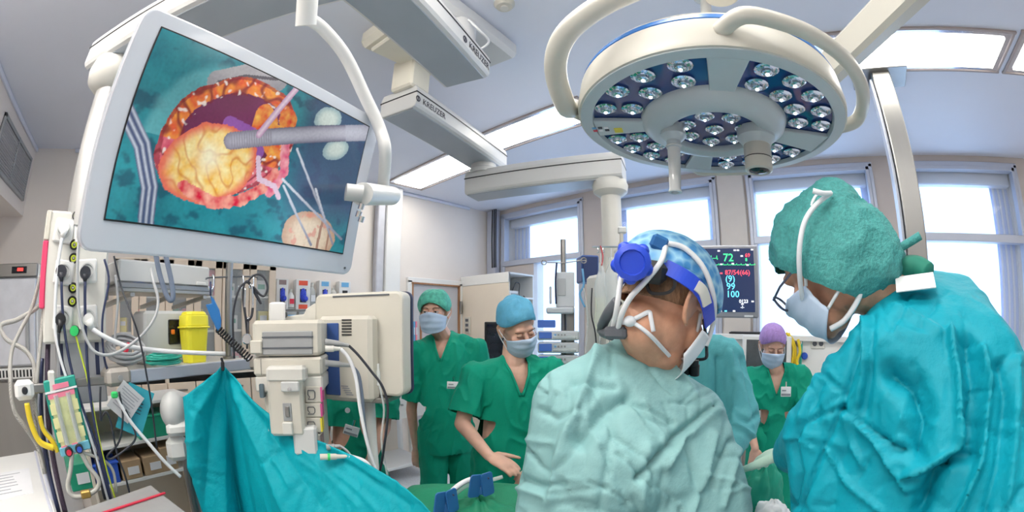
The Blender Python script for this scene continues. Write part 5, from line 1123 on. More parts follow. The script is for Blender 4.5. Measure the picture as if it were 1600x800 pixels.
# ================================================================== service panel under the third window
sp = thing('wall_console', 'white wall service panel with sockets and gas outlets below the window', 'service panel', (0, YW-.1, .95))
q0, q1 = at_y(1118, 522, YW-.12), at_y(1300, 522, YW-.12); zt2 = q0.z
MB().box(((q0.x+q1.x)/2+.3, YW-.06, zt2-.02), (q1.x-q0.x+.6, .16, .05), bev=.006).build('ledge', 'white_enamel', sp)
MB().box(((q0.x+q1.x)/2+.3, YW-.05, zt2-.30), (q1.x-q0.x+.6, .09, .52), bev=.006).build('panel', 'white_enamel', sp)
for px, py in ((1273, 537), (1283, 537)):
    p = at_y(px, py, YW-.10); s = MB().box((p.x, p.y, p.z), (.075, .012, .09), bev=.006).build('socket_plate', 'warm_white', sp); MB().lathe([(.02, 0), (.022, .004), (0, .004)], (p.x, p.y-.006, p.z), R=Matrix.Rotation(pi/2, 3, 'X'), n=16).build('socket_well', 'dark_grey', s)
for px, py, m in ((1257, 556, 'blue_plastic'), (1248, 535, 'chrome')): p = at_y(px, py, YW-.10); MB().lathe([(.03, 0), (.032, .02), (.02, .03), (0, .03)], (p.x, p.y, p.z), R=Matrix.Rotation(pi/2, 3, 'X'), n=18).build('gas_outlet', m, sp, 'auto')
for k, pts in enumerate(([(1228, 520), (1238, 530), (1243, 550), (1240, 580), (1246, 600)], [(1232, 520), (1240, 545), (1236, 575), (1230, 600)], [(1247, 530), (1250, 550), (1245, 565), (1252, 580)])):
    tag(MB().tube(spline([at_y(*q, YW-.14-.02*k) for q in pts], 6), .013, 8).build('oxygen_hose', 'yellow_hose', None, True), ('outer', 'inner', 'short')[k]+' yellow hose hanging from the service panel beside the nurse', 'hose')
tag(MB().tube(spline([at_y(*q, YW-.11) for q in ((1252, 525), (1252, 545), (1250, 575))], 6), .012, 8).build('console_hose', 'teal_gel', None, True), 'green hose hanging from the service panel', 'hose')
hm = thing('hatch_monitor', 'old white-framed screen with dark glass behind the nurse', 'screen', at_y(1195, 580, YW-.25)); q0, q1 = at_y(1160, 524, YW-.25), at_y(1234, 590, YW-.25)
MB().box(((q0.x+q1.x)/2, YW-.2, (q0.z+q1.z)/2), (q1.x-q0.x, .1, q0.z-q1.z), bev=.01).build('frame', 'white_enamel', hm); MB().box(((q0.x+q1.x)/2, YW-.252, (q0.z+q1.z)/2), (q1.x-q0.x-.08, .006, q0.z-q1.z-.07), bev=.004).build('glass', mat('dark_glass', (.08, .09, .10), .15, var=.2), hm); MB().box(((q0.x+q1.x)/2, YW-.15, (q1.z)/2), (.2, .15, q1.z), bev=.01).build('stand', 'grey_white', hm)
kbd = thing('black_keyboard', 'flat black keyboard lying on the service panel ledge', 'keyboard', (at_y(1240, 516, YW-.06).x, YW-.06, zt2)); p = at_y(1168, 518, YW-.06); MB().box((p.x, YW-.07, zt2+.014), (.34, .11, .018), bev=.004).build('case', 'black', kbd); MB().box((p.x, YW-.07, zt2+.025), (.31, .09, .006), bev=.002).build('keys', 'dark_grey', kbd)
# ================================================================== operating table under green drapes, blue clips
ot0, ot1 = at_d(700, 800, 1.38), at_d(1150, 760, 1.50)
otc = (ot0+ot1)/2; oyaw = atan2(ot1.y-ot0.y, ot1.x-ot0.x); OT = Matrix.Translation((otc.x, otc.y, 0)) @ Matrix.Rotation(oyaw, 4, 'Z')
tbl = thing('operating_table', 'operating table under dark green drapes with the patient covered', 'operating table', (otc.x, otc.y, 0)); hl = (ot1-ot0).length/2+.12
mat('green_drape', (.0, .20, .10), .65, var=.12, scale=6, bump=.25, bscale=60)
MB(OT).box((0, 0, .35), (.4, .26, .7), bev=.03).build('pedestal', 'steel', tbl); MB(OT).box((0, 0, .04), (.7, .36, .08), bev=.03).build('base', 'steel', tbl); MB(OT).box((0, 0, .78), (hl*2, .38, .12), bev=.03).build('mattress', 'black', tbl)
def tdr(u, v):
    a = (v-.5)*2; x = (u-.5)*2*(hl+.03); w0 = .20
    n1 = noise.noise(V((x*5, a*3, 2)))*.02
    if abs(a) < .62: y = a/.62*w0; z = .90+.11*cos(a/.62*pi/2)*(.6+.4*cos(x*2.2))+n1
    else: k = (abs(a)-.62)/.38; y = math.copysign(w0+.03*k+.025*sin(x*22+1.2*a)*k, a); z = .90-.62*k+n1
    return V((x, y, z))
dd_ = MB(OT).grid(tdr, 70, 50).build('table_drape', 'green_drape', tbl, True, solid=.003)
def clip(px, py, d, turn, label):
    M = facing(px, py, d, turn); t = thing('drape_clamp', label, 'clamp', M @ V((0, 0, -.05)))
    for s, ang in ((-1, .16), (1, -.10)):
        MB(M @ Matrix.Translation((s*.020, s*.006, 0)) @ Matrix.Rotation(ang, 4, 'Y') @ Matrix.Rotation(.5, 4, 'Z')).prism([(x, -.003, z) for x, z in rrect(.044, .078, .010)], (0, .006, 0)).build('plate', 'clip_blue', t, bevel=.0015)
    MB(M).box((0, .006, -.02), (.036, .012, .03), bev=.003).build('bridge', 'clip_blue', t)
    for s in (-1, 1): MB(M).cyl((s*.022, -.004, .025), (s*.022, -.010, .025), .003, n=8).build('rivet', 'navy_cable', t)
clip(752, 758, 1.24, .1, 'blue two-plate clamp on the green drape nearest the scrubbed woman'); clip(697, 785, 1.18, .2, 'blue two-plate clamp beside the end of the teal drape')
cable('suction_tube', [(690, 790, 1.2), (708, 766, 1.24), (728, 752, 1.28), (745, 750, 1.30), (762, 770, 1.30)], .009, 'white_cable', 'white suction tube curving between the two blue clamps', 'tubing')
cable('suction_tube', [(694, 795, 1.22), (712, 772, 1.26), (732, 758, 1.30), (760, 752, 1.32), (785, 745, 1.34)], .007, 'clear_plastic', 'clear suction tube beside the white one', 'tubing')
# heaped green cloth under the clamps
def heap(px, py, d, sx, sy, sz, m, name, label, cat, seed):
    c = at_d(px, py, d); mb = MB()
    def f(u, v):
        a, b = u*2*pi, v*pi/2; k = 1+.22*noise.noise(V((cos(a)*2, sin(a)*2, v*3+seed)))+.10*noise.noise(V((cos(a)*5, sin(a)*5, v*7+seed)))
        return c+V((cos(a)*cos(b)*sx*k, sin(a)*cos(b)*sy*k, sin(b)*sz*k-sz*.6))
    return tag(mb.grid(f, 48, 20).build(name, m, None, True), label, cat)
heap(748, 800, 1.27, .16, .14, .13, 'green_drape', 'folded_drape', 'crumpled green drape bunched under the blue clamps', 'drape', 1)
heap(1192, 752, 1.25, .07, .08, .13, mat('bright_scrub', (.0, .30, .20), .65, bump=.2, bscale=60), 'folded_drape', 'bright green cloth bunched between the two front surgeons', 'drape', 5)
heap(1207, 795, 1.05, .05, .05, .05, 'paper', 'gauze_heap', 'white gauze lying between the two front surgeons', 'gauze', 8)
# ================================================================== people
def hull(mb, balls, n=12):
    bm = bmesh.new()
    for p, r in balls:
        for i in range(n//2+1):
            a = pi*i/(n//2)-pi/2
            for k in range(n): b = 2*pi*k/n; bm.verts.new((p[0]+r*cos(a)*cos(b), p[1]+r*cos(a)*sin(b), p[2]+r*sin(a)))
    res = bmesh.ops.convex_hull(bm, input=bm.verts)
    junk = [e for e in res['geom_interior'] if isinstance(e, bmesh.types.BMVert)]+[e for e in res['geom_unused'] if isinstance(e, bmesh.types.BMVert)]
    bmesh.ops.delete(bm, geom=list(set(junk)), context='VERTS')
    bm.verts.index_update(); vs = [v.co.copy() for v in bm.verts]; fs = [tuple(v.index for v in f.verts) for f in bm.faces]; bm.free()
    M = mb.M; mb.M = Matrix.Identity(4); mb.add(vs, fs); mb.M = M; return mb
def blob(mb, voxel, iters=6):
    me = bpy.data.meshes.new('tmp'); me.from_pydata(mb.v, [], mb.f); bm = bmesh.new(); bm.from_mesh(me)
    bmesh.ops.remove_doubles(bm, verts=bm.verts, dist=1e-6); bmesh.ops.recalc_face_normals(bm, faces=bm.faces); bm.to_mesh(me); bm.free()
    o = bpy.data.objects.new('tmp', me); COL.objects.link(o)
    r = o.modifiers.new('r', 'REMESH'); r.mode = 'VOXEL'; r.voxel_size = voxel
    if iters: s = o.modifiers.new('s', 'SMOOTH'); s.factor = .5; s.iterations = iters
    dg = bpy.context.evaluated_depsgraph_get(); out = bpy.data.meshes.new_from_object(o.evaluated_get(dg))
    bpy.data.objects.remove(o); bpy.data.meshes.remove(me); return out
def finish(me, name, m, parent, disp=None, cut=(), kill=None):
    bm = bmesh.new(); bm.from_mesh(me); bm.normal_update()
    for (p, nrm, rad) in cut:
        g = [f for f in bm.faces if (f.calc_center_median()-p).length < rad]
        vs = set(v for f in g for v in f.verts); es = set(e for f in g for e in f.edges)
        bmesh.ops.bisect_plane(bm, geom=list(g)+list(vs)+list(es), plane_co=p, plane_no=nrm, clear_outer=True)
    if kill: bmesh.ops.delete(bm, geom=[f for f in bm.faces if kill(f.calc_center_median())], context='FACES')
    if kill or cut:
        for it in range(14):
            mv = []
            for v in bm.verts:
                nb_ = [e.other_vert(v).co for e in v.link_edges if e.is_boundary]
                if len(nb_) == 2: mv.append((v, v.co*.4+(nb_[0]+nb_[1])*.3))
            for v, c in mv: v.co = c
    bm.normal_update()
    if disp:
        mv = [(v, v.normal*disp(v.co, v.normal)) for v in bm.verts]
        for v, d in mv: v.co += d
    bm.to_mesh(me); bm.free(); me.materials.clear(); me.materials.append(m)
    n = len(me.vertices); c = sum((v.co for v in me.vertices), V())/n; c.z = min(v.co.z for v in me.vertices)
    me.transform(Matrix.Translation(-c)); me.name = name
    for p in me.polygons: p.use_smooth = True
    return link(name, me, c, parent)
def wrinkle(A, B, seed, sx=7.0, sz=3.5):
    def f(p, nrm):
        q = V((p.x*sx+seed, p.y*sx, p.z*sz)); w_ = noise.noise_vector(q*.8)*.6
        a = noise.noise(q+w_); b = 1-2*abs(noise.noise(V((p.x*sx*1.7, p.y*sx*1.7, p.z*sz*1.5+seed))+w_*1.5))
        return A*a+B*b*abs(b)
    return f
def folds(lines, base):
    def f(p, nrm):
        d = base(p, nrm)
        if nrm.dot(p-CAM) < .02:
            px = proj(p)
            for pts, w_, h, bb in lines:
                if px[0] < bb[0] or px[0] > bb[1] or px[1] < bb[2] or px[1] > bb[3]: continue
                dd = poly_d(px, pts)
                if dd < w_*2.6: d += h*(.65*math.exp(-(dd/w_)**2)+.35*math.exp(-2.5*dd/w_))
        return d
    return f
mat('skin', (.68, .41, .31), .5, var=.07, scale=30, sss=.12, bump=.05, bscale=220)
mat('skin_tan', (.60, .32, .21), .5, var=.10, scale=40, sss=.10, bump=.08, bscale=260)
mat('eye_white', (.75, .74, .72), .2, var=0); mat('iris', (.05, .05, .06), .2, var=0); mat('brow_hair', (.16, .09, .06), .7); mat('hair_brown', (.20, .11, .06), .7, var=.5, scale=60, bump=.6, bscale=150, stretch=(1, 1, .3))
mat('scrub_green', (.0, .30, .19), .7, var=.06, scale=8, bump=.2, bscale=60, spec=.25)
mat('scrub_dark', (.0, .24, .15), .7, var=.06, scale=8, bump=.2, bscale=60, spec=.25)
mat('mask_blue', (.50, .63, .82), .7, var=.04, bump=.1, bscale=120); mat('mask_white', (.76, .79, .84), .7, var=.03)
mat('cap_green', (.10, .50, .38), .7, var=.25, scale=45, bump=.5, bscale=60); mat('cap_blue', (.10, .38, .58), .7, var=.12, scale=25, bump=.4, bscale=60); mat('cap_lilac', (.40, .25, .60), .7, var=.12, scale=60, bump=.4, bscale=80)
mat('cap_pattern', (.06, .28, .62), .7, scale=42, kind='voronoi', col2=(.34, .62, .80), bump=.2); mat('cap_teal', (.06, .32, .31), .7, var=.16, scale=160, bump=.5)
mat('gown_mint', (.225, .425, .435), .62, var=.04, scale=6, bump=.35, bscale=30, spec=.3); mat('gown_teal', (.0, .28, .375), .58, var=.10, scale=5, bump=.35, bscale=40, spec=.25); mat('gown_pale', (.09, .38, .42), .62, var=.08, scale=6, bump=.35, bscale=36, spec=.25)
mat('glove_pale', (.52, .72, .60), .45, var=.06)
def hmat(px, py, d, turn, pitch=0.0, roll=0.0, away=True):     # head frame: +Y is where the face looks
    o = at_d(px, py, d); r = ray(px, py); yaw = atan2(-r.x, r.y)+turn
    return Matrix.Translation(o) @ Matrix.Rotation(yaw, 4, 'Z') @ Matrix.Rotation(-pitch, 4, 'X') @ Matrix.Rotation(roll, 4, 'Y')
def add_head(mb, HM, neck, ear=1.0):
    k = MB(HM)
    k.ell((0, -.012, .030), (.075, .094, .086)); k.cap((0, .022, .0), .066, (0, .050, -.078), .036); k.ell((0, .010, -.05), (.060, .062, .050))
    k.cap((0, .088, .004), .010, (0, .110, -.026), .013); k.cap((-.034, .075, .026), .012, (.034, .075, .026), .012)
    for s in (-1, 1):
        k.ell((s*.034, .062, -.022), (.028, .028, .028)); k.ell((s*.079, -.008, -.004), (.006, .021*ear, .032*ear), R=Matrix.Rotation(s*.40, 3, 'Z'))
        k.tube(spline([V((x_, -.008+(y_+.008)*ear, -.004+(z_+.004)*ear)) for x_, y_, z_ in [(s*.080, .012, -.002), (s*.082, .014, .018), (s*.088, -.002, .031), (s*.093, -.020, .026), (s*.094, -.028, .006), (s*.089, -.022, -.018), (s*.082, -.006, -.034), (s*.079, .004, -.034)]], 4), .0048, 8)
    k.cap((0, .092, -.062), .012, (0, .080, -.095), .018)
    mb.v2 = None; n = len(mb.v); mb.v += k.v; mb.f += [tuple(i+n for i in f) for f in k.f]
    mb.cap(HM @ V((0, -.022, -.07)), .056, neck, .060)
def face_bits(root, HM, closed=False, skin='skin', brow='brow_hair'):
    for s in (-1, 1):
        e = MB(HM).ell((s*.031, .080, .006), (.0135, .012, .0105), n=14, m=10).build('eye', 'eye_white' if not closed else skin, root, True)
        if not closed:
            MB(HM).ell((s*.031+.002, .0895, .005), (.0058, .003, .0062), n=12, m=8).build('iris', 'iris', e, True)
            MB(HM).ell((s*.031, .081, .0115), (.0155, .0125, .0075), n=14, m=8).build('eyelid', skin, e, True)
        MB(HM).tube(spline([(s*.017, .0905, .002 if not closed else -.003), (s*.031, .094, -.0008 if closed else .0085), (s*.046, .084, .002)], 5), .0009, 6).build('lashes', 'brow_hair', e, True)
        MB(HM).tube(spline([(s*.013, .0955, .022), (s*.030, .0965, .029), (s*.052, .080, .024)], 5), .0022, 6, True).build('eyebrow', brow, root, True)
def add_mask(root, HM, m, strap='ear', ties=True):
    def f(u, v):
        a = (u*2-1); ph = a*1.36; c = cos(ph)
        zt = .004-.030*abs(a)**1.3; zb = -.118+.032*a*a
        y = .022+.092*c*(1-.26*v*v)+.016*math.exp(-(a/.18)**2-((v-.12)/.18)**2)+.010*sin(pi*v)*c+.0022*sin(v*20)*c
        return V((.083*sin(ph)*(1-.10*v), y, zt+(zb-zt)*v))
    o = MB(HM).grid(f, 26, 20).build('face_mask', m, root, True, solid=.0015)
    for s in (0, 1):
        a, b = f(s, .03), f(s, .97); sx = 1 if s else -1
        if strap == 'ear': MB(HM).tube(spline([a, V((sx*.088, .0, -.006)), V((sx*.089, -.026, .004)), V((sx*.088, -.03, -.02)), V((sx*.084, -.004, -.045)), b], 6), .0022, 6).build('ear_loop', 'mask_white', o, True)
        else:
            MB(HM).tube(spline([a, V((sx*.092, -.02, .03)), V((sx*.075, -.085, .07)), V((0, -.118, .085))], 6), .0032, 6).build('upper_tie', 'mask_white', o, True)
            MB(HM).tube(spline([b, V((sx*.078, -.02, -.075)), V((sx*.05, -.065, -.07)), V((0, -.085, -.065))], 6), .0032, 6).build('lower_tie', 'mask_white', o, True)
    return o
def add_cap(root, HM, m, front=.048, side=.0, back=-.055, puff=.10, seed=0, tall=1.0, rad=(.084, .104, .092), band=True, name='surgical_cap', lump=.04):
    c0 = V((0, -.012, .030))
    def rimz(a): return front*max(0, sin(a))**2+side*cos(a)**2+back*max(0, -sin(a))**2
    def f(u, v):
        a = u*2*pi; d = V((cos(a)*rad[0], sin(a)*rad[1], 0)); zr = (rimz(a)-c0.z)/rad[2]; zr = max(-.97, min(.95, zr))
        pr = math.acos(zr); p = pr*v; k = 1+puff*sin(pi*min(1, p/pr*.85+.08))**.8+lump*noise.noise(V((cos(a)*1.6, sin(a)*1.6, v*2.5+seed)))*min(1, v*3)+.018*sin(a*17+seed)*v**3
        if v > .96: k -= .05*(v-.96)/.04
        return c0+V((d.x*sin(p)*k, d.y*sin(p)*k, rad[2]*cos(p)*k*(tall if p < pi/2 else 1)))
    o = MB(HM).grid(f, 64, 26).build(name, m, root, True, solid=.002)
    if band: MB(HM).tube([f(k/48, .985) for k in range(49)], .0035, 6, False).build('elastic_band', m, o, True)
    return o
def add_hand(mb, wrist, d, nrm, s=1, curl=.5, sc=1.0):       # d: direction of the fingers, nrm: back of the hand
    d = d.normalized(); x = d.cross(nrm).normalized()*s; nrm = x.cross(d)*s; nrm.normalize()
    mb.cap(wrist, .026*sc, wrist+d*.045*sc, .036*sc, side=x, flat=.5); mb.cap(wrist+d*.04*sc, .036*sc, wrist+d*.082*sc, .038*sc, side=x, flat=.42)
    for k, (off, L_) in enumerate(((-.030, .066), (-.010, .078), (.010, .073), (.029, .058))):
        p = wrist+d*.085*sc+x*off*sc; dd = d.copy()
        for j, fr in enumerate((.45, .32, .25)):
            dd = (dd-nrm*curl*(.5+.35*j)).normalized(); q = p+dd*L_*fr*sc; mb.cap(p, (.0095-.0008*j)*sc, q, (.0088-.0008*j)*sc, n=10, m=5); p = q
    p = wrist+d*.025*sc-x*.030*sc; dd = (d*.75-x*.65-nrm*.25).normalized()
    for j, L_ in enumerate((.042, .032, .026)): q = p+dd*L_*sc; mb.cap(p, (.0135-.002*j)*sc, q, (.012-.002*j)*sc, n=10, m=5); p = q; dd = (dd+d*.25).normalized()
def ground(p): return V((p.x, p.y, 0))
def badge(root, px, py, d, tilt=.05, w_=.075, h=.045):
    M = facing(px, py, d) @ Matrix.Rotation(tilt, 4, 'Y'); b = MB(M).box((0, 0, 0), (w_, .004, h), bev=.002).build('name_badge', 'paper', root)
    MB(M).box((0, -.003, -h*.3), (w_*.9, .002, h*.22)).build('badge_stripe', 'ink_grey', b); MB(M).box((-w_*.18, -.003, h*.12), (w_*.4, .002, h*.14)).build('badge_print', 'ink_grey', b)
    MB(M).cyl((0, .004, h*.5), (0, .004, h*.5+.03), .006, n=8).build('badge_clip', 'chrome', b)
def scrub_person(label, HM, neck, shL, shR, hip, armL, armR, capm, capargs, eyes_closed=False, top='scrub_green', seed=1, vox=.0065, skin='skin', spread=.11, fwd=None, maskm='mask_blue', vdir=None, hips=.165, hand=True, chest=.150):
    # shL / shR: shoulder joints; armX: (elbow, wrist, hand direction)
    root = thing('person', label, 'person', ground(hip)); ax = (shR-shL).normalized(); f_ = fwd
    up = V((0, 0, 1)); body = MB(); add_head(body, HM, neck+V((0, 0, -.02)))
    mid = (shL+shR)/2
    body.cap(mid-up*.07, chest*.85, hip+up*.02, chest*.85, side=ax, flat=.6)
    body.cap(neck-up*.06, .048, shL-up*.015, .040); body.cap(neck-up*.06, .048, shR-up*.015, .040)
    kn = []
    for s in (-1, 1):
        h_ = hip+ax*s*.09; k_ = V((h_.x, h_.y, .48))+ax*s*(spread-.09)*.5+f_*.03; a_ = V((h_.x, h_.y, .09))+ax*s*(spread-.09)
        body.cap(h_-up*.05, .08, k_, .055); body.cap(k_, .052, a_, .036); kn.append((h_, k_, a_))
    cuts = []
    for sh, (el, wr, hd) in ((shL, armL), (shR, armR)):
        body.cap(sh, .046, el, .037); body.cap(el, .038, wr, .025)
        if hand: add_hand(body, wr, hd, f_*.6+up*.8 if abs(hd.z) < .8 else f_, 1, .35)
    bm_ = blob(body, vox*.8, 4); finish(bm_, 'body', MATS[skin], root)
    face_bits(root, HM, eyes_closed, skin)
    tp2 = MB(); tp2.cap(mid-up*.09, chest*1.02, hip+up*.10, chest*1.05, side=ax, flat=.68); tp2.cap(hip+up*.12, chest*1.05, hip-up*.10, hips*1.04, side=ax, flat=.72)
    tp2.cap(neck-up*.045+f_*-.01, .072, shL-up*.005, .060); tp2.cap(neck-up*.045+f_*-.01, .072, shR-up*.005, .060); hull(tp2, [(shL-up*.02, .062), (shR-up*.02, .062), (mid-up*.26, .10)])
    for sh, (el, wr, hd) in ((shL, armL), (shR, armR)):
        e2 = sh.lerp(el, .88); tp2.cap(sh, .066, e2, .078); dv = (el-sh).normalized(); cuts.append((sh.lerp(el, .80), dv, .15))
    cuts.append((hip-up*.15, -up, .35))
    vd2 = vdir or f_
    side = V((-vd2.y, vd2.x, 0))
    def kill(p):
        q = p-(neck-up*.02); 
        if q.dot(vd2) < -.02: return q.length < .062
        return abs(q.dot(side)) < .052+.345*min(0, q.z) and q.z > -.15 and q.z < .12
    topo = finish(blob(tp2, vox, 5), 'scrub_top', MATS[top], root, wrinkle(.010, .009, seed, 9, 5), cuts, kill)
    # collar band along the V
    band = []
    for t in [x/10 for x in range(11)]:
        z = -.15*t; hw = max(.0, .052+.345*z)
        band.append((t, hw, z))
    from mathutils.bvhtree import BVHTree
    me = topo.data; off = world_loc(topo)
    bv = BVHTree.FromPolygons([v.co+off for v in me.vertices], [p.vertices for p in me.polygons])
    for s in (-1, 1):
        P = []
        for t, hw, z in band:
            o = neck-up*.02+side*s*(hw+.006)+up*z; hit = bv.ray_cast(o+vd2*.5, -vd2)
            if hit[0] is not None: P.append(hit[0]+vd2*.002)
        if len(P) > 2: MB().tube(P, .007, 6).build('collar_band', top, topo, True)
    tr = MB()
    for h_, k_, a_ in kn: tr.cap(h_-up*.02, .105, k_, .090); tr.cap(k_, .090, a_, .080)
    tr.cap(hip-up*.04-ax*.06, hips*.62, hip-up*.04+ax*.06, hips*.62)
    finish(blob(tr, vox*1.2, 5), 'scrub_trousers', MATS[top], root, wrinkle(.008, .006, seed+5), [(a_-up*.0, -up, .2) for _, _, a_ in kn])
    for h_, k_, a_ in kn: MB().cap(V((a_.x, a_.y, .045))-f_*.05, .045, V((a_.x, a_.y, .035))+f_*.13, .038).build('clog', 'white_enamel', root, True)
    add_cap(root, HM, MATS[capm], **capargs)
    add_mask(root, HM, MATS[maskm])
    return root
def dirof(px, py, turn=0): r = ray(px, py); y = atan2(-r.x, r.y)+turn; return V((-sin(y), cos(y), 0))
# ---- man in green scrubs at the back
HMm = hmat(679, 488, 2.68, pi-.25, .05) @ Matrix.Scale(1.10, 4)
f_ = dirof(679, 487, pi-.15)
man = scrub_person('man in green scrubs with crinkled green cap and mask standing by the table', HMm, at_d(692, 521, 2.76), at_d(654, 548, 2.72), at_d(744, 543, 2.80), at_d(698, 668, 2.76),
    (at_d(643, 640, 2.80), at_d(650, 700, 2.90), V((0, 0, -1))), (at_d(762, 640, 2.84), at_d(755, 700, 2.95), V((0, 0, -1))), 'cap_green', dict(front=.056, side=.0, back=-.06, puff=.20, seed=2, lump=.14), seed=3, fwd=f_, chest=.172, hips=.185)
badge(man, 708, 602, 2.54)
# ---- woman in green scrubs looking down
HMw = hmat(808, 512, 2.03, pi+.55, .45, .26)
f_ = dirof(803, 512, pi+.35)
wom = scrub_person('woman in green scrubs with light blue cap looking down at the operating table', HMw, at_d(802, 560, 2.06), at_d(742, 586, 2.02), at_d(862, 578, 2.12), at_d(790, 745, 2.06),
    (at_d(722, 662, 1.95), at_d(764, 712, 1.78), (at_d(795, 728, 1.72)-at_d(764, 712, 1.78))), (at_d(870, 680, 2.10), at_d(845, 730, 1.85), (at_d(830, 740, 1.8)-at_d(845, 730, 1.85))), 'cap_blue', dict(front=.070, side=.03, back=-.05, puff=.12, seed=6, tall=1.28, lump=.14), True, seed=8, fwd=f_, chest=.165, hips=.19)
# ---- person half hidden behind the patient monitor
HMp = hmat(562, 520, 2.25, pi+.6, .3); f_ = dirof(562, 520, pi+.5)
per = scrub_person('person in green scrubs hidden behind the patient monitor with a clipped badge', HMp, at_d(562, 575, 2.25), at_d(510, 600, 2.25), at_d(604, 598, 2.28), at_d(555, 745, 2.25),
    (at_d(505, 680, 2.2), at_d(520, 735, 2.05), V((0, 0, -1))), (at_d(600, 668, 2.22), at_d(575, 728, 2.06), (at_d(556, 745, 1.98)-at_d(575, 728, 2.06))), 'cap_green', dict(front=.055, puff=.12, seed=12), seed=15, fwd=f_, top='scrub_dark')
badge(per, 549, 673, 2.02, .35, .075, .05)
MB(facing(543, 641, 2.03)).lathe([(.013, 0), (.013, .006), (0, .007)], R=Matrix.Rotation(pi/2, 3, 'X'), n=16).build('badge_reel', 'paper', per, 'auto')
# ---- nurse with lilac cap at the back right
HMn = hmat(1207, 541, 2.85, pi+.28, .38); f_ = dirof(1207, 541, pi+.15)
nur = scrub_person('nurse in green scrubs with lilac cap standing below the window', HMn, at_d(1212, 573, 2.86), at_d(1172, 590, 2.86), at_d(1252, 586, 2.86), at_d(1212, 680, 2.86),
    (at_d(1166, 650, 2.80), at_d(1180, 700, 2.70), V((0, 0, -1))), (at_d(1262, 650, 2.80), at_d(1245, 690, 2.70), V((0, 0, -1))), 'cap_lilac', dict(front=.065, side=.02, back=-.05, puff=.12, seed=9, tall=1.2), True, seed=22, fwd=f_, chest=.125, hips=.15)
badge(nur, 1228, 612, 2.66, -.05, .065, .06)
# ------------------------------------------------------------------ gowned surgeons
def near_sphere(px, py, c, r):
    d = ray(px, py); oc = CAM-c; b = oc.dot(d); q = oc.dot(oc)-r*r; D = b*b-q
    t = -b-sqrt(D) if D > 0 else -b; return CAM+d*t
def rand_folds(seed, n, x0, x1, y0, y1, h):
    rn = random.Random(seed); out = []
    for k in range(n):
        x, y = rn.uniform(x0, x1), rn.uniform(y0, y1); a = noise.noise(V((x*.006, y*.006, seed)))*3.0+1.2+rn.uniform(-.4, .4); L_ = rn.uniform(18, 60); b = a+rn.uniform(-.5, .5)
        p1 = (x+L_*cos(a), y+L_*sin(a)); out.append(([(x, y), p1, (p1[0]+L_*.6*cos(b), p1[1]+L_*.6*sin(b))], rn.uniform(2.5, 6), rn.choice((-1, -1, 1))*h*rn.uniform(.5, 1.3)))
    return out
def gown(root, balls, caps, m, voxel, lines, A, B, seed, iters=8, kill=None, cut=()):
    mb = MB()
    for g in balls: hull(mb, g)
    for c in caps: mb.cap(*c)
    lines = [(p, w_, h*1.7, (min(q[0] for q in p)-2.6*w_, max(q[0] for q in p)+2.6*w_, min(q[1] for q in p)-2.6*w_, max(q[1] for q in p)+2.6*w_)) for p, w_, h in lines]
    return finish(blob(mb, voxel, iters), 'surgical_gown', MATS[m], root, folds(lines, wrinkle(A, B, seed)), cut, kill)
P = at_d
# ---- surgeon with loupes, seen from behind
KS = .92
def PS(px, py, d): return at_d(px, py, d*KS)
HS = hmat(1041, 478, .91, -.82, .66, .0) @ Matrix.Scale(1.07, 4)
nk = PS(1026, 556, 1.03)
su = thing('person', 'surgeon in pale mint gown with blue headlight band and loupes bending over the table', 'person', ground(PS(965, 700, .95)))
body = MB(); add_head(body, HS, nk, 1.25); body.cap(nk, .056, PS(1000, 600, 1.04), .04); hp_ = PS(960, 930, .92)
body.cap(PS(985, 680, 1.02), .08, hp_, .11, flat=.7); wr = PS(1120, 745, 1.22); wl = PS(960, 760, 1.32)
add_hand(body, wr, V((-.2, .9, -.3)), V((0, 0, 1)), 1, .5); add_hand(body, wl, V((.2, .9, -.3)), V((0, 0, 1)), -1, .5)
for s in (-.1, .1): body.cap(hp_+V((s, 0, 0)), .08, V((hp_.x+s, hp_.y, .1)), .05)
sbody = finish(blob(body, .0045, 4), 'body', MATS['skin_tan'], su)
from mathutils.bvhtree import BVHTree
_o = world_loc(sbody); sbv = BVHTree.FromPolygons([v.co+_o for v in sbody.data.vertices], [p.vertices for p in sbody.data.polygons])
def on_body(px, py, off=.004):
    d = ray(px, py); h = sbv.ray_cast(CAM, d); return h[0]-d*off if h[0] is not None else near_sphere(px, py, HC_, .10)
L1 = [([(935, 549), (912, 609), (882, 687), (860, 785)], 9, .011), ([(905, 690), (946, 640), (980, 622)], 13, -.013), ([(991, 631), (1051, 661)], 4, -.005), ([(1120, 631), (1062, 676), (1029, 710), (995, 747)], 6, -.013),
      ([(1115, 640), (1070, 685), (1040, 730)], 8, .009), ([(1073, 690), (1092, 770)], 7, -.007), ([(1115, 680), (1096, 755), (1080, 800)], 7, .009), ([(1140, 690), (1110, 760)], 6, -.008), ([(1155, 700), (1130, 790)], 7, .007),
      ([(815, 650), (804, 700), (800, 740)], 5, -.008), ([(800, 745), (850, 760), (880, 755)], 6, -.007), ([(800, 760), (850, 775)], 5, .006), ([(900, 600), (925, 603), (960, 606)], 6, -.006), ([(955, 545), (1000, 552)], 5, -.006),
      ([(960, 640), (950, 720), (935, 800)], 8, -.005), ([(1010, 700), (1000, 790)], 12, .008), ([(1040, 560), (1090, 620), (1125, 640)], 7, .007), ([(830, 600), (822, 640)], 8, .006), ([(845, 640), (870, 655), (905, 640)], 6, -.005)]
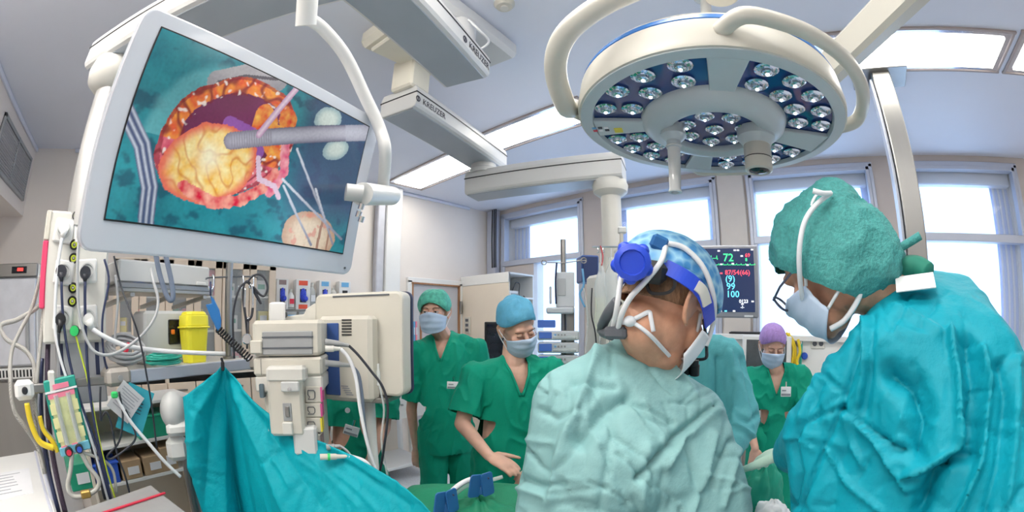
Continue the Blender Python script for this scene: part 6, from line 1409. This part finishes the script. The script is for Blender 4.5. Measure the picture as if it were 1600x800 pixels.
gown(su, [[(PS(972, 562, 1.0), 0.0460), (PS(1050, 602, 1.04), 0.0368), (PS(882, 628, .94), 0.0662), (PS(1092, 652, 1.02), 0.0662), (PS(960, 640, .95), 0.0828), (PS(940, 740, .90), 0.1196), (PS(1050, 740, .96), 0.1012)],
          [(PS(882, 628, .94), 0.0644), (PS(852, 800, .88), 0.0662), (PS(940, 740, .90), 0.1104), (PS(930, 900, .90), 0.1472)], [(PS(1092, 652, 1.02), 0.0644), (PS(1128, 792, .98), 0.0718), (PS(1050, 740, .96), 0.0920), (PS(1010, 900, .92), 0.1472)],
          [(PS(930, 900, .90), 0.1564), (PS(1010, 900, .92), 0.1564), (V((hp_.x-.02, hp_.y, .35)), 0.2208)]],
     [(PS(1128, 792, .98), 0.0681, PS(1115, 748, 1.18), 0.0460), (PS(852, 800, .88), 0.0644, PS(950, 770, 1.26), 0.0460), (PS(975, 555, 1.0), 0.0414, PS(1048, 600, 1.05), 0.0368)], 'gown_mint', .0055, L1+rand_folds(5, 60, 790, 1185, 540, 800, .0035), .004, .003, 3)
# his cap, hair, loupes, headlight
add_cap(su, HS, MATS['cap_pattern'], front=.06, side=.035, back=-.015, puff=.06, seed=4, tall=1.0, rad=(.098, .121, .106), lump=.03)
hc0 = V((0, -.012, .030))
def hair_pt(u, v):
    a = pi*(1.0+u); z = .016-.066*v*(.45+.55*sin(pi*u)); rr = sqrt(max(0, 1-((z-.03)/.086)**2))
    k = 1+.02*noise.noise(V((u*40, v*14, 3)))
    return V((cos(a)*.0800*max(rr, .80)*k, -.012+sin(a)*.0995*max(rr, .86)*k, z))
hr = MB(HS).grid(hair_pt, 60, 16).build('hair', 'hair_brown', su, True, solid=.003)
HC_ = HS @ hc0
def sp_(px, py, r=.112): return near_sphere(px, py, HC_, r*1.0)
def ribbon(pts, wd, m, name, par, r=.115, th=.004):
    C_ = spline([sp_(*q, r) for q in pts], 6); mb = MB(); vs = []; fs = []
    for i, p in enumerate(C_):
        t = (C_[min(i+1, len(C_)-1)]-C_[max(i-1, 0)]).normalized(); nn_ = (p-HC_).normalized(); s = t.cross(nn_).normalized()
        for a, b in ((-1, 0), (1, 0), (1, 1), (-1, 1)): vs.append(p+s*a*wd/2+nn_*b*th)
    for i in range(len(C_)-1):
        for j in range(4): fs.append((4*i+j, 4*i+4+j, 4*i+4+(j+1) % 4, 4*i+(j+1) % 4))
    fs += [(0, 1, 2, 3), (4*len(C_)-1, 4*len(C_)-2, 4*len(C_)-3, 4*len(C_)-4)]
    return mb.add(vs, fs).build(name, m, par)
hl_ = ribbon([(968, 440), (985, 425), (1015, 412), (1040, 418), (1070, 434), (1092, 452), (1104, 476), (1108, 505)], .030, 'royal_blue', 'headlight_band', su)
ribbon([(1088, 446), (1098, 456), (1104, 476)], .022, 'warm_white', 'band_pad', hl_, .120)
ribbon([(1010, 440), (1016, 456), (1030, 459), (1046, 456), (1054, 446), (1052, 432)], .006, 'black', 'wire_clip', hl_, .113)
ribbon([(1036, 410), (1042, 395), (1044, 382)], .016, mat('grey_strap', (.16, .18, .22), .5), 'crown_strap', hl_, .116)
kc_ = sp_(988, 410, .158); kn_ = (CAM-kc_).normalized(); Rk = V((0, 0, 1)).rotation_difference(kn_).to_matrix()
MB().box(sp_(1012, 424, .124), (.075, .045, .034), R=Rk @ Matrix.Rotation(.3, 3, 'Z'), bev=.012).build('battery_box', 'black', hl_)
kb_ = MB().lathe([(.034, -.012), (.036, .0), (.034, .016), (.024, .020), (.022, .016), (0, .016)], kc_+kn_*.01, R=Rk, n=14).build('adjust_knob', 'royal_blue', hl_, 'auto')
for k in range(5): a = 2*pi*k/5; MB().ell(kc_+kn_*.012+Rk @ V((.028*cos(a), .028*sin(a), 0)), .014, n=8, m=6).build('knob_lobe', 'royal_blue', kb_, True)
MB().box(sp_(1030, 380, .130), (.035, .03, .025), R=Rk, bev=.006).build('crown_knob', 'clip_blue', hl_)
for i, pts in enumerate(([(1040, 385, .128), (1032, 410, .134), (1008, 440, .14), (985, 465, .15), (972, 490, .16), (966, 512, .16)], [(972, 425, .14), (968, 450, .15), (964, 480, .16), (958, 512, .16)], [(1042, 380, .130), (1070, 388, .125), (1100, 420, .12), (1116, 470, .115), (1113, 510, .11), (1103, 540, .11)])):
    MB().tube(spline([sp_(*q) for q in pts], 6), .0055, 8).build('light_cable', 'white_cable', hl_, True)
MB().tube(spline([sp_(965, 470, .15), sp_(950, 490, .16), sp_(940, 515, .17), sp_(955, 524, .17)], 6), .011, 8).build('dark_cord', 'dark_grey', hl_, True)
MB().box(sp_(962, 520, .165), (.05, .02, .025), bev=.006).build('cord_block', 'dark_grey', hl_)
add_mask(su, HS, MATS['mask_white'], 'none_') if False else None
mk = MB(HS).grid(lambda u, v: V((.085*sin((u*2-1)*1.36)*(1-.10*v), .022+.094*cos((u*2-1)*1.36)*(1-.26*v*v), (.004-.030*abs(u*2-1)**1.3)+((-.118+.032*(u*2-1)**2)-(.004-.030*abs(u*2-1)**1.3))*v)), 24, 16).build('face_mask', 'mask_white', su, True, solid=.0015)
kn0 = on_body(984, 502, .008)
for pts, w_ in (([(986, 503), (1000, 511), (1018, 526), (1034, 543), (1046, 556)], .008), ([(986, 501), (1000, 494), (1014, 488), (1017, 498), (1021, 518)], .009), ([(1094, 490), (1090, 515), (1078, 545), (1066, 562)], .006), ([(984, 502), (974, 505), (970, 500)], .007)):
    MB().tube(spline([on_body(*q) for q in pts], 5), w_*.55, 6).build('mask_tie', 'mask_white', mk, True)
MB().ell(kn0, (.013, .013, .011), n=10, m=8).build('tie_knot', 'mask_white', mk, True)
lo_ = MB().tube(spline([sp_(1100, 500, .105), PS(1104, 545, 1.04), PS(1102, 560, 1.06), PS(1082, 562, 1.06)], 5), .004, 6).build('loupe_frame', 'black', su, True)
for a, b in (((1070, 562, 1.06), (1072, 584, 1.07)), ((1086, 562, 1.05), (1085, 586, 1.06))): MB().tube([PS(*a), PS(*a).lerp(PS(*b), .3), PS(*a).lerp(PS(*b), .35), PS(*b)], .01, 14, True, [.009, .009, .0115, .0115]).build('loupe', 'black', lo_, 'auto')
MB().tube([PS(1104, 535, 1.03), PS(1104, 560, 1.05), PS(1070, 562, 1.06)], .002, 6).build('loupe_bar', 'black', lo_)
# ---- surgeon in turquoise gown on the right
HT = hmat(1292, 412, .86, 1.20, .72, .0)
tw = thing('person', 'surgeon in turquoise gown with teal hood cap and glasses leaning in from the right', 'person', ground(P(1500, 700, .8)))
nk2 = P(1400, 455, .90); body = MB(); add_head(body, HT, nk2); body.cap(nk2, .058, P(1440, 520, .90), .05); hp2 = P(1500, 950, .85)
body.cap(P(1450, 620, .88), .07, hp2, .11, flat=.7); wr2 = P(1238, 708, .96)
for s in (-.1, .1): body.cap(hp2+V((s, 0, 0)), .08, V((hp2.x+s, hp2.y, .1)), .05)
body.cap(P(1262, 690, .82), .036, wr2, .028)
finish(blob(body, .0045, 4), 'body', MATS['skin_tan'], tw)
gl = MB(); hd_ = P(1178, 712, 1.12)-wr2; add_hand(gl, wr2, hd_, V((.1, -.3, 1)), 1, .35, 1.0); gl.cap(wr2-hd_.normalized()*.05, .038, wr2, .032)
finish(blob(gl, .004, 4), 'surgical_glove', MATS['glove_pale'], tw)
L2 = [([(1394, 585), (1425, 605), (1442, 648), (1430, 704)], 20, -.022), ([(1316, 638), (1338, 564), (1345, 540)], 5, -.008), ([(1316, 638), (1360, 670), (1406, 704)], 4, -.009), ([(1316, 638), (1280, 648), (1250, 664)], 4, -.007), ([(1316, 638), (1285, 710), (1250, 792)], 4, -.008), ([(1316, 640), (1330, 690), (1350, 728)], 5, .007), ([(1330, 650), (1380, 700), (1420, 760)], 8, .010),
      ([(1350, 500), (1352, 560), (1340, 630)], 5, .007), ([(1365, 495), (1362, 560), (1352, 640)], 6, -.006), ([(1486, 520), (1498, 600), (1500, 668), (1496, 708)], 7, .016), ([(1510, 530), (1525, 620), (1515, 710)], 14, -.018), ([(1535, 545), (1546, 600), (1534, 720), (1500, 800)], 6, .014), ([(1562, 570), (1570, 620), (1560, 720), (1540, 800)], 9, -.010), ([(1585, 560), (1586, 680), (1575, 790)], 8, .010),
      ([(1498, 712), (1460, 748), (1432, 800)], 11, -.024), ([(1490, 705), (1452, 728), (1420, 740)], 6, .012), ([(1300, 560), (1270, 610), (1250, 660)], 9, .008), ([(1285, 600), (1260, 650), (1240, 690)], 6, -.007), ([(1400, 480), (1440, 500), (1470, 520)], 7, .006), ([(1290, 700), (1330, 760), (1380, 800)], 5, .007), ([(1240, 700), (1250, 740), (1240, 790)], 6, -.009)]
gown(tw, [[(P(1428, 462, .92), .055), (P(1385, 560, .80), .082), (P(1528, 572, .82), .090), (P(1500, 470, .95), .05), (P(1460, 700, .78), .12)], [(P(1385, 560, .80), .078), (P(1276, 676, .80), .066), (P(1400, 700, .80), .08)],
          [(P(1528, 572, .82), .088), (P(1560, 800, .78), .12), (P(1400, 720, .79), .10), (P(1330, 860, .82), .14), (P(1385, 560, .80), .07)], [(P(1276, 676, .80), .064), (P(1330, 860, .82), .13), (P(1320, 740, .80), .07)], [(P(1560, 850, .78), .15), (P(1340, 880, .83), .16), (V((hp2.x, hp2.y, .35)), .24)]],
     [(P(1276, 676, .80), .062, P(1240, 706, .95), .046), (P(1410, 462, .905), .066, P(1440, 500, .90), .08)], 'gown_teal', .0055, L2+rand_folds(9, 60, 1225, 1600, 450, 800, .0035), .004, .0035, 11)
# teal hood cap with white ties, glasses, mask, collar label
hb_ = MB(HT); Hw = [(HT @ V(p), r) for p, r in (((0, -.010, .036), .104), ((0, -.055, .0), .090), ((0, -.080, -.060), .060), ((.050, .0, -.050), .045), ((-.050, .0, -.050), .045), ((.062, -.008, .006), .047), ((-.062, -.008, .006), .047), ((0, .020, .047), .075), ((0, -.085, .060), .060))]
hmb = MB(); hull(hmb, Hw); HTi = HT.inverted()
def hood_kill(p):
    q = HTi @ p; return q.y > .030+.95*max(-.2, q.z+.02)*.55 and q.z < .062
cpo = finish(blob(hmb, .006, 6), 'hood_cap', MATS['cap_teal'], tw, wrinkle(.008, .006, 44, 16, 14), (), hood_kill)
HC2 = HT @ hc0
def s2(px, py, r=.118): return near_sphere(px, py, HC2, r)
HC_ = HC2
tie1 = MB().tube(spline([s2(*q) for q in ((1298, 302, .126), (1275, 320, .128), (1258, 345, .130), (1250, 380, .130), (1249, 420, .128), (1253, 460, .124), (1262, 490, .120), (1275, 508, .118), (1290, 512, .12), (1305, 506, .12))], 6), .0048, 6).build('mask_tie', 'mask_white', cpo, True)
MB().tube(spline([s2(1298, 302, .126), s2(1285, 302, .14), s2(1270, 298, .145)], 5), .005, 6).build('mask_tie', 'mask_white', cpo, True)
MB().tube(spline([P(*q) for q in ((1372, 392, .84), (1360, 405, .82), (1350, 440, .80), (1340, 470, .79), (1320, 500, .79), (1298, 514, .80))], 6), .0055, 6).build('mask_tie', 'mask_white', cpo, True)
MB().ell(P(1385, 398, .85), (.026, .026, .020), n=12, m=8).ell(P(1402, 404, .86), (.020, .02, .024), n=12, m=8).build('nape_knot', 'cap_teal', cpo, True)
MB().tube(spline([P(1390, 396, .85), P(1405, 388, .85), P(1422, 378, .85), P(1438, 368, .85)], 5), .008, 8, True).build('nape_tie', 'cap_teal', cpo, True)
MB().tube(spline([P(1392, 400, .85), P(1404, 412, .85), P(1408, 425, .85)], 5), .008, 8, True).build('nape_tie', 'cap_teal', cpo, True)
add_mask(tw, HT, MATS['mask_blue'], 'none')
gm = 'glasses_frame'; mat(gm, (.05, .06, .10), .3)
g_ = MB(HT).tube([V((-.082, .0, .012)), V((-.075, .085, .012)), V((-.060, .118, .010))], .0025, 6).build('glasses', gm, tw)
for s in (-1, 1):
    MB(HT).tube([V((s*.033+.026*cos(t*pi/10)*(1 if abs(cos(t*pi/10)) < .8 else .95), .121-.10*abs(s*.033+.026*cos(t*pi/10))**2*12, .004+.017*sin(t*pi/10))) for t in range(21)], .0026, 6, False).build('rim', gm, g_)
    MB(HT).grid(lambda u, v: V((s*.033+(u-.5)*.044, .120, .004+(v-.5)*.028)), 4, 4).build('lens_glass', 'glass', g_)
MB(HT).tube([V((.082, .0, .012)), V((.075, .085, .012)), V((.060, .118, .010))], .0025, 6).build('temple', gm, g_)
cn = MB().tube(spline([P(1345, 470, .82), P(1355, 448, .82), P(1375, 428, .84), P(1400, 415, .86)], 6), .0022, 6).build('necklace', mat('gold', (.8, .55, .2), .25, 1.0), tw, True)
LMt = facing(1430, 441, .80) @ Matrix.Rotation(-.10, 4, 'Y') @ Matrix.Rotation(-.9, 4, 'X'); MB(LMt).box((0, 0, 0), (.075, .002, .045)).build('collar_label', 'paper', tw)
MB().tube(spline([P(1392, 428, .87), P(1410, 420, .86), P(1432, 418, .86), P(1450, 428, .85)], 6), .022, 10, True).build('scrub_collar', mat('scrub_collar_green', (.01, .20, .14), .7), tw, True)
# ---- third surgeon facing the other two
H3 = hmat(1052, 478, 1.68, pi+.4, .6); t3 = thing('person', 'surgeon in pale teal gown standing across the table behind the headlight surgeon', 'person', ground(P(1100, 700, 1.72)))
body = MB(); n3 = P(1056, 530, 1.76); add_head(body, H3, n3); hp3 = P(1095, 770, 1.75); body.cap(P(1085, 570, 1.76), .13, hp3, .13, flat=.7)
for s in (-.1, .1): body.cap(hp3+V((s, 0, 0)), .08, V((hp3.x+s, hp3.y, .1)), .05)
add_hand(body, P(1130, 712, 1.42), V((.1, -.8, -.3)), V((0, 0, 1)), 1, .5)
finish(blob(body, .006, 4), 'body', MATS['skin'], t3); face_bits(t3, H3, True)
L3 = [([(1120, 560), (1122, 620), (1118, 690)], 5, -.012), ([(1140, 550), (1150, 600), (1148, 650)], 5, .010), ([(1160, 560), (1172, 610), (1180, 650)], 5, -.010), ([(1150, 650), (1170, 660), (1188, 645)], 4, -.010), ([(1150, 665), (1175, 680)], 4, .010), ([(1105, 560), (1108, 640)], 5, .008)]
gown(t3, [[(P(1070, 545, 1.76), .07), (P(1095, 545, 1.70), .075), (P(1130, 563, 1.78), .095), (P(1020, 570, 1.80), .09), (P(1095, 700, 1.78), .16)], [(P(1130, 563, 1.78), .09), (P(1160, 655, 1.70), .078)], [(P(1160, 655, 1.70), .076), (P(1140, 700, 1.50), .05)], [(P(1020, 570, 1.8), .085), (P(1000, 670, 1.72), .075)], [(P(1095, 700, 1.78), .17), (V((hp3.x, hp3.y, .35)), .22)]], [], 'gown_pale', .009, L3, .007, .006, 31)
add_cap(t3, H3, MATS['cap_blue'], seed=17); add_mask(t3, H3, MATS['mask_blue'])
# ================================================================== teal drape surface
def drape(u, v):
    t = u*nT; i = min(int(t), nT-1); p = top_[i].lerp(top_[i+1], t-i)
    px, py = proj(p); dist = hypot(p.x, p.y); r = V((p.x, p.y, 0)).normalized(); s = V((-r.y, r.x, 0))
    drop = v*(p.z-.12)
    amp = .008+.030*min(1, v*1.5); ph = u*17+v*1.2
    f = sin(ph)*.55+.35*sin(ph*1.93+1.3+v*2)+.45*noise.noise(V((u*9, v*2.2, 1.0)))
    out = p-V((0, 0, drop))-r*(amp*f+.10*v*sin(min(1, u*1.4)*pi*.5)+.10*sst(0, .3, v)*sst(.25, .6, u))
    out += s*(.03*v*noise.noise(V((u*5, v*3, 7))))
    if u < .12: out += r*.10*(1-u/.12)**2
    return out

def build_drape():
    g = MB().grid(drape, 230, 130); me = bpy.data.meshes.new('surgical_drape'); me.from_pydata(g.v, [], g.f)
    bm = bmesh.new(); bm.from_mesh(me); bm.normal_update()
    if sum((f.normal.dot(f.calc_center_median()-CAM) for f in list(bm.faces)[::50])) > 0: bmesh.ops.reverse_faces(bm, faces=bm.faces)
    bm.to_mesh(me); bm.free()
    Ld = [([(345, 580), (305, 650), (292, 800)], 9, .014), ([(348, 582), (330, 680), (318, 800)], 10, -.016), ([(350, 584), (347, 690), (350, 800)], 9, .015), ([(353, 584), (372, 680), (392, 800)], 9, -.016), ([(356, 586), (400, 690), (445, 800)], 9, .016), ([(362, 592), (430, 690), (500, 790)], 9, -.014), ([(380, 612), (470, 700), (560, 790)], 8, .012),
          ([(412, 724), (432, 708), (452, 696)], 4, -.010), ([(426, 716), (440, 736), (452, 760)], 4, .009), ([(300, 640), (318, 652), (326, 668)], 4, -.007), ([(290, 690), (312, 684)], 4, .007), ([(500, 700), (560, 735), (640, 790)], 6, -.010), ([(520, 735), (560, 765), (590, 800)], 6, .010), ([(470, 720), (500, 742), (506, 764)], 5, .009), ([(540, 715), (600, 752)], 4, .008)]
    Ld = [(p, w_, h, (min(q[0] for q in p)-2.6*w_, max(q[0] for q in p)+2.6*w_, min(q[1] for q in p)-2.6*w_, max(q[1] for q in p)+2.6*w_)) for p, w_, h in Ld+rand_folds(21, 40, 285, 660, 600, 800, .005)]
    o = finish(me, 'surgical_drape', MATS['teal_drape'], None, folds(Ld, wrinkle(.004, .003, 50)))
    q = o.modifiers.new('solid', 'SOLIDIFY'); q.thickness = .002; q.offset = 0
    return tag(o, 'teal surgical drape hung from the equipment shelf and sweeping down to the table', 'drape')
build_drape()
